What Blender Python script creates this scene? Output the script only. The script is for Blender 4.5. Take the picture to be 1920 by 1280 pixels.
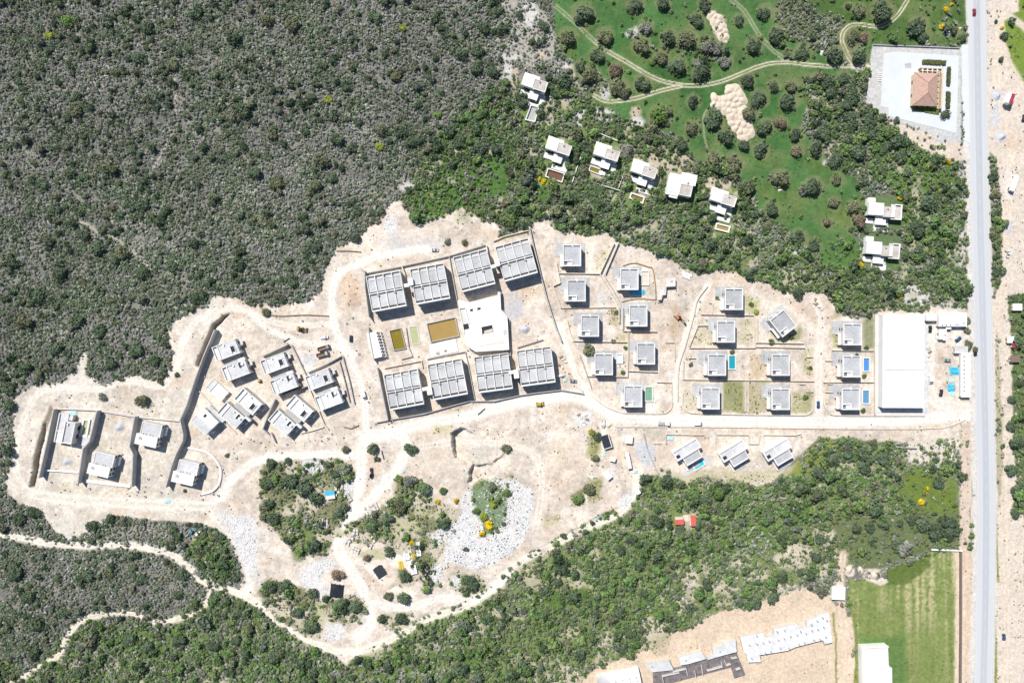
import bpy, bmesh, math, random
import numpy as np
from mathutils import Vector, Matrix

random.seed(7); RNG = np.random.default_rng(7)
scene = bpy.context.scene
for o in list(bpy.data.objects): bpy.data.objects.remove(o)
C = scene.collection
R = math.radians

# ------------------------------------------------------------------ camera, sky, sun, exposure
S = 1/3.0            # metres per photograph pixel on the ground
H = 426.67           # height of the drone above the ground
cam_d = bpy.data.cameras.new('camera'); cam_d.sensor_width = 36; cam_d.lens = 24; cam_d.clip_end = 5000
cam = bpy.data.objects.new('camera', cam_d); C.objects.link(cam)
cam.location = (0, 0, H); scene.camera = cam

SUN_EL = R(52); SUN_DIR = Vector((-0.60, 0.80, 0)).normalized()      # towards the sun (horizontal part)
world = bpy.data.worlds.new('World'); scene.world = world; world.use_nodes = True
wn = world.node_tree.nodes; wl = world.node_tree.links
sky = wn.new('ShaderNodeTexSky'); sky.sky_type = 'NISHITA'; sky.sun_disc = False
sky.air_density = 1.2; sky.dust_density = 0.4; sky.ozone_density = 4.0; sky.sun_elevation = SUN_EL; sky.sun_rotation = math.atan2(SUN_DIR.x, SUN_DIR.y)
bg = wn['Background']; bg.inputs['Strength'].default_value = 0.066
wl.new(sky.outputs[0], bg.inputs['Color'])
sd = bpy.data.lights.new('sun', 'SUN'); sd.energy = 4.6; sd.angle = R(0.5); sd.color = (1.0, 0.955, 0.89)
sun = bpy.data.objects.new('sun', sd); C.objects.link(sun)
sun.rotation_euler = (-(SUN_DIR*math.cos(SUN_EL) + Vector((0, 0, math.sin(SUN_EL))))).to_track_quat('-Z', 'Y').to_euler()
sun.location = (-200, 250, 300)
vs = scene.view_settings
vs.view_transform = 'Standard'; vs.look = 'None'; vs.gamma = 1; vs.exposure = 0.30; vs.use_curve_mapping = False
scene.cycles.max_bounces = 4; scene.cycles.diffuse_bounces = 2; scene.cycles.glossy_bounces = 2
scene.cycles.transparent_max_bounces = 4; scene.cycles.use_adaptive_sampling = True

# ------------------------------------------------------------------ helpers
def P(px, py, z=0.0):
    k = S*(1 - z/H)
    return Vector(((px-960)*k, (640-py)*k, z))

MATS = {}
def _pos(nt):
    g = nt.nodes.new('ShaderNodeNewGeometry'); return g.outputs['Position']
def mat(name, col, rough=0.85, nscale=0.6, namt=0.18, bump=0.0, objcol=False, spec=0.25, streak=None, metal=0.0, vary=0.0):
    m = bpy.data.materials.new(name); m.use_nodes = True
    nt = m.node_tree; b = nt.nodes['Principled BSDF']
    b.inputs['Roughness'].default_value = rough; b.inputs['Specular IOR Level'].default_value = spec
    b.inputs['Metallic'].default_value = metal
    if objcol:
        oi = nt.nodes.new('ShaderNodeObjectInfo'); src = oi.outputs['Color']
    else:
        rg = nt.nodes.new('ShaderNodeRGB'); rg.outputs[0].default_value = (*col, 1); src = rg.outputs[0]
    n = nt.nodes.new('ShaderNodeTexNoise'); n.inputs['Scale'].default_value = nscale
    n.inputs['Detail'].default_value = 5; n.inputs['Roughness'].default_value = 0.65
    if streak:
        tc = nt.nodes.new('ShaderNodeTexCoord')
        mp = nt.nodes.new('ShaderNodeMapping'); mp.inputs['Scale'].default_value = streak
        nt.links.new(tc.outputs['Object'], mp.inputs['Vector']); nt.links.new(mp.outputs[0], n.inputs['Vector'])
    else:
        nt.links.new(_pos(nt), n.inputs['Vector'])
    mr = nt.nodes.new('ShaderNodeMapRange')
    mr.inputs['From Min'].default_value = 0.25; mr.inputs['From Max'].default_value = 0.75
    mr.inputs['To Min'].default_value = 1-namt; mr.inputs['To Max'].default_value = 1+namt
    nt.links.new(n.outputs['Fac'], mr.inputs['Value'])
    mx = nt.nodes.new('ShaderNodeVectorMath'); mx.operation = 'MULTIPLY'
    nt.links.new(src, mx.inputs[0]); nt.links.new(mr.outputs[0], mx.inputs[1])
    if vary:
        oi2 = nt.nodes.new('ShaderNodeObjectInfo'); vr = nt.nodes.new('ShaderNodeMapRange'); vr.inputs['To Min'].default_value = 1-vary; vr.inputs['To Max'].default_value = 1+vary*0.6
        nt.links.new(oi2.outputs['Random'], vr.inputs['Value']); mv = nt.nodes.new('ShaderNodeVectorMath'); mv.operation = 'MULTIPLY'
        big = nt.nodes.new('ShaderNodeTexNoise'); big.inputs['Scale'].default_value = 0.16; big.inputs['Detail'].default_value = 4; nt.links.new(_pos(nt), big.inputs['Vector'])
        br = nt.nodes.new('ShaderNodeMapRange'); br.inputs['From Min'].default_value = 0.3; br.inputs['From Max'].default_value = 0.7; br.inputs['To Min'].default_value = 1-vary; br.inputs['To Max'].default_value = 1+vary
        nt.links.new(big.outputs['Fac'], br.inputs['Value']); m3 = nt.nodes.new('ShaderNodeMath'); m3.operation = 'MULTIPLY'; nt.links.new(vr.outputs[0], m3.inputs[0]); nt.links.new(br.outputs[0], m3.inputs[1])
        nt.links.new(mx.outputs[0], mv.inputs[0]); nt.links.new(m3.outputs[0], mv.inputs[1]); mx = mv
    nt.links.new(mx.outputs[0], b.inputs['Base Color'])
    if bump:
        bp = nt.nodes.new('ShaderNodeBump'); bp.inputs['Strength'].default_value = bump; bp.inputs['Distance'].default_value = 0.3
        nt.links.new(n.outputs['Fac'], bp.inputs['Height']); nt.links.new(bp.outputs[0], b.inputs['Normal'])
    MATS[name] = m
    return m

mat('white_paint', (0.80, 0.79, 0.77), 0.7, 0.25, 0.06)
mat('white_roof', (0.74, 0.725, 0.70), 0.8, 0.35, 0.12, vary=0.06)
mat('pale_concrete', (0.60, 0.585, 0.56), 0.9, 0.5, 0.12, 0.1)
mat('grey_concrete', (0.40, 0.395, 0.39), 0.9, 0.5, 0.16, 0.1)
mat('wall_concrete', (0.44, 0.435, 0.43), 0.9, 0.4, 0.14)
mat('cream_concrete', (0.62, 0.565, 0.48), 0.9, 0.5, 0.15)
mat('gravel_roof', (0.42, 0.43, 0.445), 0.95, 1.6, 0.22, 0.25, streak=(1.0, 0.35, 1.0), vary=0.12)
mat('panel_roof', (0.50, 0.51, 0.52), 0.95, 1.6, 0.18, 0.25, streak=(0.7, 0.7, 1.0), vary=0.13)
mat('pale_grey_roof', (0.56, 0.56, 0.57), 0.9, 0.5, 0.16, vary=0.1)
mat('dusty_roof', (0.50, 0.46, 0.42), 0.9, 0.35, 0.25, vary=0.1)
mat('patio_stone', (0.43, 0.435, 0.445), 0.9, 0.5, 0.2, vary=0.12)
mat('glass', (0.03, 0.045, 0.06), 0.12, 0.3, 0.1, spec=0.6)
mat('opening_shade', (0.035, 0.04, 0.05), 0.9, 0.5, 0.2)  # near-black colour painting the shade inside openings, used on flat plates and plugs
mat('terracotta', (0.47, 0.31, 0.25), 0.85, 1.2, 0.24, 0.3, streak=(0.4, 1.0, 1.0))
mat('terracotta_ridge', (0.36, 0.23, 0.19), 0.85, 1.2, 0.2)
mat('sandstone', (0.60, 0.49, 0.35), 0.85, 0.6, 0.15)
mat('asphalt', (0.43, 0.45, 0.475), 0.9, 0.35, 0.06, streak=(0.9, 0.02, 1))
mat('asphalt_worn', (0.52, 0.53, 0.545), 0.9, 0.35, 0.05, streak=(0.9, 0.02, 1))
mat('road_paint', (0.57, 0.58, 0.59), 0.7, 1.5, 0.12)
mat('yard_concrete', (0.60, 0.63, 0.66), 0.85, 0.12, 0.07)
mat('water_olive', (0.22, 0.17, 0.025), 0.12, 0.3, 0.08, spec=0.4)
mat('water_brown', (0.36, 0.245, 0.085), 0.15, 0.2, 0.07, spec=0.4)
mat('water_pale', (0.42, 0.44, 0.24), 0.12, 0.3, 0.08, spec=0.4)
mat('water_green', (0.20, 0.36, 0.25), 0.1, 0.3, 0.06, spec=0.4)
mat('water_teal', (0.02, 0.30, 0.38), 0.08, 0.5, 0.08, spec=0.4)
mat('water_turquoise', (0.03, 0.48, 0.60), 0.08, 0.5, 0.06, spec=0.4)
mat('water_blue', (0.08, 0.25, 0.58), 0.08, 0.5, 0.06, spec=0.4)
mat('water_steel', (0.12, 0.27, 0.45), 0.08, 0.5, 0.06, spec=0.4)
mat('water_sky', (0.60, 0.72, 0.76), 0.1, 0.5, 0.06, spec=0.4)
mat('water_rust', (0.16, 0.085, 0.055), 0.2, 0.3, 0.15, spec=0.4)
mat('pool_tile', (0.70, 0.70, 0.68), 0.7, 0.5, 0.06)
mat('tarp_blue', (0.06, 0.42, 0.62), 0.6, 0.8, 0.25, 0.3)
mat('tarp_pale', (0.42, 0.66, 0.72), 0.6, 0.8, 0.25, 0.3)
mat('car_paint', (0.8, 0.8, 0.8), 0.3, 0.5, 0.03, objcol=True, spec=0.5)
mat('tyre', (0.02, 0.02, 0.02), 0.8, 2, 0.1)
mat('rusty_steel', (0.20, 0.15, 0.12), 0.7, 1.5, 0.3)
mat('machine_yellow', (0.42, 0.30, 0.05), 0.6, 1.0, 0.2)
mat('machine_orange', (0.55, 0.20, 0.05), 0.6, 1.0, 0.2)
mat('red_roof', (0.58, 0.12, 0.09), 0.7, 0.5, 0.15)
mat('maroon', (0.34, 0.05, 0.08), 0.6, 0.8, 0.15)
mat('black_pipe', (0.030, 0.036, 0.048), 0.5, 1, 0.2)
mat('dark_slab', (0.17, 0.15, 0.15), 0.95, 0.5, 0.6)
mat('timber', (0.30, 0.22, 0.13), 0.9, 1, 0.25)
mat('bark', (0.11, 0.085, 0.06), 0.95, 2, 0.25)
mat('stone_white', (0.66, 0.63, 0.58), 0.95, 0.8, 0.15)
mat('sand', (0.60, 0.51, 0.41), 0.95, 0.7, 0.10, 0.4)
mat('heap_gravel', (0.47, 0.48, 0.50), 0.95, 1.2, 0.14, 0.4)
mat('plastic_white', (0.75, 0.75, 0.75), 0.5, 1, 0.1)
mat('plastic_yellow', (0.62, 0.44, 0.06), 0.6, 1, 0.15)
M = MATS

class MB:
    """collects boxes and other shapes; units: k metres per unit, v runs down the photo (-y)"""
    def __init__(s, k=1.0): s.v = []; s.f = []; s.k = k
    def _add(s, vs, fs):
        n = len(s.v); s.v += vs; s.f += [[i+n for i in f] for f in fs]
    def box(s, u0, u1, v0, v1, z0, z1):
        k = s.k; x0, x1, y0, y1 = u0*k, u1*k, -v1*k, -v0*k
        s._add([(x0,y0,z0),(x1,y0,z0),(x1,y1,z0),(x0,y1,z0),(x0,y0,z1),(x1,y0,z1),(x1,y1,z1),(x0,y1,z1)],
               [[3,2,1,0],[4,5,6,7],[0,1,5,4],[1,2,6,5],[2,3,7,6],[3,0,4,7]]); return s
    def obox(s, cx, cy, lx, ly, z0, z1, ang):
        c, sn = math.cos(ang), math.sin(ang); q = []
        for z in (z0, z1):
            for a, b in ((-1,-1),(1,-1),(1,1),(-1,1)):
                q.append((cx+a*lx/2*c-b*ly/2*sn, cy+a*lx/2*sn+b*ly/2*c, z))
        s._add(q, [[3,2,1,0],[4,5,6,7],[0,1,5,4],[1,2,6,5],[2,3,7,6],[3,0,4,7]]); return s
    def prism(s, pts, z0, z1):
        """pts: (x,y) counter-clockwise or not, metres"""
        a = sum(pts[i][0]*pts[(i+1)%len(pts)][1]-pts[(i+1)%len(pts)][0]*pts[i][1] for i in range(len(pts)))
        if a < 0: pts = pts[::-1]
        n = len(pts)
        vs = [(x,y,z0) for x,y in pts]+[(x,y,z1) for x,y in pts]
        fs = [list(range(n))[::-1], list(range(n, 2*n))]+[[i,(i+1)%n,(i+1)%n+n,i+n] for i in range(n)]
        s._add(vs, fs); return s
    def profile(s, pts, y0, y1):
        """side profile (x,z) swept along y"""
        n = len(pts)
        vs = [(x,y0,z) for x,z in pts]+[(x,y1,z) for x,z in pts]
        fs = [list(range(n)), list(range(n,2*n))[::-1]]+[[(i+1)%n,i,i+n,(i+1)%n+n] for i in range(n)]
        s._add(vs, fs); return s
    def cyl(s, a, b, ra, rb=None, seg=10, cap=True):
        rb = ra if rb is None else rb
        a, b = Vector(a), Vector(b); d = (b-a).normalized()
        u = d.orthogonal().normalized(); w = d.cross(u)
        vs = []
        for p, r in ((a, ra), (b, rb)):
            for i in range(seg):
                t = 2*math.pi*i/seg; vs.append(tuple(p+u*math.cos(t)*r+w*math.sin(t)*r))
        fs = [[i,(i+1)%seg,(i+1)%seg+seg,i+seg] for i in range(seg)]
        if cap: fs += [list(range(seg))[::-1], list(range(seg,2*seg))]
        s._add(vs, fs); return s
    def ring(s, r0, r1, z0, z1, seg=14, cx=0, cy=0):
        vs = []
        for r, z in ((r0,z0),(r1,z0),(r1,z1),(r0,z1)):
            for i in range(seg):
                t = 2*math.pi*i/seg; vs.append((cx+r*math.cos(t), cy+r*math.sin(t), z))
        fs = []
        for a in range(4):
            b = (a+1)%4
            fs += [[a*seg+i, a*seg+(i+1)%seg, b*seg+(i+1)%seg, b*seg+i] for i in range(seg)]
        s._add(vs, fs); return s
    def mesh(s, name, m, smooth=False):
        me = bpy.data.meshes.new(name); me.from_pydata(s.v, [], s.f)
        if isinstance(m, str): m = M[m]
        me.materials.append(m)
        if smooth: me.polygons.foreach_set('use_smooth', [True]*len(me.polygons))
        me.update(); return me
    def build(s, name, m, parent=None, smooth=False):
        return link(name, s.mesh(name, m, smooth), parent)
def link(name, me, parent=None, loc=None, rz=0):
    o = bpy.data.objects.new(name, me); C.objects.link(o)
    if parent: o.parent = parent
    if loc is not None: o.location = loc
    if rz: o.rotation_euler.z = rz
    return o
def tag(o, label=None, cat=None, group=None, kind=None):
    if label: o['label'] = label
    if cat: o['category'] = cat
    if group: o['group'] = group
    if kind: o['kind'] = kind
    return o
def thing(name, label, cat, loc, rz=0, group=None):
    o = bpy.data.objects.new(name, None); C.objects.link(o); o.empty_display_size = 0.5
    o.location = loc; o.rotation_euler.z = rz
    return tag(o, label, cat, group)
KIDS = {}
def copy_tree(root, loc, rz, label=None, parent=None):
    """a thing with copies of its parts and sub-parts (they share mesh data)"""
    c = root.copy(); C.objects.link(c)
    if parent is None:
        c.location = loc; c.rotation_euler.z = rz
        if label: c['label'] = label
    else: c.parent = parent
    for ch in list(root.children): copy_tree(ch, None, 0, None, c)
    return c
LAND = []          # (phrase, px, py): things one can find, used to single out their neighbours
PEND = []          # (object, what it looks like, px, py, mode)
def landmark(phrase, px, py): LAND.append((phrase, px, py))
def later(o, what, px, py): PEND.append((o, what, px, py))

# ------------------------------------------------------------------ the ground: cover map on a grid
CELL = 2.0
gx1 = np.arange(-84, 2004+CELL, CELL); gy1 = np.arange(-84, 1364+CELL, CELL)
GX, GY = np.meshgrid(gx1, gy1); NY, NX = GX.shape
def lattice(seed): return np.random.default_rng(seed).random((257, 257))
LAT = [lattice(i) for i in range(8)]
def vn(x, y, sc, seed):
    x = x/sc+seed*17.3; y = y/sc+seed*9.1
    xi = np.floor(x).astype(int); yi = np.floor(y).astype(int); fx = x-xi; fy = y-yi
    fx = fx*fx*(3-2*fx); fy = fy*fy*(3-2*fy); L = LAT[seed % 8]
    a = L[yi%256, xi%256]; b = L[yi%256, (xi+1)%256]; c = L[(yi+1)%256, xi%256]; d = L[(yi+1)%256, (xi+1)%256]
    return (a*(1-fx)+b*fx)*(1-fy)+(c*(1-fx)+d*fx)*fy
def fbm(x, y, sc, seed, oc=4):
    t = 0; a = 0.5; w = 0
    for i in range(oc): t = t+a*vn(x, y, sc/2**i, seed+i); w += a; a *= 0.55
    return t/w
DX = (fbm(GX, GY, 26, 1)-0.5)*2; DY = (fbm(GX, GY, 26, 3)-0.5)*2
COL = np.zeros((NY, NX, 3)); DENS = np.ones((NY, NX)); BIG = np.ones((NY, NX)); REG = np.zeros((NY, NX), int)
CLS = np.zeros((NY, NX), int); HT = np.zeros((NY, NX)); WEED = np.zeros((NY, NX)); STONE = np.zeros((NY, NX))
CLASSES = ['scrubland', 'bare_earth', 'meadow', 'dirt_road', 'field', 'gravel_yard', 'verge']
def seg_dist(X, Y, a, b):
    ax, ay = a; bx_, by = b; dx, dy = bx_-ax, by-ay; L2 = dx*dx+dy*dy+1e-9
    t = np.clip(((X-ax)*dx+(Y-ay)*dy)/L2, 0, 1)
    return np.hypot(X-ax-t*dx, Y-ay-t*dy)
def sdf(pts, X, Y):
    d = np.full(X.shape, 1e9); ins = np.zeros(X.shape, bool); n = len(pts)
    for i in range(n):
        a, b = pts[i], pts[(i+1)%n]; d = np.minimum(d, seg_dist(X, Y, a, b))
        c = ((a[1] > Y) != (b[1] > Y))
        with np.errstate(divide='ignore', invalid='ignore'):
            xi = (b[0]-a[0])*(Y-a[1])/(b[1]-a[1]+1e-12)+a[0]
        ins ^= c & (X < xi)
    return np.where(ins, -d, d)
def window(pts, m):
    xs = [p[0] for p in pts]; ys = [p[1] for p in pts]
    i0 = max(0, int((min(xs)-m-gx1[0])/CELL)); i1 = min(NX, int((max(xs)+m-gx1[0])/CELL)+2)
    j0 = max(0, int((min(ys)-m-gy1[0])/CELL)); j1 = min(NY, int((max(ys)+m-gy1[0])/CELL)+2)
    return slice(j0, j1), slice(i0, i1)
def apply_cover(w, f, col, dens, big, reg, cls, weed, stone):
    if col is not None:
        c = np.array(col); COL[w] = COL[w]*(1-f[..., None])+c*f[..., None]
    h = f > 0.5
    for arr, val in ((DENS, dens), (BIG, big), (WEED, weed), (STONE, stone)):
        if val is not None: arr[w] = arr[w]*(1-f)+val*f
    if dens is not None and big is None: BIG[w] = BIG[w]*(1-f)+min(1, dens)*f
    if reg is not None: REG[w][h] = reg
    if cls is not None: CLS[w][h] = cls
def area(pts, col=None, feather=3, edge=5, dens=None, big=None, reg=None, cls=None, weed=None, stone=None, alpha=1.0):
    w = window(pts, 12+edge+feather)
    d = sdf(pts, GX[w]+DX[w]*edge, GY[w]+DY[w]*edge)
    f = np.clip(0.5-d/max(feather, 0.1), 0, 1)*alpha
    apply_cover(w, f, col, dens, big, reg, cls, weed, stone)
def spot(x, y, r, col=None, ry=None, **k):
    ry = ry or r
    area([(x+r*math.cos(t), y+ry*math.sin(t)) for t in np.linspace(0, 2*math.pi, 13)[:-1]], col, **k)
def stroke(pts, width, col=None, feather=2.0, edge=1.5, dens=None, big=None, reg=None, cls=None, weed=None, stone=None, alpha=1.0, off=0):
    if off:
        q = []
        for i, p in enumerate(pts):
            a = pts[max(0, i-1)]; b = pts[min(len(pts)-1, i+1)]
            dx, dy = b[0]-a[0], b[1]-a[1]; L = math.hypot(dx, dy)+1e-9
            q.append((p[0]-dy/L*off, p[1]+dx/L*off))
        pts = q
    w = window(pts, 10+width+edge)
    X = GX[w]+DX[w]*edge; Y = GY[w]+DY[w]*edge
    d = np.full(X.shape, 1e9)
    for i in range(len(pts)-1): d = np.minimum(d, seg_dist(X, Y, pts[i], pts[i+1]))
    f = np.clip(0.5-(d-width/2)/max(feather, 0.1), 0, 1)*alpha
    apply_cover(w, f, col, dens, big, reg, cls, weed, stone)
def smooth(pts, n=6):
    """Catmull-Rom through the points"""
    out = []
    q = [pts[0]]+list(pts)+[pts[-1]]
    for i in range(1, len(q)-2):
        p0, p1, p2, p3 = [np.array(q[i+j], float) for j in (-1, 0, 1, 2)]
        for t in np.linspace(0, 1, n, endpoint=False):
            out.append(tuple(0.5*((2*p1)+(p2-p0)*t+(2*p0-5*p1+4*p2-p3)*t*t+(3*p1-p0-3*p2+p3)*t**3)))
    out.append(tuple(pts[-1])); return out
def dent(pts, z, feather=6, edge=2, ramp=False):
    w = window(pts, 12+feather)
    d = sdf(pts, GX[w]+DX[w]*edge, GY[w]+DY[w]*edge)
    x0, x1 = min(p[0] for p in pts), max(p[0] for p in pts)
    HT[w] += np.clip(0.5-d/feather, 0, 1)*z*(np.clip(1.15-(GX[w]-x0)/(x1-x0)*1.3, 0, 1) if ramp else 1)
# ------------------------------------------------------------------ cover of the ground
EARTH = (0.59, 0.515, 0.44); EARTH2 = (0.575, 0.525, 0.455); TRACK = (0.74, 0.685, 0.615); ORANGE = (0.55, 0.40, 0.28)
GRAVEL = (0.49, 0.49, 0.49); SOIL = (0.17, 0.168, 0.152); VALLEY = (0.155, 0.205, 0.075); GRASS = (0.068, 0.150, 0.048)
PALE = (0.62, 0.59, 0.56); DRY = (0.30, 0.27, 0.13); LUSH = (0.075, 0.155, 0.03); FIELD = (0.185, 0.23, 0.075)
n0 = fbm(GX, GY, 120, 2)[..., None]
COL[:] = np.array(SOIL)*(0.75+0.5*n0)
# hillside (region 0) turns to the greener valley (region 1) and the belt (region 2)
area([(470,1130),(560,1190),(650,1250),(640,1400),(-120,1400),(-120,1150),(60,1270),(110,1200),(170,1160),(300,1165),(390,1120),(420,1110)], VALLEY, reg=1, dens=0.95, big=0.9, feather=20, edge=10)
area([(360,1000),(420,985),(440,1080),(400,1095),(350,1040)], VALLEY, reg=1, dens=0.8)
area([(800,280),(960,150),(1040,150),(1120,190),(1260,260),(1380,330),(1480,450),(1600,470),(1700,470),(1690,330),(1625,180),(1660,225),(1800,280),(1822,420),(1822,590),(1560,580),(1480,560),(1260,500),(1150,470),(1000,420),(900,420),(760,380)], VALLEY, reg=2, dens=0.9, big=1.0, feather=14, edge=10)
area([(1822,780),(1822,1040),(1745,1030),(1580,1060),(1500,1090),(1440,1130),(1330,1160),(1250,1200),(1150,1240),(1080,1290),(1050,1400),(640,1400),(660,1220),(800,1150),(960,1060),(1090,985),(1190,930),(1200,890),(1440,910),(1540,820),(1700,830)], VALLEY, reg=2, dens=0.6, big=0.85, feather=10, edge=8, weed=0.6)
# open ground and green strips within the scrub
area([(935,0),(1010,0),(1050,90),(1060,130),(1000,130),(950,110)], (0.36,0.34,0.30), reg=0, dens=0.55, big=0.35, edge=12, feather=10)
area([(820,300),(900,270),(940,300),(930,370),(880,400),(790,415),(770,380)], LUSH, reg=2, dens=0.5, big=0.35, edge=10, feather=8, weed=0.8)
area([(925,290),(955,300),(950,370),(925,370)], (0.075,0.15,0.04), dens=0.1, cls=2, weed=0.5)
area([(1010,330),(1030,330),(1030,380),(1000,370)], (0.07,0.15,0.04), dens=0.2, weed=0.5)
# meadow
MEADOW = [(1030,-100),(1450,-100),(1815,-100),(1815,84),(1640,84),(1628,130),(1560,150),(1520,180),(1500,240),(1560,310),(1600,330),(1625,380),(1605,430),(1592,480),(1520,472),(1470,430),(1420,390),(1400,345),(1370,325),(1300,300),(1260,250),(1150,215),(1110,190),(1090,160),(1066,110),(1040,60)]
area(MEADOW, GRASS, reg=3, dens=0.02, big=0.0, cls=2, weed=0.35, feather=6, edge=5)
area([(1450,-100),(1815,-100),(1815,84),(1640,84),(1560,100),(1480,60)], (0.075,0.13,0.035), alpha=0.8, dens=0.12, big=0.1, weed=0.6, feather=14, edge=14)
for x, y, r, a in ((1500,40,40,.8),(1555,65,42,.85),(1580,90,30,.8),(1470,20,22,.6),(1100,150,24,.6),(1290,85,22,.5),(1330,92,24,.6),(1120,160,18,.6)):
    spot(x, y, r, (0.15,0.165,0.09), reg=0, dens=a, big=0.3, edge=12, feather=12)
for x, y, r in ((1440,360,24),(1480,390,30),(1530,300,30),(1470,350,22),(1560,390,26),(1420,300,14)):
    spot(x, y, r, (0.10,0.165,0.045), alpha=0.6, feather=24, edge=14)
for x, y, r in ((1100,40,22),(1180,100,20),(1060,90,18),(1130,180,20),(1580,400,20)):
    spot(x, y, r, (0.14,0.165,0.055), alpha=0.55, feather=16, edge=10)
area([(1120,60),(1300,60),(1400,130),(1480,200),(1440,330),(1380,260),(1270,180),(1180,130)], (0.036,0.115,0.03), alpha=0.55, feather=50, edge=14)
mm = (CLS == 2)[..., None]
COL[:] = np.where(mm, COL*(0.72+0.56*fbm(GX, GY, 30, 3)[..., None])*(0.84+0.32*fbm(GX, GY, 8, 6, 3)[..., None]), COL)
yl = np.clip((fbm(GX, GY, 40, 5)-0.50)*5, 0, 1)[..., None]*mm*0.45; COL[:] = COL*(1-yl)+np.array((0.165,0.20,0.08))*yl
# belt of bushes south and east of the meadow
area([(1500,150),(1640,130),(1625,190),(1660,225),(1700,260),(1760,280),(1790,300),(1780,420),(1700,380),(1640,340),(1570,310),(1520,240)], (0.10,0.14,0.05), reg=2, dens=0.75, big=0.9, feather=12, edge=12, weed=0.5)
area([(1640,300),(1700,290),(1790,300),(1785,360),(1740,370),(1690,365)], (0.09,0.16,0.045), dens=0.25, big=0.35, edge=12, feather=10, weed=0.7)
for p in (((1680,375),(1705,380),(1705,430),(1680,430)), ((1530,460),(1600,440),(1620,470),(1590,500),(1540,490))):
    area(p, (0.08,0.16,0.045), dens=0.2, big=0.1, cls=2, feather=6, weed=0.5)
# bare rock and pale patches
for x, y, rx, ry in ((995,30,12,24),(985,15,14,12),(1060,125,8,12),(1088,220,12,18),(1130,215,22,14),(1136,170,12,14),(1075,255,9,14),(1195,230,16,12),(950,130,10,26),(962,110,18,8),(765,352,14,10),(1188,62,14,8),(1545,300,4,4),
                     (1720,560,28,16),(1700,545,18,10),(1790,575,34,10),(1800,330,5,26),(1815,420,8,60),(1805,470,10,40),(1655,500,10,12),(1500,467,10,7),(1495,475,7,9)):
    spot(x, y, rx, (0.55,0.53,0.50), ry=ry, dens=0.3, big=0.05, edge=9, feather=6, alpha=0.9)
area([(1328,28),(1340,20),(1352,34),(1364,60),(1362,80),(1350,78),(1338,56)], (0.60,0.52,0.43), dens=0, edge=3, weed=0)
area([(1332,192),(1350,180),(1364,176),(1366,160),(1384,160),(1398,186),(1396,200),(1410,232),(1414,254),(1396,264),(1372,240),(1362,212)], (0.60,0.52,0.43), dens=0, edge=3, weed=0)
for x, y, rx, ry in ((1350,50,14,22),(1192,210,12,12),(1345,345,26,14),(1270,300,20,18),(965,150,8,22),(1235,300,40,10),(1010,105,10,5),(1255,310,26,12)):
    spot(x, y, rx, (0.52,0.42,0.32), ry=ry, dens=0.15, big=0.0, edge=9, feather=7, alpha=0.85)
area([(1145,275),(1240,262),(1300,300),(1300,330),(1260,330),(1200,300)], (0.40,0.36,0.27), dens=0.45, big=0.15, edge=12, feather=12, alpha=0.7)
area([(1790,300),(1815,300),(1822,590),(1800,590),(1780,560),(1790,420)], (0.45,0.43,0.37), alpha=0.7, dens=0.55, big=0.45, edge=14, feather=8)

veg = ((REG == 1) | (REG == 2)) & (CLS == 0)
soil = np.clip((fbm(GX, GY, 30, 6, 4)-0.585)*9, 0, 1)*veg*0.8
COL[:] = COL*(1-soil[..., None])+np.array((0.44,0.40,0.30))*soil[..., None]; DENS *= 1-0.65*soil; BIG *= 1-0.8*soil
soil = np.clip((fbm(GX, GY, 26, 7, 4)-0.60)*9, 0, 1)*((REG == 0) & (CLS == 0))*0.38
COL[:] = COL*(1-soil[..., None])+np.array((0.36,0.335,0.28))*soil[..., None]; DENS *= 1-0.6*soil; BIG *= 1-0.6*soil
# the building site
SITE = [(25,745),(60,722),(120,715),(145,690),(158,660),(168,668),(160,700),(178,708),(192,722),(208,722),(235,706),(262,702),(300,716),(318,692),(326,660),(318,640),(314,622),(330,600),(355,586),(390,570),(400,553),(440,560),(480,570),(520,572),(550,566),(578,562),(602,545),(606,520),(612,500),(628,478),(632,458),(655,455),(682,440),(692,424),(714,416),(722,394),(737,382),(755,376),(766,392),(772,410),(790,421),(822,408),(848,404),(860,392),(868,388),(878,404),(900,412),(926,416),(936,430),(932,446),(955,438),(988,430),(1000,410),(1025,410),(1037,430),(1062,436),(1100,442),(1140,436),(1160,456),(1190,464),(1222,470),(1247,481),(1266,490),(1282,502),(1310,511),(1330,513),(1348,503),(1372,510),(1402,522),(1432,530),(1462,546),(1490,556),(1522,545),(1547,550),(1565,570),(1578,592),(1600,597),(1642,590),(1655,584),(1736,585),(1742,572),(1815,586),(1826,600),
        (1836,760),(1818,790),(1802,800),(1800,822),(1740,836),(1690,830),(1600,822),(1532,820),(1512,838),(1492,856),(1472,880),(1444,906),(1420,912),(1380,900),(1322,890),(1292,904),(1275,896),(1240,890),(1212,894),(1196,906),(1192,930),(1162,950),(1122,966),(1086,986),(1042,1010),(1002,1026),(962,1060),(932,1090),(902,1110),(852,1136),(802,1150),(772,1165),(752,1185),(722,1200),(692,1214),(668,1226),(652,1250),(640,1240),(620,1226),(590,1215),(560,1196),(530,1176),(500,1146),(470,1126),(440,1114),(455,1085),(440,1030),(425,1000),(395,985),(352,980),(300,975),(250,970),(212,964),(180,985),(150,1003),(130,1010),(105,994),(85,970),(68,955),(36,946),(18,926),(8,900),(24,870),(26,800)]
area(SITE, EARTH, dens=0.0, big=0.0, cls=1, feather=3, edge=6, weed=0.06)
area([(0,720),(200,720),(420,620),(430,960),(300,985),(0,940)], EARTH2, alpha=0.75, feather=60, edge=0) if False else None
mask = np.clip((480-GX)/160, 0, 1)*(CLS == 1)
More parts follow.
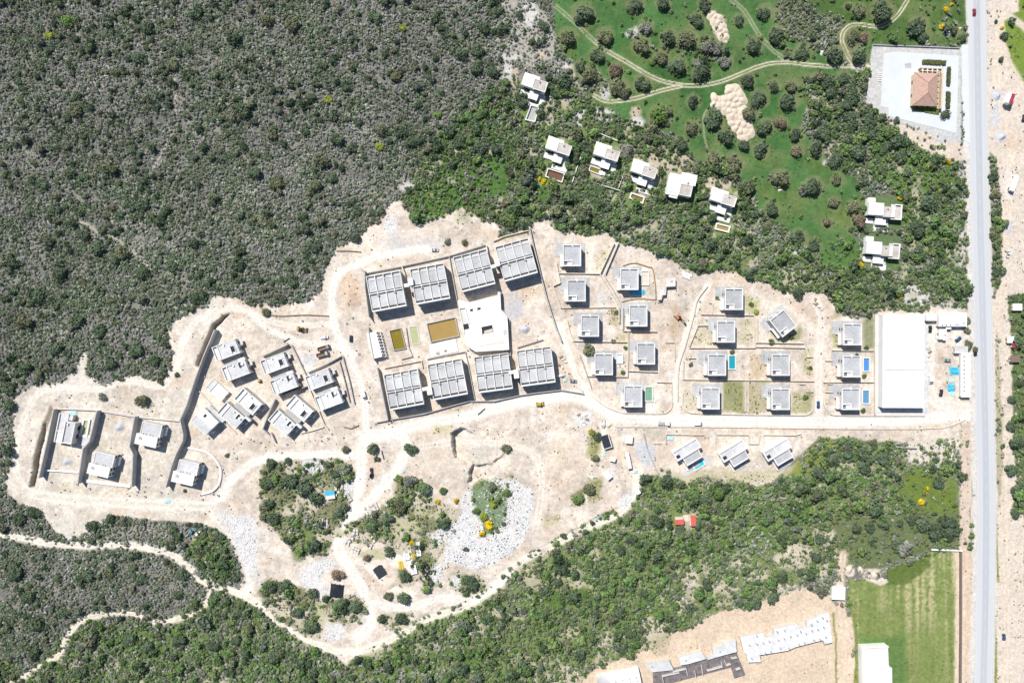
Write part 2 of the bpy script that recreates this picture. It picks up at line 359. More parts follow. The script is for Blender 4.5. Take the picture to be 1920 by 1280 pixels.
COL[:] = COL*(1-mask[..., None]*0.8)+np.array(EARTH2)*mask[..., None]*0.8
# colour patches of the earth: stains of damp, spoil and dust
nz = fbm(GX, GY, 60, 5)[..., None]; nz2 = fbm(GX, GY, 18, 6)[..., None]
b = (CLS == 1)[..., None]
nz3 = fbm(GX, GY, 9, 7, 3)[..., None]
COL[:] = np.where(b, COL*(0.78+0.44*nz)*(0.80+0.40*nz2)*(0.82+0.36*nz3), COL)
grit = np.clip((fbm(GX, GY, 16, 2, 4)-0.58)*6, 0, 1)[..., None]*b*0.5; COL[:] = COL*(1-grit)+np.array((0.66,0.635,0.60))*grit
damp = np.clip((fbm(GX, GY, 22, 4, 4)-0.60)*6, 0, 1)[..., None]*b*0.35; COL[:] = COL*(1-damp)+np.array((0.40,0.33,0.26))*damp
warm = np.clip((fbm(GX, GY, 45, 0)-0.55)*4, 0, 1)[..., None]*b*0.42
COL[:] = COL*(1-warm)+np.array(ORANGE)*warm
for x, y, rx, ry, c, a in ((655,540,18,36,ORANGE,.7),(705,400,22,30,ORANGE,.3),(1020,560,34,30,GRAVEL,.0),(965,570,20,26,(0.45,0.46,0.48),.7),(960,585,16,18,(0.47,0.48,0.5),.7),
        (990,545,30,14,ORANGE,.3),(800,455,60,14,(0.52,0.50,0.48),.7),(740,455,20,24,(0.47,0.46,0.45),.6),(905,440,26,8,ORANGE,.45),(1205,850,24,18,(0.50,0.52,0.55),.9),(1215,865,16,14,(0.50,0.52,0.55),.8),
        (1180,850,10,30,ORANGE,.5),(1143,840,8,44,ORANGE,.5),(1130,560,12,14,(0.5,0.5,0.5),.6),(1240,640,30,30,ORANGE,.25),(1265,600,8,34,(0.40,0.29,0.19),.75),(1275,615,14,20,(0.45,0.34,0.23),.6),(1050,700,30,20,ORANGE,.15),
        (580,675,12,10,(0.47,0.52,0.55),.7),(640,758,8,9,(0.5,0.5,0.53),.6),(1375,740,10,10,GRAVEL,.5),(1340,600,20,30,(0.5,0.44,0.38),.4),(1420,890,30,16,EARTH2,.5),(130,925,60,20,(0.48,0.43,0.33),.5),(130,985,26,22,(0.56,0.53,0.47),.8),
        (250,990,40,12,(0.5,0.43,0.35),.5),(830,850,60,40,(0.56,0.49,0.40),.5),(890,840,30,26,(0.50,0.47,0.41),.7),(1060,880,40,70,(0.58,0.47,0.37),.5),(1110,800,30,10,ORANGE,.3),(1420,798,80,5,ORANGE,.55),(1500,800,120,7,ORANGE,.4),(1720,795,60,10,ORANGE,.35),
        (370,660,16,40,EARTH2,.4),(340,740,16,20,(0.5,0.48,0.45),.4),(700,870,10,22,(0.56,0.40,0.32),.6),(390,968,16,8,ORANGE,.4),(1110,640,22,8,GRAVEL,.5),(1136,640,14,6,GRAVEL,.6),(1310,680,18,16,(0.5,0.5,0.52),.5)):
    if a: spot(x, y, rx, c, ry=ry, alpha=a, feather=14, edge=10)
# tracks
def track(pts, width, col=TRACK, a=0.85, cls=3, **k):
    pts = smooth(pts); stroke(pts, width, col, alpha=a, dens=0, big=0, cls=cls, weed=0, feather=width*0.35+1.5, edge=2.5, **k)
    for off in (-0.24, 0.24):
        stroke(pts, width*0.14+0.8, tuple(min(0.74, c*1.08) for c in col), alpha=0.7, feather=2, edge=2.0, off=width*off)
track([(1836,776),(1780,780),(1700,788),(1560,790),(1400,789),(1280,787),(1200,786),(1150,778),(1110,755),(1080,744),(1040,745),(990,750),(930,765),(860,783),(790,795),(740,808),(700,815)], 22, (0.75,0.70,0.63))
track([(1110,755),(1100,735),(1080,705),(1072,680),(1062,650),(1050,610)], 14, a=0.7)
track([(690,812),(686,780),(682,740),(670,700),(655,670),(640,640),(628,610),(622,570),(630,520),(660,500),(720,478),(800,466)], 15, a=0.75)
track([(700,815),(680,830),(676,870),(672,920),(650,960),(635,1000),(640,1040),(660,1070),(680,1105),(690,1140),(695,1170),(670,1195)], 22)
track([(700,820),(750,815),(760,850),(735,890),(700,930),(660,970)], 20)
track([(660,852),(600,852),(540,855),(490,862),(455,880),(430,905),(415,930),(395,950),(420,985),(450,1020),(465,1060),(470,1090),(460,1110)], 17)
track([(395,950),(330,945),(270,945),(200,940),(120,935),(60,925)], 26, (0.68,0.63,0.55), a=0.7)
track([(60,925),(30,880),(40,800),(70,740),(120,725),(180,730),(240,715),(300,725),(330,690),(345,640),(370,600),(420,578),(470,585),(500,600),(560,612),(620,606)], 13, (0.69,0.635,0.555), a=0.65)
track([(470,585),(500,615),(560,640),(640,650)], 12, a=0.5)
track([(0,1000),(40,1008),(90,1018),(150,1022),(230,1020),(290,1030),(340,1050),(380,1088),(430,1105),(480,1130),(530,1170),(590,1205),(640,1222),(690,1215),(750,1190),(800,1160),(870,1138),(930,1098),(980,1050),(1050,1015),(1110,985),(1160,962),(1185,935),(1195,905),(1200,880)], 16, (0.71,0.65,0.56))
track([(390,1098),(388,1125),(370,1145),(330,1160),(290,1165),(250,1150),(200,1150),(150,1165),(125,1195),(110,1225),(75,1250),(30,1275),(0,1290)], 12, (0.67,0.61,0.51))
track([(760,840),(850,830),(930,830),(1000,850),(1015,900),(1010,960),(1000,1000)], 16, (0.67,0.60,0.52), a=0.55)
track([(700,1130),(760,1140),(830,1120),(890,1125),(960,1070)], 18, a=0.6)
track([(690,1060),(720,1090),(745,1105)], 14, a=0.5)
track([(1535,780),(1534,720),(1536,660),(1540,600),(1530,560)], 18, (0.68,0.61,0.535), a=0.7)
track([(1268,780),(1268,720),(1278,660),(1292,610),(1308,570),(1330,530)], 13, (0.70,0.64,0.565), a=0.75)
track([(1825,765),(1780,760),(1745,740),(1745,640),(1770,625)], 26, (0.69,0.63,0.565), a=0.7)
track([(1150,780),(1135,800),(1128,840)], 12, a=0.5)
# tyre marks left by the machines
trg = random.Random(5)
for _ in range(150):
    x, y = trg.uniform(40, 1780), trg.uniform(440, 1180)
    j_, i_ = int((y-gy1[0])/CELL), int((x-gx1[0])/CELL)
    if CLS[j_, i_] != 1: continue
    a = trg.uniform(0, 6.28); L_ = trg.uniform(20, 60); cv = trg.uniform(-.03, .03); pts = []
    for k_ in range(7): pts.append((x, y)); x += math.cos(a)*L_/6; y += math.sin(a)*L_/6; a += cv*L_/6
    if any(CLS[min(NY-1, int((q_[1]-gy1[0])/CELL)), min(NX-1, int((q_[0]-gx1[0])/CELL))] != 1 for q_ in pts): continue
    c_ = trg.choice([(0.68,0.62,0.55), (0.44,0.36,0.28), (0.50,0.40,0.30)])
    for off in (-3, 3): stroke(pts, 2.0, c_, alpha=0.38, feather=3, edge=1.5, off=off)
# ruts through the meadow
for pts in ([(1640,130),(1600,124),(1540,124),(1480,118),(1440,120),(1400,134),(1360,150),(1320,160),(1280,160),(1230,148),(1180,120),(1130,90),(1115,78)],
            [(1280,161),(1240,170),(1190,185),(1140,190),(1112,178)], [(1480,118),(1445,90),(1420,60),(1395,20),(1370,0)], [(1602,124),(1590,105),(1578,75),(1585,55),(1605,46),(1650,50),(1680,32),(1702,0)],
            [(1115,78),(1080,45),(1040,10)]):
    p = smooth(pts); stroke(p, 18, None, dens=0.0, big=0.0, edge=0); faint = pts[0] == (1115,78) or pts[-1] == (1370,0)
    stroke(p, 9, (0.20,0.22,0.10), alpha=0.45 if not faint else 0.22, dens=0, big=0, cls=3, feather=4, edge=1.5, weed=0.1)
    for off in (-2.7, 2.7):
        stroke(p, 1.7, (0.68,0.61,0.49), alpha=1.0 if not faint else 0.5, feather=1.6, edge=0.8, off=off)
stroke(smooth([(1325,205),(1318,225),(1322,260),(1330,290)]), 3, (0.45,0.43,0.28), alpha=0.6, dens=0)
stroke(smooth([(1072,115),(1080,150),(1095,170)]), 4, (0.52,0.48,0.38), alpha=0.7, dens=0)
for pts in ([(1600,124),(1640,128),(1665,140)], ): track(pts, 12, (0.60,0.54,0.44))
# faint paths over the hillside and the valley
for pts, w_, a in (([(330,60),(335,110),(325,160),(330,230),(300,290),(270,350)],3.5,.7),([(100,400),(180,430),(250,470),(300,530),(320,570),(350,590)],5,.6),([(540,250),(600,245),(670,265)],3,.6),([(930,0),(935,80),(930,130)],5,.6),
                   ([(470,40),(440,60),(400,110)],4,.5),([(1110,1095),(1150,1060),(1180,1030),(1215,1005),(1235,975)],3.5,.7),([(985,1130),(1080,1092),(1110,1088)],2.5,.5),([(1330,968),(1380,975),(1405,990),(1410,1010)],3,.6),([(1295,1040),(1300,1080),(1285,1105),(1270,1150)],7,.7),
                   ([(1400,1040),(1420,1070),(1450,1080)],4,.6),([(780,300),(820,290),(850,270)],3,.5),([(560,280),(640,320)],3,.5)):
    stroke(smooth(pts), w_, (0.50,0.46,0.37), alpha=a, dens=0.1, big=0.0, feather=3, edge=5)
for x, y, rx, ry in ((1300,1085,16,20),(1350,1105,40,8),(1280,1135,14,16),(1395,1060,30,8),(1420,1080,26,10),(1220,1170,30,14),(1130,1200,24,12),(1060,1270,40,20),(1190,1130,10,6),(1225,1190,20,20),(1480,1050,30,20),(1500,1030,24,16),(1560,1010,26,14),(1575,1035,20,16),(1590,1030,30,8),(1480,1110,40,14),(1540,1075,10,20),
                     (975,1075,8,8),(985,1065,10,6),(1020,1030,10,8),(925,1150,14,8),(712,1240,5,12),(735,1265,8,10),(750,1258,18,5),(900,1138,8,5),(410,1245,14,8),(420,1275,10,8),(1090,1000,18,6),(1245,890,16,10),(1290,915,6,14),(1400,930,8,14),(1560,880,30,6),(1590,870,20,8)):
    spot(x, y, rx, (0.52,0.46,0.37), ry=ry, dens=0.3, big=0.1, edge=10, feather=8, alpha=0.85)
# greener hollows of the valley
for x, y, rx, ry in ((1060,1120,70,14),(1190,1015,40,16),(1330,1030,60,20),(1180,1140,60,14),(720,1250,60,20),(860,1230,60,16),(1420,1000,60,12),(1700,940,50,16),(1480,960,60,16),(1590,905,40,14),(300,1190,80,16),(280,1220,60,16),(520,1250,60,16),(1740,960,30,20)):
    spot(x, y, rx, (0.085,0.155,0.035), ry=ry, dens=0.45, big=0.5, edge=14, feather=14, alpha=0.9, weed=0.5)
area([(1700,880),(1790,900),(1795,980),(1740,975),(1690,920)], (0.13,0.18,0.04), dens=0.12, big=0.1, cls=2, edge=10, feather=10, weed=0.5)
area([(1555,970),(1800,960),(1800,1030),(1740,1035),(1640,1075),(1575,1060)], (0.13,0.16,0.075), dens=0.2, big=0.1, edge=12, feather=12, weed=0.5)
area([(1540,830),(1600,820),(1690,832),(1680,860),(1560,870)], (0.10,0.14,0.05), dens=0.6, big=0.9, edge=10, feather=8)
area([(1500,850),(1545,815),(1570,830),(1520,880),(1470,905)], (0.22,0.24,0.06), alpha=0.8, dens=0.3, big=0.2, weed=0.9, edge=8, feather=8)
area([(1690,830),(1800,820),(1805,860),(1760,880),(1700,870)], EARTH2, dens=0.25, big=0.15, edge=10, feather=8, cls=1)
# islands of scrub within the dump
ISL = ([(495,872),(560,862),(640,862),(664,880),(660,930),(640,985),(610,1040),(560,1045),(520,1000),(495,985),(490,930)],
       [(500,1090),(545,1095),(580,1110),(600,1130),(595,1200),(570,1190),(520,1160),(480,1110)],
       [(740,895),(790,900),(810,930),(860,960),(850,1000),(810,1050),(760,1040),(715,1010),(690,1020),(655,1015),(650,985),(690,970),(735,930)],
       [(615,1120),(680,1120),(690,1145),(670,1165),(620,1165),(600,1140)], [(740,1065),(775,1075),(772,1095),(750,1095)],
       [(845,1075),(905,1080),(912,1105),(870,1115),(845,1100)], [(720,1150),(770,1150),(765,1175),(725,1180)], [(885,905),(960,890),(965,930),(950,990),(920,1010),(890,960)], [(780,1000),(820,1010),(825,1095),(800,1105),(770,1060)])
for p in ISL: area(p, (0.20,0.205,0.105), reg=2, dens=0.5, big=0.38, cls=0, edge=8, feather=8, weed=0.7)
isl = np.zeros((NY, NX))
for p in ISL:
    w = window(p, 4); isl[w] = np.maximum(isl[w], (sdf(p, GX[w], GY[w]) < 2)*1.0)
gap = np.clip((fbm(GX, GY, 24, 1, 4)-0.50)*8, 0, 1)*isl*0.9
COL[:] = COL*(1-gap[..., None])+np.array((0.50,0.45,0.36))*gap[..., None]; DENS *= 1-0.85*gap; BIG *= 1-0.9*gap
for x, y, rx, ry in ((580,1010,14,24),(560,1035,14,20),(640,1000,10,8),(600,1150,8,40),(700,1040,26,12),(770,985,22,14),(745,990,10,26),(800,960,24,10)):
    spot(x, y, rx, (0.14,0.20,0.06) if x in (580,560) else (0.42,0.40,0.25), ry=ry, dens=0.1, big=0, edge=7, feather=7, alpha=0.85)
area([(395,950),(430,960),(470,1000),(480,1060),(500,1090),(470,1090),(440,1030)], (0.55,0.52,0.49), alpha=0.7, feather=10, stone=0.35)
# heaps of rubble (white stone and rubbish)
for p, a in (([(870,925),(900,905),(935,895),(965,900),(995,915),(1002,950),(992,990),(978,1020),(940,1050),(900,1068),(860,1062),(828,1052),(842,1000),(862,960)], 0.85),
             ([(575,1060),(620,1045),(628,1060),(600,1075),(605,1095),(620,1110),(608,1135),(590,1115),(570,1100),(556,1080)], 1.0), ([(565,862),(600,862),(612,880),(590,890),(565,885)], 0.8),
             ([(430,970),(470,965),(485,1000),(480,1070),(460,1080),(445,1020)], 0.55), ([(610,1170),(640,1165),(645,1185),(625,1205),(608,1195)], 0.9),
             ([(815,1055),(830,1060),(830,1085),(815,1095),(808,1075)], 1.0), ([(848,1078),(862,1080),(862,1105),(850,1100)], 0.9), ([(800,1000),(850,985),(845,1010),(815,1020)], 0.5),
             ([(1075,775),(1110,770),(1115,790),(1080,800)], 0.35), ([(1135,880),(1150,870),(1150,900),(1138,905)], 0.8), ([(1165,930),(1190,920),(1185,945),(1165,955)], 0.6), ([(725,402),(745,410),(740,440),(720,440)], 0.3),
             ([(640,900),(665,900),(662,930),(640,925)], 0.3), ([(0,0),(0,1)], 0)):
    if a: area(p, (0.60,0.59,0.58), dens=0, big=0, edge=6, feather=6, stone=a, alpha=0.9)
area([(885,905),(930,900),(955,930),(950,960),(930,1000),(905,1010),(893,960)], LUSH, alpha=0.8, dens=0.1, big=0.1, stone=0.15, weed=1.0, edge=10, feather=6)
# lots between the villas: weeds, gravel
for p, c, a, wd in (([(1355,714),(1398,714),(1398,774),(1355,774)],(0.20,0.22,0.07),.8,1.0), ([(1403,714),(1440,714),(1440,774),(1403,774)],(0.30,0.27,0.14),.7,1.0), ([(1486,735),(1526,735),(1520,776),(1484,776)],(0.30,0.29,0.12),.7,1.0),
                    ([(1405,660),(1445,670),(1440,710),(1405,710)],(0.46,0.36,0.22),.6,.8), ([(1618,595),(1640,595),(1640,655),(1616,655)],(0.16,0.19,0.08),.8,1.0), ([(1435,615),(1460,640),(1500,640),(1500,610),(1470,635)],(0.20,0.23,0.08),.7,1.0),
                    ([(1395,550),(1425,560),(1420,588),(1395,586)],(0.30,0.32,0.10),.6,.9), ([(1305,615),(1340,612),(1342,648),(1297,648)],(0.46,0.42,0.26),.5,.5), ([(1385,600),(1414,592),(1414,648),(1385,648)],(0.44,0.42,0.26),.5,.5),
                    ([(1140,578),(1160,578),(1158,615),(1142,605)],(0.36,0.31,0.15),.6,.8), ([(1150,625),(1176,622),(1176,650),(1155,645)],(0.34,0.30,0.14),.5,.7), ([(1120,470),(1150,465),(1130,510),(1118,508)],(0.42,0.40,0.22),.5,.8),
                    ([(1500,660),(1525,655),(1525,705),(1505,705)],(0.42,0.40,0.22),.5,.7), ([(1280,735),(1310,740),(1310,770),(1285,768)],(0.50,0.44,0.30),.5,.5), ([(1560,610),(1575,625),(1570,650),(1562,650)],(0.26,0.28,0.06),.8,.7),
                    ([(1180,790),(1240,800),(1240,820),(1190,815)],(0.5,0.47,0.36),.4,.3), ([(1100,900),(1130,895),(1130,935),(1105,940)],(0.25,0.25,0.10),.8,.9), ([(1070,925),(1095,915),(1095,945),(1075,950)],(0.20,0.22,0.08),.8,.9), ([(1020,965),(1050,960),(1050,985),(1020,985)],(0.40,0.37,0.22),.6,.6),
                    ([(810,797),(850,797),(845,815),(812,812)],(0.48,0.45,0.24),.6,.7), ([(865,392),(885,405),(880,422),(855,418)],(0.34,0.34,0.24),.7,.8), ([(1105,810),(1125,815),(1120,870),(1098,850)],(0.25,0.26,0.08),.8,.9),
                    ([(1560,595),(1640,585),(1645,545),(1570,560)],(0.22,0.24,0.10),.7,.8), ([(935,440),(990,432),(985,440),(940,452)],(0.3,0.3,0.15),.6,.8), ([(1250,890),(1300,880),(1480,880),(1500,860),(1440,905),(1380,905),(1290,915)],(0.42,0.39,0.22),.6,.8)):
    area(p, c, alpha=a, weed=wd, feather=8, edge=7)
area([(1786,1030),(1832,1030),(1832,1450),(1786,1450)], EARTH, dens=0, big=0, weed=0.1, cls=6)
# asphalt's verges, the eastern strip and the fields
ROAD = smooth([(1829,-140),(1831,0),(1833.5,160),(1836,320),(1839.5,480),(1843.5,640),(1847,800),(1849,960),(1847.5,1120),(1843.5,1280),(1840,1420)])
area([(1850,-100),(2100,-100),(2100,1450),(1858,1450),(1862,1280),(1868,960),(1862,640),(1854,320)], EARTH, dens=0.0, big=0, cls=1, feather=3, edge=3, weed=0.1)
area([(1895,130),(1930,170),(2100,200),(2100,-100),(1900,-100),(1910,20),(1880,40)], (0.16,0.23,0.045), cls=2, dens=0.06, weed=1, edge=6)
area([(1894,555),(1910,550),(2100,540),(2100,1450),(1985,1450),(1970,1300),(1945,1150),(1922,1100),(1922,960),(1897,960),(1903,860),(1899,780),(1895,650)], (0.11,0.15,0.06), reg=2, dens=0.22, big=0.3, cls=0, weed=0.8, edge=8)
track([(1930,60),(1890,30),(1870,55),(1885,100),(1905,140),(1925,170)], 12, (0.60,0.52,0.43))
track([(1878,70),(1870,150),(1885,240),(1898,300),(1890,420),(1876,520),(1868,620),(1866,700),(1876,800),(1882,900),(1884,1000),(1888,1120),(1885,1280)], 16, (0.61,0.515,0.42), a=0.6)
spot(1870,180,12,(0.46,0.5,0.55),feather=5,edge=3,alpha=.8); spot(1868,215,10,(0.5,0.52,0.55),ry=22,alpha=.7); spot(1878,258,12,(0.49,0.52,0.57),alpha=.8); spot(1897,265,20,ORANGE,alpha=.4,feather=14)
spot(1893,345,14,PALE,ry=30,alpha=.6); spot(1893,425,8,(0.5,0.52,0.55),ry=14,alpha=.7)
area([(1868,610),(1876,700),(1882,850),(1872,960),(1866,830)], (0.20,0.21,0.10), dens=0.25, big=0.1, alpha=0.55, weed=0.7, cls=6)
area([(1850,280),(1870,300),(1880,440),(1878,520),(1862,560),(1856,420)], (0.16,0.165,0.08), dens=0.75, big=0.9, alpha=0.8, cls=6, reg=2, edge=4)
stroke([(1868,980),(1872,1090)], 4, (0.22,0.24,0.06), weed=1, cls=6, edge=2); stroke([(1864,1140),(1868,1290)], 5, (0.20,0.24,0.06), weed=1, cls=6, edge=2)
stroke([(1812,800),(1810,900),(1809,1010),(1805,1060)], 20, (0.55,0.45,0.37), dens=0.05, big=0, cls=6, edge=4, feather=4, weed=0.2)
stroke([(1815,1030),(1814,1300),(1812,1420)], 11, (0.60,0.46,0.34), dens=0, cls=3, edge=2, feather=3, weed=0)
stroke([(1794,1035),(1793,1300),(1792,1420)], 7, (0.60,0.49,0.38), dens=0, cls=6, edge=3, feather=3, weed=0.1)
stroke([(1824,1020),(1824,1300),(1823,1420)], 6, (0.30,0.29,0.14), dens=0, cls=6, edge=3, feather=3, weed=0.7)
FLD = [(1747,1032),(1790,1037),(1791,1450),(1590,1450),(1604,1200),(1590,1142),(1586,1085),(1657,1082),(1668,1066),(1727,1046)]
area(FLD, FIELD, dens=0.0, big=0, cls=4, feather=4, edge=3, weed=0.25, reg=3)
w = window(FLD, 0); fm = (CLS[w] == 4)
st = vn(GX[w], GY[w]*0.03, 4.5, 2)*0.45+vn(GX[w], GY[w]*0.05, 9, 3)*0.25+vn(GX[w], GY[w], 4, 1)*0.3; pat = fbm(GX[w], GY[w]*0.6, 50, 4)
fk = np.clip((st-0.40)*4, 0, 1)*np.clip((pat-0.34)*4, 0, 1)*np.clip(1.5-(GY[w]-1075)/110, 0.3, 1)*0.9*fm
COL[w] = COL[w]*(1-fk[..., None])+np.array((0.47,0.42,0.24))*fk[..., None]
dk = np.clip((vn(GX[w], GY[w]*0.05, 5, 6)*.6+vn(GX[w], GY[w], 6, 5)*.4-0.55)*5, 0, 1)*0.45*fm; COL[w] = COL[w]*(1-dk[..., None])+np.array((0.115,0.165,0.045))*dk[..., None]
area([(1662,1070),(1735,1045),(1745,1060),(1700,1095),(1660,1095)], (0.085,0.13,0.028), alpha=0.8, edge=4)
area([(1610,1195),(1700,1190),(1700,1300),(1670,1320),(1610,1200)], (0.085,0.17,0.05), alpha=0.75, feather=14, edge=8)
area([(1650,1065),(1665,1090),(1650,1098),(1620,1080),(1612,1068),(1630,1065)], EARTH, edge=6); spot(1592,1070,9,EARTH,ry=12,edge=5,dens=0)
SOUTH = [(1560,1130),(1555,1115),(1500,1105),(1420,1130),(1360,1140),(1320,1160),(1290,1180),(1260,1185),(1230,1215),(1190,1222),(1150,1240),(1110,1255),(1080,1290),(1060,1450),(1590,1450),(1605,1240),(1598,1160),(1572,1140)]
area(SOUTH, (0.59,0.475,0.36), dens=0, big=0, cls=1, feather=4, edge=6, weed=0.03)
area([(1225,1180),(1260,1190),(1250,1225),(1230,1230),(1215,1210)], (0.42,0.36,0.24), alpha=.7, dens=0.1, weed=.7)
track([(1582,1040),(1575,1080),(1575,1120),(1582,1170),(1590,1220),(1586,1280),(1585,1400)], 17, (0.61,0.49,0.38))
stroke([(1562,1150),(1568,1220),(1570,1400)], 4, (0.26,0.26,0.10), weed=1, cls=6, edge=3); stroke([(1602,1150),(1606,1210),(1604,1300),(1602,1400)], 6, (0.18,0.22,0.07), weed=1, cls=6, edge=2)
# yards
area([(1637,84),(1802,90),(1802,275),(1730,245),(1660,222),(1621,192),(1630,122)], (0.50,0.495,0.48), dens=0, big=0, cls=5, feather=2.5, edge=2, weed=0)
area([(1660,224),(1730,246),(1808,272),(1815,300),(1790,300),(1740,290),(1690,255)], (0.58,0.50,0.42), dens=0.1, big=0, cls=1, edge=5); spot(1772,258,22,(0.48,0.49,0.50),ry=10,alpha=.8)
area([(1801,86),(1818,86),(1824,420),(1812,330),(1806,270)], (0.60,0.585,0.56), dens=0, big=0, cls=6, feather=3, edge=3)
area([(1640,592),(1742,588),(1742,778),(1640,778)], (0.58,0.57,0.56), dens=0, cls=5, feather=2, edge=1.5)
stroke([(p[0]-22, p[1]) for p in ROAD if p[1] > 280], 10, (0.58,0.55,0.51), dens=0, big=0, cls=6, feather=3, edge=3, weed=0)
stroke(ROAD, 40, (0.58,0.55,0.51), dens=0, big=0, cls=6, feather=3, edge=1, weed=0)

# ------------------------------------------------------------------ relief
flat = np.clip(sdf([(640,440),(1060,420),(1660,560),(1830,590),(1830,800),(1200,900),(640,840),(60,930),(60,740),(330,700),(420,600)], GX, GY)/30, 0, 1)
HT += (fbm(GX, GY, 30, 4)-0.5)*0.9*(0.12+0.88*flat)*(np.abs(GX-1840) > 40)
for pts in ([(418,592),(430,588),(404,614),(390,650),(372,690),(366,686),(382,645),(398,608)], [(95,762),(100,768),(78,835),(64,915),(56,912),(66,850),(80,800)]):
    dent(pts, -3.6, feather=3)
    area(pts, (0.27,0.23,0.175), feather=3, edge=2, cls=1)
for pts, z in (([(846,812),(862,800),(872,806),(890,815),(905,850),(880,872),(852,858)], -4.5), ([(884,868),(900,872),(935,868),(940,885),(900,905),(876,900)], -3.5), ([(930,866),(950,850),(960,870),(950,890)], -1.5)):
    dent(pts, z*1.2, feather=2.5, edge=7, ramp=True)
    w = window(pts, 60)
HT += 2.6*np.exp(-(((GX-1062)/42)**2+((GY-880)/70)**2))*1.0 + 1.3*np.exp(-(((GX-655)/14)**2+((GY-555)/34)**2))
HT -= 0.9*np.exp(-((np.hypot((GX-1075)/1.0, (GY-905)/1.2)-26)/9)**2)

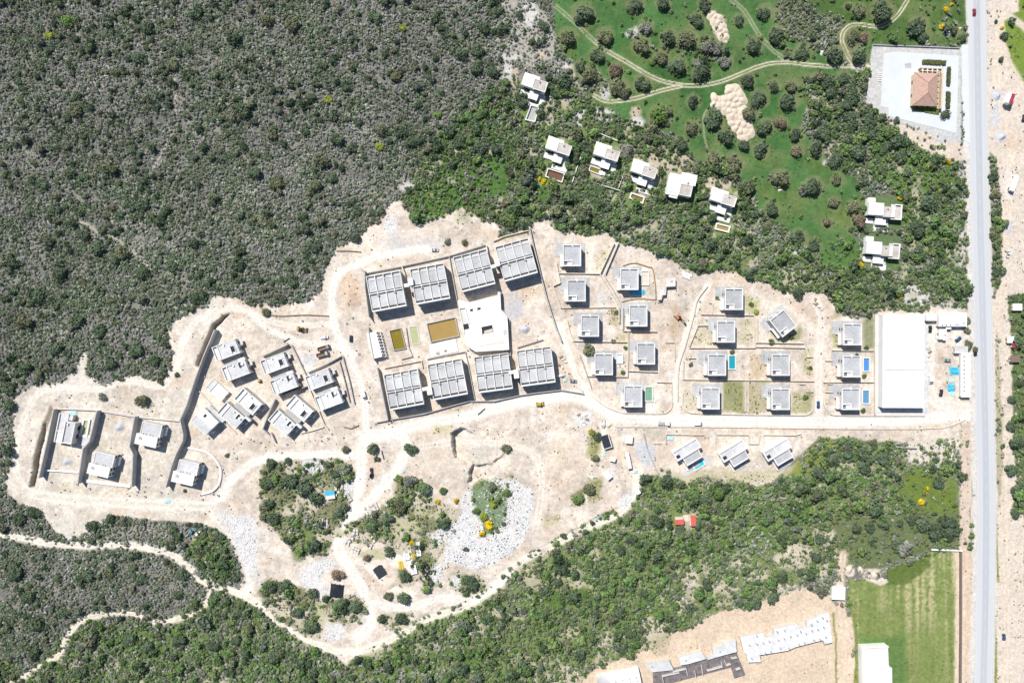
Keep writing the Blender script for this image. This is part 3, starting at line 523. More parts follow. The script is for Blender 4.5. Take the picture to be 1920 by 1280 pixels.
MT = '''1092,25,20,d 1065,69,15,o 1135,66,15,o 1192,10,16,d 1243,4,13,d 1212,50,12,x 1202,84,17,o 1254,70,14,d 1240,106,13,o 1271,125,17,d 1290,75,18,o 1307,37,13,d 1332,85,15,x 1346,92,12,x 1360,114,12,x 1317,136,17,d 1309,116,9,x 1119,104,14,d 1087,124,11,d 1107,140,16,o 1155,132,13,r 1160,160,18,o 1170,172,11,o 1204,157,15,d 1300,191,12,d 1235,215,18,l 1225,232,10,o 1248,225,11,o 1300,241,13,o 1342,222,19,d 1360,255,16,d 1396,271,11,d 1402,152,13,d 1425,185,16,d 1407,210,14,o 1435,240,15,d 1427,282,15,d 1340,296,13,o 1374,305,18,o 1277,270,14,d 1415,84,15,d 1386,37,10,d 1435,22,14,d 1320,5,10,d 1061,152,14,d 975,27,9,d 1020,50,11,d 977,185,15,d 1037,175,9,d 1080,252,14,o 1097,275,12,d 1178,282,14,x
1460,67,16,d 1505,97,13,d 1477,101,8,o 1567,102,17,d 1612,20,12,o 1655,20,22,d 1590,12,6,d 1602,65,13,o 1622,72,10,r 1612,105,15,d 1722,47,17,d 1732,67,12,d 1480,190,16,d 1516,150,9,d 1532,145,8,d 1452,162,10,d 1485,160,11,o 1465,232,12,r 1525,232,9,y 1494,252,12,d 1532,280,15,d 1495,282,11,r 1545,247,13,d 1572,300,15,d 1557,155,14,d 1582,145,13,d 1595,165,14,d 1560,175,12,d 1600,185,15,d 1587,200,14,d 1615,282,18,d 1600,225,17,d 1635,225,15,d 1687,265,16,d 1630,247,15,d 1665,275,12,d 1690,295,13,d 1775,212,10,d
1462,335,17,o 1527,350,16,d 1509,357,10,x 1447,392,14,d 1564,380,11,o 1602,387,13,o 1612,412,15,r 1552,417,8,r 1499,445,14,d 1526,460,13,d 1442,425,9,o 1572,337,10,o 1597,430,6,d 1745,380,18,d 1722,427,17,d 1500,550,12,d
1237,980,13,d 1185,1010,11,d 1215,1020,10,d 1165,1032,11,d 1117,1076,9,d 1080,1077,10,d 1047,1094,9,d 1020,1110,11,d 994,1132,10,d 1167,1074,9,d 1159,1149,12,d 1182,1185,13,d 1279,995,12,d 1247,1010,14,d 1310,980,11,d 1087,1229,12,d 1167,1217,12,d 1325,1132,10,d 1415,1130,14,d 1326,1096,12,d 1250,1180,8,d 1607,992,10,d 1635,990,10,d 1659,985,11,d 1690,981,8,d 1714,976,10,d 1637,1012,9,d 1735,985,14,d 1760,995,17,d 1785,1002,14,d 1788,980,12,d 1772,978,12,d 1700,1032,17,x 1685,1020,12,d 1540,1010,11,d 1530,1045,12,d 1467,1082,12,d 1450,1121,12,d 1502,1074,9,d 1660,860,14,d 1620,850,13,d 1565,862,13,d 1592,850,12,d 1540,887,14,d 1625,878,14,d 1750,878,9,d 1765,905,12,d 1780,870,9,d
696,841,12,d 706,861,6,d 771,842,14,d 647,842,8,o 505,869,10,d 540,864,8,d 642,879,14,x 950,840,10,o 502,907,11,d 502,945,11,d 542,900,15,d 767,900,14,x 795,920,14,d 750,950,14,o 922,912,10,o 590,935,15,d 567,915,16,d 632,1077,13,r 686,1046,8,r 730,1035,11,d 760,1082,13,d 756,1122,13,d 727,1117,9,o 752,1160,13,d 716,1160,10,d 885,1095,15,d 640,1140,17,d 665,1140,13,d 512,975,13,d 587,1025,15,d 830,982,12,d 695,985,14,d 725,977,13,d 585,1112,11,d 582,1175,13,d 555,1152,12,d 505,1100,13,d 532,1100,12,d 872,1030,6,d 944,982,5,d 1106,655,12,o 838,452,7,o 872,454,7,o 264,750,13,o 191,745,9,x 497,585,9,o 330,702,5,d 424,853,5,o 345,920,4,d 1374,660,5,o 1296,682,5,o 1110,810,7,y 1122,820,9,d 1117,860,8,o 1105,920,13,o 1085,938,11,g 1208,900,13,d 1250,905,14,d 1300,925,14,g 1345,925,15,g 1325,940,14,d 1380,945,12,g 1850,0,1,d
1790,55,8,d 1805,70,9,d 1885,65,8,d 1878,110,6,d 1868,40,4,d 1866,330,10,d 1868,365,11,o 1868,400,9,d 1868,440,10,o 1870,480,8,d 1869,510,9,d 1905,560,8,d 1900,800,12,d 1908,830,14,d 1900,880,12,d 1910,920,12,d 1900,750,9,d 1815,620,7,o 1818,645,10,o 1830,655,6,o 1815,600,8,o 1905,965,10,d 1912,720,8,d 1905,675,6,o 1608,665,4,g 1625,652,5,g 1620,770,5,g 1622,705,5,g
1420,585,6,y 1410,570,5,g 1393,572,4,g 1345,558,4,g 1448,640,6,g 1485,632,5,g 1155,585,5,o 1150,640,5,o 1174,652,5,g 1168,698,5,g 1520,690,4,g 1512,745,6,g 905,970,9,y 915,985,9,f 905,1000,7,f 925,945,8,y 950,925,8,g 893,960,8,g 772,1018,6,f 780,1040,4,f 855,940,6,f 830,920,8,g 820,940,5,f 1020,340,6,f 1030,345,6,f 1012,335,4,f 1690,370,6,f 1615,497,6,f 1607,496,4,f 1688,558,5,f 1775,18,6,f 1768,50,6,f 1785,8,4,f 1780,303,5,f 1743,310,4,f 1880,52,4,f 1730,942,7,f 1735,925,4,f 1740,915,4,f 875,375,5,r 945,380,8,r'''
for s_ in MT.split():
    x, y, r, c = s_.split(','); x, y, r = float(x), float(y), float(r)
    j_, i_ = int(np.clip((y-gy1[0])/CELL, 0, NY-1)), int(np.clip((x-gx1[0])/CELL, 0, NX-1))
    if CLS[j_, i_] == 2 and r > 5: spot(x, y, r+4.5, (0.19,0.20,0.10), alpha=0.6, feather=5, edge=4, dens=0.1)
HT[(CLS == 5)] *= 0.04
w = window([(1630,80),(1826,80),(1826,300),(1630,300)], 0); HT[w] = np.where(sdf([(1640,86),(1822,86),(1822,280),(1660,222),(1640,200)], GX[w], GY[w]) < 6, HT[w]*0.04, HT[w])
area([(1620,365),(1700,365),(1705,440),(1690,510),(1615,515),(1610,440)], (0.095,0.155,0.055), alpha=0.85, feather=10, edge=8, weed=0.4)
STONE *= np.clip((fbm(GX, GY, 16, 3)-0.30)*4, 0.12, 1.15)
# footprints keep the scrub away
def clear(px, py, rx, ry=None):
    ry = ry or rx
    w = (slice(max(0,int((py-ry-gy1[0])/CELL)), int((py+ry-gy1[0])/CELL)+1), slice(max(0,int((px-rx-gx1[0])/CELL)), int((px+rx-gx1[0])/CELL)+1))
    DENS[w] = 0; BIG[w] = 0; WEED[w] = 0; HT[w] *= 0.3
def ground_z(px, py):
    i = int(np.clip((px-gx1[0])/CELL, 0, NX-2)); j = int(np.clip((py-gy1[0])/CELL, 0, NY-2)); return float(HT[j, i])
# ------------------------------------------------------------------ where the buildings stand (photo pixels at roof height)
VILLAS = [(1072.5,479,0,'flat-roofed grey villa nearest the scrub edge, above the other villas of its lane','grass'),
 (1081,545,0,'flat-roofed grey villa beside the kinked channel, second in its column',''), (1106,611,0,'flat-roofed grey villa above the villa with the overhanging tree',''),
 (1132,683,0,'flat-roofed grey villa with a tree hanging over its corner and a pale empty pool','pale'), (1180,523.5,0,'flat-roofed grey villa with a bright blue tarpaulin below its corner','empty'),
 (1196.5,592,0,'flat-roofed grey villa at the lower end of the twin channel walls',''), (1211,663,0,'flat-roofed grey villa above the villa with the milky green pool',''),
 (1187,743,0,'flat-roofed grey villa with a milky green pool inside the curved kerb','green'), (1376,561,0,'flat-roofed grey villa with yellow-green bushes on its right, top of the middle column',''),
 (1361,622,0,'flat-roofed grey villa between the topmost middle villa and the teal pool villa',''), (1344,684,0,'flat-roofed grey villa with a teal swimming pool','teal'),
 (1332,747,0,'flat-roofed grey villa with a weedy green lot on its right',''), (1463.5,684,0,'flat-roofed grey villa directly below the skewed villa',''), (1463.5,748,0,'flat-roofed grey villa across the lane from the parked blue car',''),
 (1598,627,0,'flat-roofed grey villa with a green garden strip beside the warehouse',''), (1597,687,0,'flat-roofed grey villa with a bright blue pool, upper of two beside the warehouse','blue'),
 (1595,748,0,'flat-roofed grey villa with a steel blue pool, lower of two beside the warehouse','sky'), (1468,606,-38,'flat-roofed grey villa standing skewed, turned from all its neighbours','')]
BLOCKS = [(724,546,-10.5,'apartment block with eight grey roof panels, leftmost of the upper row'), (806,532,-10.5,'apartment block with eight grey roof panels, second from left in the upper row'),
 (889,507,-14.5,'apartment block with eight grey roof panels, directly above the white clubhouse'), (968,487,-15.5,'apartment block with eight grey roof panels, rightmost of the upper row'),
 (757,730,-10.5,'apartment block with eight grey roof panels, leftmost of the lower row'), (839,711,-10.5,'apartment block with eight grey roof panels, second from left in the lower row'),
 (925,699,-7.5,'apartment block with eight grey roof panels, directly below the white clubhouse'), (1005,687,-7.5,'apartment block with eight grey roof panels, rightmost of the lower row')]
TWINS = [(433,675,-20.6,0,'pair of joined white-grey houses nearest the long curved retaining wall'), (523.5,700,-20.6,0,'pair of joined white-grey houses below the two parked tipper trucks, in the middle'),
 (607.5,730,-20.6,0,'pair of joined white-grey houses closest to the apartment blocks'), (453,770,41,1,'slanting pair of joined houses beside the white house with solar panel'), (549,783,41,1,'slanting pair of joined houses in front of the angled retaining wall')]
HILLH = [(277,815,12.5,'hill house with grey and white roof halves in the middle walled plot'), (188,871,13.5,'hill house with grey and white roof halves behind the white kerb'), (346,886,13,'hill house with grey and white roof halves inside the curved white wall')]
WHITES = [(1002,164,18,'white stepped villa with an empty grey pool, alone at the top',0), (1047,283,17.5,'white stepped villa beside a dark brown pool and yellow flowers',0), (1137,294,17.5,'white stepped villa with an olive pool right against its terrace',0),
 (1207,326,18,'white stepped villa above a free-standing olive pool',0), (1356,379,17,'white stepped villa with an orange-brown pool below it',0)]
for x, y, r, l, p in VILLAS: clear(x, y, 26, 30)
for x, y, r, l in BLOCKS: clear(x, y, 40, 42)
for x, y, r, s_, l in TWINS: clear(x, y, 36, 40)
for x, y, r, l in HILLH: clear(x, y, 26, 28)
for x, y, r, l, v in WHITES: clear(x, y, 26, 26)
for q in ((1277,349,28,28),(1657,398,34,30),(1653,470,34,32),(1038,330,22,18),(1118,320,16,14),(1192,372,20,14),(1354,424,18,14),(993,212,14,22),(130,805,45,40),(382,790,30,30),(405,730,28,24),(910,605,50,50),(1690,680,55,96),(1785,600,32,20),(1808,690,18,60),(1742,168,34,42),
          (1298,858,40,34),(1376,855,38,34),(1461,855,38,34),(1642,1250,34,50),(1573,1112,14,14),(1480,1195,90,30),(1310,1250,95,22),(1160,1272,45,18),(1283,975,22,14),(745,635,20,24),(778,628,14,20),(830,618,34,26),(708,645,26,34),(622,925,16,12),(1137,829,16,16),(1889,186,12,14)):
    clear(*q)

# ------------------------------------------------------------------ ground meshes, split by what covers the ground
def ground_material():
    m = bpy.data.materials.new('ground_cover'); m.use_nodes = True
    nt = m.node_tree; b_ = nt.nodes['Principled BSDF']; b_.inputs['Roughness'].default_value = 0.95; b_.inputs['Specular IOR Level'].default_value = 0.1
    at = nt.nodes.new('ShaderNodeAttribute'); at.attribute_name = 'cover'
    geo = nt.nodes.new('ShaderNodeNewGeometry')
    prev = at.outputs['Color']; hs = []
    for sc, amt, det in ((0.11, 0.10, 4), (0.5, 0.20, 6), (1.9, 0.20, 3)):
        n = nt.nodes.new('ShaderNodeTexNoise'); n.inputs['Scale'].default_value = sc; n.inputs['Detail'].default_value = det; n.inputs['Roughness'].default_value = 0.62
        nt.links.new(geo.outputs['Position'], n.inputs['Vector'])
        mr = nt.nodes.new('ShaderNodeMapRange'); mr.inputs['From Min'].default_value = 0.28; mr.inputs['From Max'].default_value = 0.72
        mr.inputs['To Min'].default_value = 1-amt; mr.inputs['To Max'].default_value = 1+amt
        nt.links.new(n.outputs['Fac'], mr.inputs['Value'])
        mx = nt.nodes.new('ShaderNodeVectorMath'); mx.operation = 'MULTIPLY'
        nt.links.new(prev, mx.inputs[0]); nt.links.new(mr.outputs[0], mx.inputs[1]); prev = mx.outputs[0]; hs.append(n.outputs['Fac'])
    nt.links.new(prev, b_.inputs['Base Color'])
    bp = nt.nodes.new('ShaderNodeBump'); bp.inputs['Strength'].default_value = 0.55; bp.inputs['Distance'].default_value = 0.5
    nt.links.new(hs[1], bp.inputs['Height']); nt.links.new(bp.outputs[0], b_.inputs['Normal'])
    MATS['ground_cover'] = m
ground_material()
VX = (GX-960)*S; VY = (640-GY)*S
VTX = np.stack([VX, VY, HT], -1).reshape(-1, 3)
# face normals of the whole sheet give every piece the same shading at its rim
idx = np.arange(NY*NX).reshape(NY, NX)
FQ = np.stack([idx[1:, :-1], idx[1:, 1:], idx[:-1, 1:], idx[:-1, :-1]], -1).reshape(-1, 4)
FC = CLS[:-1, :-1].reshape(-1)
def np_mesh(name, v, f, col=None, m='ground_cover'):
    me = bpy.data.meshes.new(name); me.vertices.add(len(v)); me.vertices.foreach_set('co', v.astype(np.float32).ravel())
    n = f.shape[1]; me.loops.add(f.size); me.loops.foreach_set('vertex_index', f.astype(np.int32).ravel())
    me.polygons.add(len(f)); me.polygons.foreach_set('loop_start', np.arange(0, f.size, n, dtype=np.int32)); me.polygons.foreach_set('loop_total', np.full(len(f), n, np.int32))
    me.polygons.foreach_set('use_smooth', np.ones(len(f), bool))
    if col is not None:
        a = me.attributes.new('cover', 'FLOAT_COLOR', 'POINT'); a.data.foreach_set('color', np.concatenate([col, np.ones((len(col), 1))], 1).astype(np.float32).ravel())
    me.materials.append(M[m] if isinstance(m, str) else m); me.update(); me.validate(); return me
CF = COL.reshape(-1, 3)
for c, nm in enumerate(CLASSES):
    f = FQ[FC == c]
    if not len(f): continue
    u, inv = np.unique(f, return_inverse=True)
    tag(link(nm, np_mesh(nm, VTX[u], inv.reshape(-1, 4), CF[u])), kind='structure')
# coarse land beyond the picture's edge
ox = np.concatenate([np.arange(-900, gx1[0]-1, 24), [gx1[0]], np.arange(gx1[0]+24, gx1[-1]-12, 24), [gx1[-1]], np.arange(gx1[-1]+24, 2800, 24)])
oy = np.concatenate([np.arange(-900, gy1[0]-1, 24), [gy1[0]], np.arange(gy1[0]+24, gy1[-1]-12, 24), [gy1[-1]], np.arange(gy1[-1]+24, 2200, 24)])
OX, OY = np.meshgrid(ox, oy)
def cell(px, py): return np.clip(((py-gy1[0])/CELL+0.5).astype(int), 0, NY-1), np.clip(((px-gx1[0])/CELL+0.5).astype(int), 0, NX-1)
oj, oi = cell(OX, OY); oc = COL[oj, oi]
ov = np.stack([(OX-960)*S, (640-OY)*S, np.where((OX > gx1[0]) & (OX < gx1[-1]) & (OY > gy1[0]) & (OY < gy1[-1]), -9, HT[oj, oi]-0.05)], -1).reshape(-1, 3)
oid = np.arange(OX.size).reshape(OX.shape)
of = np.stack([oid[1:, :-1], oid[1:, 1:], oid[:-1, 1:], oid[:-1, :-1]], -1)
cx = (OX[1:, 1:]+OX[:-1, :-1])/2; cy = (OY[1:, 1:]+OY[:-1, :-1])/2
keep = ~((cx > gx1[0]) & (cx < gx1[-1]) & (cy > gy1[0]) & (cy < gy1[-1]))
tag(link('outer_land', np_mesh('outer_land', ov, of[keep], oc.reshape(-1, 3))), kind='structure')
far = np.array([(-3000,-3000,-9.5),(3000,-3000,-9.5),(3000,3000,-9.5),(-3000,3000,-9.5)], float)
tag(link('far_land', np_mesh('far_land', far, np.array([[0,1,2,3]]), np.tile(np.array([SOIL]), (4, 1)))), kind='structure')

# ------------------------------------------------------------------ asphalt road
def ribbon(pts, off, width, z, name, m, kind='structure', parent=None):
    v = []; f = []
    for i, p in enumerate(pts):
        a = pts[max(0, i-1)]; b_ = pts[min(len(pts)-1, i+1)]; dx, dy = b_[0]-a[0], b_[1]-a[1]; L = math.hypot(dx, dy)
        for s_ in (-1, 1):
            o_ = off+s_*width/2; q = P(p[0]-dy/L*-o_, p[1]+dx/L*-o_); v.append((q.x, q.y, z))
        if i: n = len(v); f.append([n-4, n-2, n-1, n-3])
    me = bpy.data.meshes.new(name); me.from_pydata(v, [], f); me.materials.append(M[m]); me.update()
    for p_ in me.polygons:
        if p_.normal.z < 0: me.flip_normals(); break
    o = link(name, me, parent)
    if parent is None: tag(o, kind=kind)
    return o
road = ribbon(ROAD, 0, 34, 0.10, 'asphalt_road', 'asphalt_worn')
ribbon(ROAD, 0, 12, 0.108, 'dark_carriageway', 'asphalt', parent=road)
for off in (-15, 15): ribbon(ROAD, off, 0.9, 0.112, 'edge_line', 'road_paint', parent=road)
for i in range(0, len(ROAD)-1):
    (x0, y0), (x1, y1) = ROAD[i], ROAD[i+1]; L = math.hypot(x1-x0, y1-y0); n = max(1, int(L/18))
    for j in range(n):
        t0 = j/n; t1 = t0+0.45/n
        seg = [(x0+(x1-x0)*t, y0+(y1-y0)*t) for t in (t0, t1)]
        ribbon(seg, 0.0, 0.6, 0.116, 'centre_line', 'road_paint', parent=road)
for off in (-17.2, 17.4): ribbon(ROAD, off, 0.8, 0.2, 'kerb', 'pale_concrete', parent=road)
# ------------------------------------------------------------------ buildings
def house(name, label, cat, px, py, z, theta, spec, group=None):
    """spec rows: part, material, u0, u1, v0, v1, z0, z1 (+ optional index of the row it belongs to)"""
    q = P(px, py, z); k = S*(1-z/H)
    r = thing(name, label, cat, (q.x, q.y, 0), -R(theta), group); made = []
    for row in spec:
        mb = MB(k).box(*row[2:8]); made.append(mb.build(row[0], row[1], made[row[8]] if len(row) > 8 else r))
    return r
def windows(r, k, faces, zs, name='window', w=1.5, h=1.3):
    """faces: (u, v, axis) centres on a wall in photo units; panes stand 4 cm proud"""
    mx = MB().box(-w/2, w/2, -0.04, 0.04, 0, h).mesh('window', 'glass'); my = MB().box(-0.04, 0.04, -w/2, w/2, 0, h).mesh('window', 'glass')
    for z in zs:
        for u, v, ax in faces: link(name, mx if ax == 'u' else my, r, (u*k, -v*k, z))

mat('house_roof', (0.60, 0.605, 0.61), 0.9, 0.5, 0.18, vary=0.1); mat('slab_roof', (0.66, 0.66, 0.665), 0.9, 0.35, 0.18, vary=0.08)
# --- flat-roofed grey villas
def villa(px, py, th, label):
    z = 6.6; k = S*(1-z/H); q = P(px, py, z)
    r = thing('villa', label, 'house', (q.x, q.y, 0), -R(th), 'grey villas of the estate')
    MB(k).prism([(x*k, -y*k) for x, y in ((-29,-26),(26,-26),(26,18),(16,18),(16,-19),(-16,-19),(-16,-1),(-29,-1))], -0.4, 0.22).build('patio', 'patio_stone', r)
    MB(k).box(-16.4, 16.4, -19.4, 19.4, -0.3, 6.0).build('wall', 'pale_concrete', r)
    rf = MB(k).box(-15.6, 15.6, -18.6, 18.6, 6.0, 6.25).build('roof', 'gravel_roof', r)
    MB(k).box(-17, -15.4, -20, 20, 5.9, 7.1).build('parapet', 'white_roof', r); MB(k).box(15.4, 17, -20, 20, 5.9, 7.1).build('parapet', 'white_roof', r)
    MB(k).box(-15.4, 15.4, 18.4, 20, 5.9, 7.08).build('parapet', 'white_roof', r)
    MB(k).box(-15.4, -1.8, -20, -18.4, 5.9, 7.2).build('parapet', 'white_roof', r); MB(k).box(1.8, 15.4, -20, -18.4, 5.9, 7.2).build('parapet', 'white_roof', r)
    MB(k).box(-1.8, 1.8, -22.5, -17.6, 5.9, 6.55).build('drain_box', 'white_roof', r)
    MB(k).box(-15.4, -0.6, 9.2, 10.6, 6.25, 7.25).box(-0.6, 0.8, 9.2, 18.4, 6.25, 7.15).build('stair_wall', 'white_roof', rf)
    MB(k).box(-14.6, -0.6, 10.6, 18.4, 6.25, 6.35).build('stair_floor', 'white_roof', rf)
    MB(k).box(-14.2, -8.6, 12.2, 14.4, 6.35, 6.42).box(-14.2, -8.6, 15.2, 17.4, 6.35, 6.42).build('stair_opening', 'glass', rf)  # dark plates on the roof, painting the shade of a stair pit
    MB(k).box(-22, -16.4, -2.0, -0.6, 0.22, 2.9).build('porch_wall', 'white_paint', r)
    MB(k).box(-21.5, -16.4, -0.6, 19.5, 2.7, 3.0).build('porch_roof', 'white_roof', r)
    MB(k).box(-21.2, -20.0, 17.6, 19.0, -0.2, 2.7).build('porch_post', 'white_paint', r)
    windows(r, k, [(-8,19.45,'u'),(8,19.45,'u'),(-8,-19.45,'u'),(8,-19.45,'u')], (0.9, 3.9), w=2.2)
    windows(r, k, [(16.45,-10,'v'),(16.45,8,'v'),(-16.45,-10,'v')], (0.9, 3.9), w=1.8)
    return r
proto = None
for x, y, th, lab, pool in VILLAS:
    if th == 0:
        if proto is None: proto = villa(x, y, th, lab)
        else: q = P(x, y, 6.6); copy_tree(proto, (q.x, q.y, 0), 0, lab)
    else: q = P(x, y, 6.6); copy_tree(proto, (q.x, q.y, 0), -R(th), lab)
for (x, y, t) in ((1072,479,'the grey villa nearest the scrub edge'),(1344,684,'the villa with the teal pool'),(1463,606,'the skewed grey villa'),(1187,743,'the villa with the milky green pool'),(1132,683,'the villa under the overhanging tree'),(1376,561,'the topmost villa of the middle column'),
                  (1332,747,'the villa with the weedy green lot'),(1595,748,'the villa with the steel blue pool'),(1180,523,'the villa with the blue tarpaulin'),(1463,748,'the villa opposite the blue car'),(1598,627,'the villa with the garden by the warehouse'),(1211,663,'the villa above the green pool villa')):
    landmark(t, x, y)

# --- swimming pools (sunk or standing tanks)
def pool(pts, label, water, coping=2.0, rim=0.45, drop=0.6, deck=None, mat_rim='pool_tile', name='swimming_pool'):
    """pts: inner corners in photo px"""
    rim = max(rim, drop+0.14)
    c = (sum(p[0] for p in pts)/len(pts), sum(p[1] for p in pts)/len(pts)); q = P(*c)
    r = thing(name, label, 'pool', (q.x, q.y, 0))
    inn = [((p[0]-c[0])*S, -(p[1]-c[1])*S) for p in pts]
    def grow(d):
        o = []
        n = len(inn)
        for i in range(n):
            a, b_, e = Vector(inn[i-1]), Vector(inn[i]), Vector(inn[(i+1)%n])
            d1 = (b_-a).normalized(); d2 = (e-b_).normalized(); n1 = Vector((d1.y, -d1.x)); n2 = Vector((d2.y, -d2.x))
            if sum(inn[j][0]*inn[(j+1)%n][1]-inn[(j+1)%n][0]*inn[j][1] for j in range(n)) < 0: n1, n2 = -n1, -n2
            m_ = (n1+n2); m_ = m_/max(0.3, m_.length_squared)*2
            o.append((b_.x+m_.x*d/1.0, b_.y+m_.y*d/1.0))
        return o
    out = grow(coping*S); n = len(inn)
    mb = MB()
    v = [(x,y,rim) for x,y in inn]+[(x,y,rim) for x,y in out]+[(x,y,-0.6) for x,y in out]+[(x,y,rim-drop-0.3) for x,y in inn]
    f = []
    for i in range(n):
        j = (i+1)%n; f += [[i,j,n+j,n+i],[n+i,n+j,2*n+j,2*n+i],[3*n+i,3*n+j,j,i]]
    mb._add(v, f); o = mb.build('rim', mat_rim, r)
    bm = bmesh.new(); bm.from_mesh(o.data); bmesh.ops.recalc_face_normals(bm, faces=bm.faces); bm.to_mesh(o.data); bm.free()
    MB().prism(grow(0.05), rim-drop-0.25, rim-drop).build('water', water, r)
    if deck: MB().prism([((p[0]-c[0])*S, -(p[1]-c[1])*S) for p in deck], -0.4, 0.1).build('deck', 'pale_grey_roof', r)
    return r
def rect(x0, x1, y0, y1): return [(x0,y0),(x1,y0),(x1,y1),(x0,y1)]
pool(rect(1366.5,1378,667,691), 'teal filled swimming pool beside a grey villa', 'water_teal', 1.8)
pool(rect(1618.5,1629,671.5,695), 'bright blue filled pool beside the upper warehouse-side villa', 'water_blue', 1.8)
pool(rect(1617,1628.5,732,755.5), 'steel blue filled pool beside the lower warehouse-side villa', 'water_steel', 1.8)
pool(rect(1210,1222.5,725.5,751), 'milky green pool with two round skimmer holes', 'water_green', 2.0)
pool(rect(1156,1166,664.5,680), 'pale empty pool in a white frame under the leaning tree', 'water_sky', 1.8)
pool(rect(1203,1216,509,534), 'unfinished sand-coloured pool shell beside the blue tarpaulin villa', 'cream_concrete', 1.2)
pool([(731.4,620.6),(751.6,616),(760.5,652.5),(739.6,656)], 'olive pool with a grey steel edge left of the pale narrow pool', 'water_olive', 1.2, rim=0.5, drop=0.9, mat_rim='grey_concrete')
pool([(767.5,613),(781.6,611),(787,643),(774,645.5)], 'narrow pale green pool between the olive and brown pools', 'water_pale', 1.0, rim=0.25, drop=0.3)
pool([(801.5,607.5),(853,596),(860,629),(809,640)], 'large brown-water pool left of the white clubhouse', 'water_brown', 1.6, rim=0.5, drop=1.0, mat_rim='grey_concrete')
pool([(1028,318),(1057,327),(1052.5,341),(1024,331)], 'dark rust-brown pool tank above the yellow flowers', 'water_rust', 2.0, rim=1.2, drop=1.2)
pool([(1107.5,312.5),(1128.5,320),(1126,327.5),(1105,319.5)], 'olive-brown pool touching the terrace of a white villa', 'water_olive', 1.6, rim=0.8, drop=0.7)
pool([(1184,364),(1206,371.5),(1203.5,380),(1182,371)], 'free-standing olive-gold pool tank among green bushes', 'water_olive', 2.4, rim=1.2, drop=0.9)
pool([(1344,421),(1366,426.5),(1364,434),(1342,428.5)], 'free-standing orange-brown pool tank with white rim', 'water_brown', 2.6, rim=1.2, drop=0.8)
pool([(996,199.5),(1009,203),(1002,228.5),(986.5,225)], 'empty grey concrete pool tank below the topmost white villa', 'grey_concrete', 1.8, rim=1.4, drop=1.2)
pool([(159.5,787.5),(167,788.5),(162,816),(153,814.5)], 'narrow yellow-green pool in the leftmost walled plot', 'water_pale', 3.2, rim=0.7, drop=0.8)
pool([(1298.5,870.5),(1316,861),(1320.5,870),(1304,880.5)], 'bright turquoise pool in front of a slanting villa', 'water_turquoise', 1.6, rim=0.5, drop=0.5,
     deck=[(1276,890),(1284,906) if False else (1286,892),(1336,865),(1326,850),(1316,858)])
landmark('the large brown-water pool', 830, 618); landmark('the olive pool', 745, 636); landmark('the turquoise pool', 1310, 870)

# --- apartment blocks
def block(px, py, th, label):
    z = 8.6; k = S*(1-z/H); q = P(px, py, z)
    r = thing('apartment_block', label, 'apartment building', (q.x, q.y, 0), -R(th), 'apartment blocks round the pools')
    wl_ = MB(k).box(-31.4, 31.4, -33.4, 33.2, -0.5, 5.2).build('wall', 'pale_concrete', r)
    for i in range(4):
        u0, u1 = -32+16*i+0.55, -32+16*i+15.45
        MB(k).box(u0, u1, -24.6, -2.9, 5.2, 8.2).build('roof_panel', 'panel_roof', r)
        MB(k).box(u0, u1, 3.6, 27.4, 5.2, 8.2).build('roof_panel', 'panel_roof', r)
        MB(k).box(u0, u1, -32.8, -27.2, 5.2, 7.0).build('terrace_floor', 'pale_grey_roof', r)
        MB(k).box(u0, u1, -26.0, -24.6, 5.2, 8.55).build('terrace_beam', 'white_roof', r)
        if i % 2: MB(k).box(u0-2.6, u0+1.2, 3.6, 6.2, 8.2, 9.6).build('vent', 'grey_concrete', r)
    for i in range(5): MB(k).box(-32+16*i-0.55, -32+16*i+0.55, -33.0, 31.0, 5.2, 9.1).build('rib', 'white_roof', r)
    MB(k).box(-32.2, 32.2, -0.7, 1.1, 5.2, 9.15).build('cross_beam', 'white_roof', r)
    MB(k).box(-32.6, 32.6, 31.0, 33.8, 5.2, 8.85).build('cornice', 'white_roof', r)
    MB(k).box(-32.6, 32.6, -34.2, -33.0, 5.2, 8.4).build('cornice', 'white_roof', r)
    for i in range(4): MB(k).box(-31.5+16*i, -17+16*i, 33.2, 37.5, 2.7, 2.95).build('balcony', 'pale_concrete', r)
    windows(r, k, [(-24+16*i, 33.25, 'u') for i in range(4)], (0.5, 3.2), w=3.2, h=1.9)
    windows(r, k, [(-24+16*i, -33.45, 'u') for i in range(4)], (0.9, 3.6), w=1.8)
    windows(r, k, [(31.45, -16, 'v'), (31.45, 16, 'v'), (-31.45, -16, 'v'), (-31.45, 16, 'v')], (0.9, 3.6), w=1.4)
    return r
b0 = None
for x, y, th, lab in BLOCKS:
    if b0 is None: b0 = block(x, y, th, lab)
    else: q = P(x, y, 8.6); copy_tree(b0, (q.x, q.y, 0), -R(th), lab)
for i, (x, y, th, lab) in enumerate(BLOCKS):
    landmark('the '+['leftmost upper','second upper left','block above the clubhouse','rightmost upper','leftmost lower','second lower left','block below the clubhouse','rightmost lower'][i]+(' apartment block' if 'clubhouse' not in lab else ''), x, y)
for (x, y, th, lab) in ((767,532,-10.5,'white stair tower joining the two left upper apartment blocks'),(930,496,-15,'white stair tower joining the two right upper apartment blocks'),(801,727,-10.5,'white stair tower joining the two left lower apartment blocks'),(964,696,-7.5,'white stair tower joining the two right lower apartment blocks')):
    up = y < 600
    house('stair_tower', lab, 'stair tower', x, y, 10.5, th, [('shaft','white_paint',-1,7.5,*((-9,3) if up else (-2,13)),-0.5,10.3), ('roof','white_roof',-1.6,8,*((-9.6,3.6) if up else (-2.6,13.6)),10.3,10.6), ('bridge','white_roof',-10.5,-1,-2,4.5,7.2,9.2)], 'stair towers')

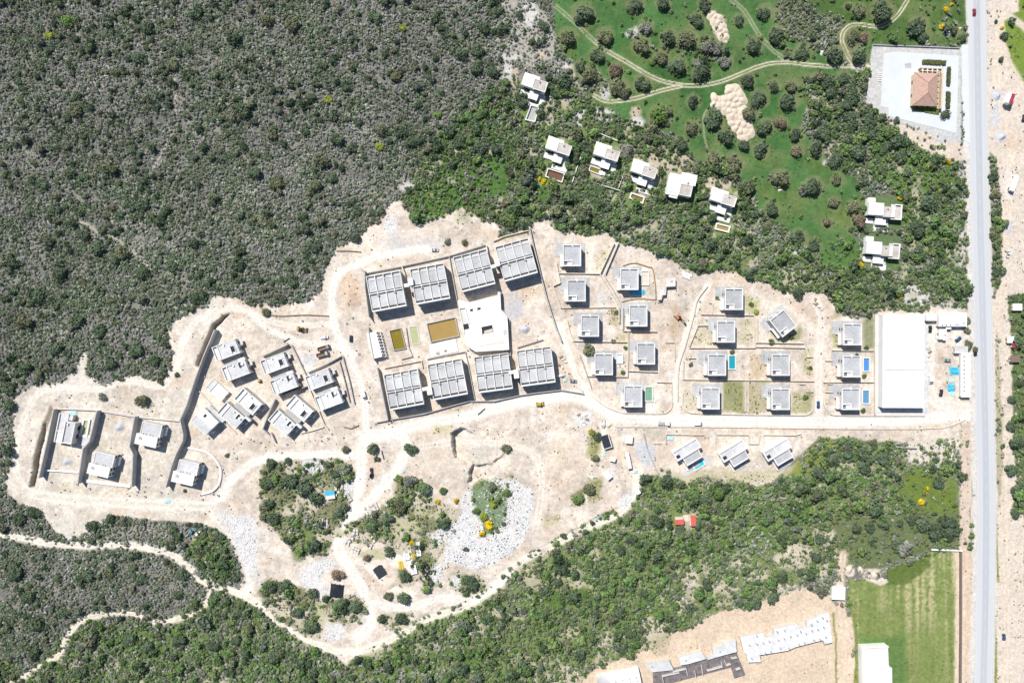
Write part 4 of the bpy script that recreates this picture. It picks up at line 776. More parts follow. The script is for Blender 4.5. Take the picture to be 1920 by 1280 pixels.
# --- twin houses
def twin(px, py, th, sh, label):
    z = 6.4; k = S*(1-z/H); q = P(px, py, z)
    r = thing('twin_house', label, 'house', (q.x, q.y, 0), -R(th), 'twin houses')
    for h in (0, 1):
        du, dv = (-26, -35) if h == 0 else ((-22.5, 7.3) if not sh else (-33, 6.0))
        def B(u0, u1, v0, v1, z0, z1): return MB(k).box(du+u0, du+u1, dv+v0, dv+v1, z0, z1)
        B(0.4, 47.6, 0.4, 27.6, -0.4, 5.0).build('wall', 'pale_concrete', r)
        rf = B(11, 46.5, 1.2, 26.8, 5.0, 6.0).build('roof', 'house_roof', r)
        B(1.2, 9.8, 1.2, 26.8, 5.0, 5.4).build('terrace', 'house_roof', r)
        B(0, 1.4, 0, 28, 4.9, 6.5).build('parapet', 'white_roof', r); B(9.6, 11, 1.4, 26.6, 5.0, 6.6).build('parapet', 'white_roof', r)
        B(1.4, 20, 0, 1.4, 4.9, 6.55).build('parapet', 'white_roof', r); B(1.4, 18, 26.6, 28, 4.9, 6.4).build('parapet', 'white_roof', r)
        B(20, 47.8, 0.0, 1.2, 4.9, 6.2).build('parapet', 'white_roof', r); B(18, 47.8, 26.8, 28, 4.9, 6.2).build('parapet', 'white_roof', r)
        if h == 0: B(33, 40, 11, 22, 6.0, 6.06).build('patio_opening', 'opening_shade', rf); B(31.8, 33, 9.5, 23, 6.0, 6.7).build('opening_curb', 'white_roof', rf); B(40, 41, 9.5, 23, 6.0, 6.5).build('opening_curb', 'white_roof', rf)
        else: B(33, 37, 2.5, 12, 6.0, 6.06).build('patio_opening', 'opening_shade', rf); B(32, 33, 2, 12, 6.0, 6.9).build('opening_curb', 'white_roof', rf); B(37, 42, 5.5, 9, 6.0, 6.9).build('stair_box', 'white_roof', rf)
        B(22, 24.5, 3, 5.5, 6.0, 6.9).build('chimney', 'white_paint', rf)
        B(47.6, 54, 2, 14, 2.6, 2.85).build('balcony', 'pale_concrete', r)
        windows(r, k, [(du+47.65, dv+7, 'v'), (du+47.65, dv+20, 'v')], (0.5, 3.2), w=2.4, h=1.8)
        windows(r, k, [(du+10, dv+27.65, 'u'), (du+24, dv+27.65, 'u'), (du+38, dv+27.65, 'u')], (0.9, 3.4), w=1.6)
    MB(k).box(-20, 14, -7, 7.2, -0.4, 2.6).build('link_wall', 'grey_concrete', r)
    MB(k).box(12, 24, 2.4, 7.0, 2.6, 5.6).build('link_canopy', 'white_roof', r)
    return r
for x, y, th, sh, lab in TWINS: twin(x, y, th, sh, lab)
landmark('the leftmost pair of joined houses', 433, 675); landmark('the middle pair of joined houses', 523, 700); landmark('the joined houses closest to the apartment blocks', 607, 730); landmark('the slanting joined houses by the angled wall', 549, 783)

# --- hill houses in walled plots
def hillhouse(px, py, th, label):
    z = 6.2; k = S*(1-z/H); q = P(px, py, z)
    r = thing('hill_house', label, 'house', (q.x, q.y, 0), -R(th), 'hill houses in walled plots')
    MB(k).box(-14.5, 22.5, -22, 1, -0.4, 5.8).build('wall', 'pale_concrete', r); MB(k).box(-20.3, 19.2, 1, 20.4, -0.4, 6.2).build('wall', 'white_paint', r)
    rf = MB(k).box(-13.6, 21.6, -21.2, 0.6, 5.8, 5.95).build('roof', 'pale_grey_roof', r)
    w2 = MB(k).box(-21, 20, 0.8, 21, 6.2, 6.5).build('roof', 'white_roof', r)
    MB(k).box(-15, 23, -22.6, -21.2, 5.7, 6.3).build('parapet', 'white_roof', r); MB(k).box(21.6, 23, -21.2, 0.8, 5.7, 6.25).build('parapet', 'white_roof', r); MB(k).box(-15, -13.6, -21.2, 0.8, 5.7, 6.25).build('parapet', 'white_roof', r)
    for u in (-10, -5, 3, 8): MB(k).box(u, u+2, -1.6, 0.4, 5.95, 6.3).build('drain', 'grey_concrete', rf)
    MB(k).box(-15, -11.5, 6, 7.3, 6.5, 6.9).box(-15, -11.5, 8.4, 9.6, 6.5, 6.8).box(-14.5, -12, 10.6, 11.6, 6.5, 6.7).box(-10.5, -9, 7, 11, 6.5, 6.8).build('skylight', 'grey_concrete', w2)
    MB(k).box(22.5, 27, -18, -2, -0.2, 2.6).build('porch', 'white_paint', r)
    MB(k).box(27, 33, -14, 2, -0.3, 0.25).build('patio', 'patio_stone', r)
    windows(r, k, [(22.55, -20, 'v'), (19.25, 6, 'v'), (19.25, 15, 'v')], (0.6, 3.4), w=1.8, h=1.6)
    windows(r, k, [(-10, 20.45, 'u'), (6, 20.45, 'u')], (0.9, 3.7), w=1.8)
    return r
h0 = None
for x, y, th, lab in HILLH:
    if h0 is None: h0 = hillhouse(x, y, th, lab)
    else: q = P(x, y, 6.2); copy_tree(h0, (q.x, q.y, 0), -R(th), lab)
    landmark('the '+lab.split(' with ')[0]+(' in the middle plot' if x == 277 else ' behind the white kerb' if x == 188 else ' inside the curved wall'), x, y)
house('long_villa', 'villa of parallel bars in the leftmost walled plot, blue tarpaulin behind it', 'house', 124, 805, 5.5, 11, [
    ('wall','pale_concrete',-20,-3,-27,27,-0.4,3.6), ('roof','pale_grey_roof',-19,-3,-26,5,3.6,3.75), ('roof','white_roof',-19,-3,7,26,3.6,3.8), ('wall','pale_concrete',-3,15,-15,25,-0.4,5.4), ('roof','pale_grey_roof',-2,14.2,-14,24,5.4,5.55),
    ('parapet','white_roof',-20.6,-19,-27.6,27.6,3.4,4.6), ('parapet','white_roof',-19,-3,-27.6,-26,3.4,4.2), ('parapet','white_roof',-19,-3,5,7,3.4,4.4), ('parapet','white_roof',-19,-3,26,27.6,3.4,4.4), ('parapet','white_roof',-3.6,-2,-15,25,5.2,6.3), ('parapet','white_roof',14.2,15.4,-15,25,5.2,6.0),
    ('parapet','white_roof',-2,14.2,-15.4,-14,5.2,6.0), ('parapet','white_roof',-2,14.2,24,25.4,5.2,6.0), ('porch','pale_concrete',-3,4,-27,-17,-0.4,3.3), ('deck','pale_grey_roof',22,38,6,28,-0.4,0.6), ('window','glass',15,15.2,-8,0,0.5,2.4), ('window','glass',15,15.2,8,16,0.5,2.4), ('chimney','white_paint',1,3,-12,-9,5.55,6.6)])
landmark('the villa of parallel bars', 124, 805)
house('white_house', 'bright white house turned diagonally beside the long curved retaining wall', 'house', 383, 789, 6, 45, [
    ('wall','white_paint',-18,20,-17,17,-0.4,5.6), ('roof','white_roof',-18.6,20.6,-17.6,2,5.6,5.9), ('roof','pale_grey_roof',-17,20,2,17,5.6,5.75), ('solar_panel','glass',-8,-4,-11,-5,5.9,6.1,1), ('parapet','white_roof',-18.6,20.6,17,18,5.4,6.0), ('parapet','white_roof',-18.6,-17.4,2,17,5.4,6.0),
    ('side_wing','pale_grey_roof',-16,24,-25,-17.6,-0.4,2.6), ('porch','white_paint',20.6,25,6,13,-0.4,2.4), ('window','glass',20,20.15,-12,-6,0.8,2.2), ('window','glass',20,20.15,0,4,3.2,4.6), ('window','glass',-10,-4,-17.1,-17,3.2,4.6)])
landmark('the diagonal bright white house', 383, 789)
house('white_annexe', 'low white flat annexe between the curved retaining wall and the leftmost joined houses', 'annexe', 407, 731, 2.4, 41, [('wall','white_paint',-19,19.5,-11,11,-0.4,2.2), ('roof','white_roof',-8,19.5,-11.4,11.4,2.2,2.5), ('terrace','pale_grey_roof',-18,-9,-10,10,2.2,2.28), ('parapet','white_roof',-19.4,-18,-11.4,11.4,2.2,2.6), ('parapet','white_roof',-9,-8,-11.4,11.4,2.2,3.0), ('door','timber',19.5,19.6,-3,1,0.1,2.0)])

# --- white stepped villas on the meadow
def stepped(px, py, th, label):
    return house('stepped_villa', label, 'house', px, py, 5.5, th, [
        ('wall','white_paint',-25,4.5,-21,2,-0.4,5.4), ('roof','white_roof',-16,-4,-21.6,2.4,5.4,5.65), ('roof','white_roof',-25.6,-16,-10.5,2.4,5.4,5.62), ('roof','white_roof',-4,5,-21.6,-15,5.4,5.6),
        ('entrance_stair','white_roof',-26,-16,-24,-10.5,3.2,3.5), ('wall','white_paint',-4,21.4,-15,3.4,-0.4,6.0), ('roof','dusty_roof',-3.2,20.8,-14.2,2.8,6.0,6.15), ('parapet','white_roof',-4.4,-3.2,-15.4,3.8,5.9,6.5), ('parapet','white_roof',20.8,22,-15.4,3.8,5.9,6.45), ('parapet','white_roof',-3.2,20.8,-15.4,-14.2,5.9,6.45), ('parapet','white_roof',-3.2,20.8,2.8,3.9,5.9,6.4),
        ('chimney','grey_concrete',6,8,-12.6,-10.4,6.15,7.1,6), ('wall','white_paint',-6,11,3.4,19.6,-0.4,2.9), ('terrace','white_roof',-6.4,11.4,3.9,20,2.9,3.1), ('terrace','white_roof',-24,-6.4,6,16.5,-0.4,1.0), ('side_yard','pale_concrete',11.4,25,3.9,15,-0.4,0.5), ('deck','white_roof',14,26,15,31,-0.4,0.7), ('deck','white_roof',-4,14,24,31,-0.4,0.65),
        ('window','glass',-20,-8,2,2.15,0.6,2.6), ('window','glass',0,16,3.4,3.55,3.4,5.2), ('window','glass',-2,8,19.6,19.75,0.5,2.4), ('window','glass',21.4,21.55,-10,-4,1,2.4), ('door','timber',-12,-9,-21.15,-21,0.2,2.3)], 'white stepped villas')
s0 = None
for x, y, th, lab, v_ in WHITES:
    if s0 is None: s0 = stepped(x, y, th, lab)
    else: q = P(x, y, 5.5); copy_tree(s0, (q.x, q.y, 0), -R(th), lab)
for t, x, y in (('the topmost white villa',1002,164),('the white villa with the dark brown pool',1047,283),('the white villa touching its olive pool',1137,294),('the white villa above the olive pool tank',1207,326),('the white villa with the orange-brown pool',1356,379)): landmark(t, x, y)
house('stepped_villa', 'white stepped villa without a pool, terrace and stair at its top right', 'house', 1277, 349, 5.5, 12, [
    ('wall','white_paint',-25,-2,-20,20,-0.4,5.2), ('roof','white_roof',-25.6,-2,-6,14,5.2,5.5), ('roof','white_roof',-24,-6,-21,-8,4.6,5.0), ('wall','white_paint',-3,22,-24,-4,-0.4,5.6), ('roof','white_roof',-4,26,-26,-5,5.6,5.9), ('wall','white_paint',-2,21,-4,17,-0.4,6.2), ('roof','dusty_roof',-1,20,-3,16,6.2,6.35), ('parapet','white_roof',-2.2,-1,-4.2,17.2,6,6.7), ('parapet','white_roof',20,21.2,-4.2,17.2,6,6.7), ('parapet','white_roof',-1,20,-4.2,-3,6,6.75), ('parapet','white_roof',-1,20,16,17.2,6,6.65),
    ('roof','white_roof',-18,-2,14,24,4.4,4.7), ('terrace','white_roof',-30,-18,18,31,-0.4,1.0), ('window','glass',-16,-6,20,20.2,0.8,2.8), ('window','glass',2,16,17,17.15,0.8,2.6), ('chimney','grey_concrete',10,12,-10,-6,5.9,7.0,4)], 'white stepped villas')
landmark('the white villa without a pool', 1277, 349)
m2 = None
for x, y, th, lab in ((1657,398,4,'white villa with a long grey pergola roof, upper of two near the road'), (1653,471,5,'white villa with a long grey pergola roof, lower of two near the road')):
    if m2 is None:
        m2 = house('roadside_villa', lab, 'house', x, y, 5.2, th, [
            ('wall','white_paint',-28,-1,-16,6,-0.4,5.2), ('roof','white_roof',-29,-0.5,-17,6.5,5.2,5.5), ('wall','white_paint',-28,-15,-26,-16,-0.4,3.2), ('roof','white_roof',-29,-14,-27,-17,3.2,3.5), ('wall','white_paint',-0.5,21,-10,8,-0.4,5.0), ('roof','dusty_roof',-0.5,15,-11,8.6,5.0,5.3), ('roof','pale_grey_roof',15,24,-17,-2,3.8,4.0), ('pergola','dusty_roof',23,34,-15,10,3.8,4.05), ('pergola_beam','white_roof',34,36,-17.6,11.6,3.6,4.2), ('pergola_beam','white_roof',15,34,10,11.6,3.6,4.2), ('pergola_beam','white_roof',22,34,-17.6,-15.6,3.6,4.2), ('pergola_opening','opening_shade',24,33,-15.4,-13,4.05,4.1),
            ('wall','white_paint',-10,8,7,22,-0.4,2.8), ('terrace','white_roof',-11,8.6,6.6,22.5,2.8,3.0), ('terrace','white_roof',-27,-12,10,20,-0.4,0.8), ('side_yard','pale_concrete',8.6,17,8.6,22,-0.4,0.5), ('deck','white_roof',-10,18,22.5,34,-0.4,0.7), ('window','glass',-24,-8,6,6.15,0.6,2.6), ('window','glass',2,16,8,8.15,3,4.6), ('window','glass',-6,4,22,22.15,0.5,2.3), ('chimney','grey_concrete',6,8,-8,-6,5.3,6.2,5)], 'roadside villas')
    else: q = P(x, y, 5.2); copy_tree(m2, (q.x, q.y, 0), -R(th), lab)
    landmark('the '+('upper' if y < 420 else 'lower')+' villa with the grey pergola', x, y)

# --- slanting south villas
def slant(px, py, label):
    return house('slanting_villa', label, 'house', px, py, 5, -31, [
        ('wall','white_paint',-26,25.4,-21,-3,-0.4,4.6), ('roof','pale_grey_roof',-4,24,-20,-4,4.6,4.75), ('roof','pale_grey_roof',-25,-5.5,-20,-4,4.6,4.75), ('parapet','white_roof',-27,26,-22.4,-20,4.4,5.4), ('parapet','white_roof',-27,-25,-20,-4,4.4,5.35), ('parapet','white_roof',24,26,-20,-4,4.4,5.35), ('parapet','white_roof',-27,26,-4,-2,4.4,5.38), ('parapet','white_roof',-5.5,-4,-20,-4,4.4,5.3),
        ('skylight','glass',-24,-17,-12,-6,4.75,5.0,2), ('canopy','grey_concrete',14,24,-2,2.6,3.4,3.7), ('wall','white_paint',-15,19,-2,15,-0.4,4.2), ('roof','gravel_roof',-13.6,17.6,-0.4,13.6,4.2,4.35), ('parapet','white_roof',-15.2,-13.6,-2,15.2,4.1,4.8), ('parapet','white_roof',17.6,19.2,-2,15.2,4.1,4.8), ('parapet','white_roof',-13.6,17.6,13.6,15.2,4.1,4.8),
        ('porch','pale_concrete',-26,-19,-2,4,2.4,2.7), ('side_wall','white_paint',-18,-16.6,2,26,-0.3,1.6), ('patio','patio_stone',-14,10,15.2,30,-0.4,0.2), ('window','glass',-8,12,15,15.15,0.4,2.6), ('window','glass',-22,-14,-3,-2.85,2.8,4.2), ('door','timber',-26.15,-26,-14,-10,0.1,2.2)], 'slanting villas below the main track')
sl = slant(1294, 853, 'slanting double-bar villa with a turquoise pool in front')
for x, y, lab in ((1381.5, 855, 'slanting double-bar villa in the middle of the three'), (1464, 853, 'slanting double-bar villa nearest the green slope, rightmost of three')):
    q = P(x, y, 5); copy_tree(sl, (q.x, q.y, 0), R(31), lab)
landmark('the slanting villa with the turquoise pool', 1290, 850); landmark('the middle slanting villa', 1381, 853); landmark('the rightmost slanting villa', 1464, 852)

# --- clubhouse, pool house
def prism_thing(name, label, cat, pts, z0, z1, wm, rm, parapet=0.0, extra=()):
    c = (sum(p[0] for p in pts)/len(pts), sum(p[1] for p in pts)/len(pts)); q = P(*c, z1); k = S*(1-z1/H)
    r = thing(name, label, cat, (q.x, q.y, 0)); L = [((p[0]-c[0])*k, -(p[1]-c[1])*k) for p in pts]
    MB().prism(L, z0, z1).build('wall', wm, r)
    MB().prism([(x*1.006, y*1.006) for x, y in L], z1, z1+0.25).build('roof', rm, r)
    for e in extra:
        nm, m_, ep, a, b_ = e
        MB().prism([((p[0]-c[0])*k, -(p[1]-c[1])*k) for p in ep], a, b_).build(nm, m_, r)
    return r
CLUB = [(859,562),(879,567),(934,558),(933,547.5),(938,547.5),(939.5,580),(946,588),(951,594),(952,606),(954.5,655),(892,659),(875,648),(872,635)]
cl = prism_thing('clubhouse', 'large white flat clubhouse with a square courtyard hole and curved right side', 'building', CLUB, -0.4, 4.4, 'white_paint', 'white_roof', extra=[
    ('courtyard','opening_shade',[(902.8,613),(922.5,609.4),(925.3,622.5),(904.7,626)],4.65,4.70), ('courtyard_floor','sand',[(908,620),(923,616),(924.5,622),(908,625)],4.70,4.74), ('skylight','opening_shade',[(881.5,579.5),(886.5,578.8),(886.5,583),(881.5,583.5)],4.65,4.9), ('skylight','opening_shade',[(895,577),(900.8,576.2),(901,580),(895,581)],4.65,4.9),  # dark courtyard plate paints the shade its walls cast on the floor
    ('roof_curb','white_roof',[(901.5,612),(922.5,608),(922.7,609.3),(902,613.3)],4.65,5.3), ('roof_curb','white_roof',[(901,612),(902.6,612.5),(904.6,626.5),(903,626.8)],4.65,5.25),
    ('stair_pit','pale_concrete',[(862.6,579),(871,578),(879,610),(869,612)],4.65,4.69), ('pit_wall','white_roof',[(861,577.5),(871.5,576.2),(871.8,577.6),(861.4,578.8)],4.65,5.5), ('pit_wall','white_roof',[(860.8,578),(862.2,578),(871.5,625),(870,625.2)],4.65,5.4), ('pit_wall','white_roof',[(871.6,577),(873,577),(880,606),(878.8,606.4)],4.65,5.35), ('stair_opening','opening_shade',[(868.5,608),(878,606.5),(880,616),(870.6,618)],4.70,4.75),
    ('ramp_wall','cream_concrete',[(898,647.5),(945.5,638.5),(946,643),(900,649)],4.65,4.8), ('skylight','pale_grey_roof',[(943,618.5),(950,618),(951,627),(945,628)],4.65,4.7)])
landmark('the white clubhouse', 910, 605)
house('pool_house', 'long white pool house with eight open bays beside the olive pool', 'building', 705, 646, 3.6, -14, [('wall','white_paint',-12,8,-24,24,-0.4,3.4), ('roof','white_roof',-12.6,6,-24.6,24.6,3.4,3.7)]+[('bay_opening','opening_shade',6.2,8.1,-22+6*i,-18.5+6*i,3.4,3.45) for i in range(8)]+[('pillar','white_paint',9.5,12.5,-23+6*i,-21.8+6*i,-0.3,2.6) for i in range(9)]+[('canopy_beam','white_paint',12.5,13.4,-24,26,2.3,2.6)])
landmark('the long white pool house', 705, 646)
house('plant_room', 'tall narrow white pool deck terrace below the brown-water pool', 'terrace', 830, 655, 0.6, -13, [('slab','white_roof',-24,28,-14,10,-0.4,0.5), ('equipment','grey_concrete',-14,-8,2,6,0.5,1.3), ('equipment','timber',2,7,2,5,0.5,1.0)])
# --- warehouse yard
house('warehouse', 'large white warehouse with two flat roof halves beside the yard', 'warehouse', 1694, 678, 6.2, 0.3, [('wall','white_paint',-38,39,-88,86,-0.4,5.6), ('roof','white_roof',-34,39.5,-88.6,15.4,5.6,5.95), ('roof','white_roof',-38.6,39.5,16.6,86.6,5.6,5.92), ('gutter','grey_concrete',-34,39.5,15.4,16.6,5.6,5.75), ('side_gutter','pale_grey_roof',-36.6,-34.4,-86,15,4.6,4.9), ('door','grey_concrete',-20,-6,86,86.15,0,4), ('door','grey_concrete',10,24,86,86.15,0,4)])
landmark('the large white warehouse', 1694, 680)
house('office', 'white flat office with round roof vents by the main road', 'building', 1786.5, 599, 3.6, 0, [('wall','white_paint',-26,26,-12.4,12.4,-0.3,3.4), ('roof','white_roof',-26.6,26.6,-13,13,3.4,3.65)]+[('vent','grey_concrete',u,u+2,v,v+2,3.65,4.3,1) for u, v in ((-21,9),(-14,9),(-6,8.6),(4,8),(8,8),(19,5))]+[('porch','white_paint',-11,-1,13,18,2.4,2.7), ('door','timber',-8,-5,12.4,12.55,0,2.1), ('window','glass',4,14,12.4,12.55,1,2.2)])
house('store_shed', 'small white shed between the warehouse and the office', 'shed', 1747, 596, 3.2, 0, [('wall','white_paint',-9.6,9.6,-5,5,-0.3,3.0), ('roof','white_roof',-10,10,-5.4,5.4,3.0,3.2), ('door','grey_concrete',-4,0,5,5.15,0,2.2)])
house('site_cabin', 'white site cabin below the flat office with round vents', 'cabin', 1768, 627, 2.9, 0, [('wall','white_paint',-6.6,6.6,-10,9.4,-0.3,2.7), ('roof','white_roof',-7,7,-10.4,8,2.7,2.9), ('roof','white_roof',1,7,8,11,2.4,2.6), ('air_conditioner','grey_concrete',2.4,5,0,1.6,2.9,3.4,1), ('side_step','pale_concrete',-9.4,-7,-4,8,-0.2,0.6), ('door','timber',-6.75,-6.6,-2,1,0.1,2.1)])
house('shade_shelter', 'pale green-grey ridged shelter at the head of the long white canteen', 'shelter', 1802.5, 655.5, 3, 2, [('roof','pale_grey_roof',-12.5,12.5,-7,0,2.8,3.0), ('roof','pale_concrete',-12.5,12.5,0,7,2.75,2.95), ('ridge','white_roof',-12.7,12.7,-0.5,0.5,3.0,3.15), ('post','white_paint',-12,-11,-6,-5,-0.2,2.8), ('post','white_paint',11,12,-6,-5,-0.2,2.8), ('post','white_paint',-12,-11,5,6,-0.2,2.75), ('post','white_paint',11,12,5,6,-0.2,2.75)])
house('canteen', 'long narrow white building with a row of roof vents beside the road', 'building', 1811, 704, 3.2, 0, [('wall','white_paint',-8,8,-41,40,-0.3,3.0), ('roof','white_roof',-8.6,8.6,-41.6,40.6,3.0,3.25)]+[('vent','grey_concrete',-4.8,-2.9,-37+8*i,-35.1+8*i,3.25,3.9,1) for i in range(9)]+[('gutter','pale_concrete',-10.4,-8.8,-40,39,2.4,2.6), ('door','timber',-8.15,-8,-20,-16,0,2.1), ('window','glass',-8.15,-8,0,8,1,2.2)])
landmark('the long white canteen by the road', 1811, 704); landmark('the white office with roof vents', 1786, 599)
# --- restaurant with the tiled hip roof
def restaurant():
    z = 5.5; k = S*(1-z/H); q = P(1737.5, 166.5, z)
    r = thing('restaurant', 'restaurant with a terracotta hip roof and columned terrace on the pale yard', 'restaurant', (q.x, q.y, 0), -R(2.5))
    MB(k).box(-21, 21, -29, 29, -0.3, 4.4).build('wall', 'sandstone', r)
    e = 22.5*k; f_ = 31*k; rz = 7.2; g = 9*k
    V = [(-e,-f_,4.4),(e,-f_,4.4),(e,f_,4.4),(-e,f_,4.4),(0,-g,rz),(0,g,rz)]
    mb = MB(); mb._add([V[0],V[1],V[4]],[[0,1,2]]); mb.build('hip_slope','terracotta',r); mb = MB(); mb._add([V[2],V[3],V[5]],[[0,1,2]]); mb.build('hip_slope','terracotta',r)
    mb = MB(); mb._add([V[1],V[2],V[5],V[4]],[[0,1,2,3]]); mb.build('hip_slope','terracotta',r); mb = MB(); mb._add([V[3],V[0],V[4],V[5]],[[0,1,2,3]]); mb.build('hip_slope','terracotta',r)
    MB(k).box(-22.5, 22.5, -31, 31, 4.15, 4.38).build('eaves', 'sandstone', r)
    for a, b_ in ((0,4),(1,4),(2,5),(3,5),(4,5)): MB().cyl(V[a], V[b_], 0.2, 0.2, 6).build('ridge', 'terracotta_ridge', r)
    MB(k).box(-9, 35, -43, 33, -0.3, 0.5).build('terrace', 'sandstone', r)
    for i in range(7): MB(k).box(25, 28, -36+10.5*i, -33+10.5*i, 0.5, 3.0).build('column', 'sandstone', r)
    for i in range(4): MB(k).box(-6+9.5*i, -3.4+9.5*i, -40, -37.4, 0.5, 3.0).build('column', 'sandstone', r)
    MB(k).box(32, 34.6, -43, 33, 0.5, 3.2).build('terrace_wall', 'sandstone', r); MB(k).box(-9, 32, -43, -41, 0.5, 3.2).build('terrace_wall', 'sandstone', r)
    MB(k).box(-6.6, 30, -37, -36, 3.0, 3.3).build('pergola_beam', 'white_paint', r)
    for i in range(5): MB(k).box(-5+9*i, -4+9*i, -41, -32, 3.0, 3.25).build('pergola_beam', 'white_paint', r)
    windows(r, k, [(-10,29.05,'u'),(0,29.05,'u'),(10,29.05,'u'),(-10,-29.05,'u'),(10,-29.05,'u')], (0.9,), w=2); windows(r, k, [(-21.05,-15,'v'),(-21.05,10,'v'),(21.05,-10,'v'),(21.05,12,'v')], (0.9,), w=2)
restaurant(); landmark('the terracotta hip-roofed restaurant', 1738, 166)
yard = [(1657.5,101),(1680,97.5),(1797.5,105),(1793,250),(1666,217.5),(1666,202.5),(1651,200)]
mb = MB(); mb.prism([tuple(P(*p)[:2]) for p in yard], -0.3, 0.12); tag(mb.build('concrete_yard', 'yard_concrete'), kind='structure')
mb = MB(); mb.prism([tuple(P(*p)[:2]) for p in ((1696,120),(1708,118),(1708,128),(1697,128))], 0.12, 0.2); tag(mb.build('concrete_patch', 'patio_stone'), kind='structure')
mb = MB(); mb.prism([tuple(P(*p)[:2]) for p in ((1803,84),(1815,84),(1818,270),(1806,262))], -0.3, 0.14); tag(mb.build('lay_by', 'yard_concrete'), kind='structure')
# --- buildings along the bottom edge
A = [(1388,1194),(1432,1186),(1435,1195),(1451,1191),(1451,1179),(1494,1169),(1498,1178),(1512.6,1174),(1512.6,1163),(1531,1158),(1531,1153.5),(1553,1148),(1560,1203),(1546,1207),(1543,1199),(1492,1212),(1476,1219),(1424,1227),(1427,1240),(1403,1240.5),(1399,1225),(1395,1222)]
cols = [(1404,1207),(1418,1205),(1430,1203),(1441,1200),(1458,1198),(1469,1195),(1481,1191),(1493,1188),(1510,1186),(1521,1180),(1532,1178),(1543,1174),(1462,1213),(1478,1213),(1497,1206),(1507,1203),(1525,1198),(1536,1196),(1547,1192),(1434,1222),(1444,1219),(1408,1232),(1418,1190),(1470,1180),(1500,1182),(1456,1182),(1520,1169),(1531,1162),(1541,1156),(1549,1161)]
prism_thing('terrace_row', 'white unfinished terrace row with column stubs on its stepped flat roof', 'building', A, -0.4, 3.0, 'pale_concrete', 'slab_roof', extra=[('column_stub','grey_concrete',[(x-.7,y-.7),(x+.7,y-.7),(x+.7,y+.7),(x-.7,y+.7)],3.25,5.2) for x, y in cols])
D = [(1224,1259),(1291,1245),(1380,1221.5),(1397,1264.5),(1376.5,1271),(1370,1250),(1260,1279),(1226,1286)]
parts_ = [((1260,1256),(1285,1250)),((1285,1250),(1287,1262)),((1300,1252),(1303,1266)),((1313,1242),(1316,1262)),((1324,1254),(1352,1246)),((1352,1246),(1350,1236)),((1356,1233),(1359,1244)),((1359,1244),(1368,1241)),((1369,1231),(1380,1229)),((1240,1264),(1272,1257)),((1240,1264),(1243,1280)),((1378,1252),(1386,1249))]
ex = [('partition','pale_concrete',[(a[0],a[1]),(b_[0],b_[1]),(b_[0]+1.1,b_[1]+1.1),(a[0]+1.1,a[1]+1.1)],0.65,2.6) for a, b_ in parts_]
r_ = prism_thing('unfinished_terrace', 'dark open floor slab with pale partition walls, unfinished terrace at the bottom edge', 'building', D, -0.4, 0.4, 'grey_concrete', 'dark_slab', extra=ex)
for i, pp in enumerate(([(1208,1244),(1255,1238),(1263,1255),(1224,1259)], [(1272,1232),(1315,1221),(1324,1234),(1290,1244),(1276,1246)], [(1336,1216),(1356,1210),(1356,1206),(1379,1199),(1381,1221),(1340,1232),(1328,1236),(1326,1231),(1338,1228)])):
    prism_thing('concrete_wing', 'pale flat-roofed wing of the unfinished terrace, '+('leftmost','middle','rightmost and stepped')[i]+' of three', 'building', pp, -0.4, 2.6, 'pale_concrete', 'house_roof', extra=[('roof_block','grey_concrete',[(pp[0][0]+12,pp[0][1]+4),(pp[0][0]+15,pp[0][1]+3.4),(pp[0][0]+15.6,pp[0][1]+5),(pp[0][0]+12.6,pp[0][1]+6)],2.85,3.4)])
def barrel():
    q = P(1160, 1274); r = thing('barrel_shed', 'white shed with a rounded roof end at the bottom edge', 'shed', (q.x, q.y, 0), R(12)); n = 12; w_ = 15*S; L = 40*S
    pr = [(-w_*1.3*math.cos(math.pi*i/n), 2.0+1.6*math.sin(math.pi*i/n)) for i in range(n+1)]
    mb = MB(); vs = [(-L, y, z) for y, z in pr]+[(L, y, z) for y, z in pr]; mb._add(vs, [[i,i+n+1,i+n+2,i+1] for i in range(n)]+[list(range(n+1))[::-1], list(range(n+1,2*n+2))]); mb.build('roof','white_roof',r,True)
    MB().box(-L+.1, L-.1, -w_*1.25, w_*1.25, -0.3, 2.0).build('wall','white_paint',r)
    for i in range(6): MB().box(-L+2+i*4.4, -L+2.7+i*4.4, -1.6, -0.6, 3.4, 3.8).box(-L+2.2+i*4.4, -L+2.9+i*4.4, 0.9, 1.6, 3.4, 3.75).build('roof_vent','grey_concrete',r)
barrel()
prism_thing('white_building', 'large white flat-roofed building at the edge of the striped field', 'building', [(1615,1212),(1664.5,1209.5),(1666,1250),(1672,1251),(1673,1312),(1617,1312)], -0.4, 4.2, 'white_paint', 'white_roof', extra=[('parapet','white_paint',[(1615,1212),(1664.5,1209.5),(1664.6,1211),(1615.2,1213.6)],4.45,5.6), ('parapet','white_paint',[(1615,1213),(1617,1213),(1619,1312),(1617,1312)],4.45,5.5), ('parapet','white_paint',[(1652,1249),(1671,1249.8),(1671,1251),(1652,1250.4)],4.45,5.3)])
house('white_shed', 'small square white shed standing across the dirt track by the field', 'shed', 1572.5, 1111.5, 3, 3, [('wall','white_paint',-11.6,11.6,-11.6,11.6,-0.3,2.8), ('roof','white_roof',-12.4,0,-12.4,12.4,2.8,3.05), ('roof','white_roof',0.5,12.4,-12.4,12.4,2.8,3.02), ('ridge','grey_concrete',0,0.5,-12.4,12.4,2.8,2.95), ('door','timber',-3,3,11.6,11.75,0,2.2)])
landmark('the small square white shed', 1572, 1111); landmark('the white building by the striped field', 1642, 1245)
hut = thing('red_hut', 'small hut with two red roofs in the green valley', 'hut', P(1282, 974), R(4))
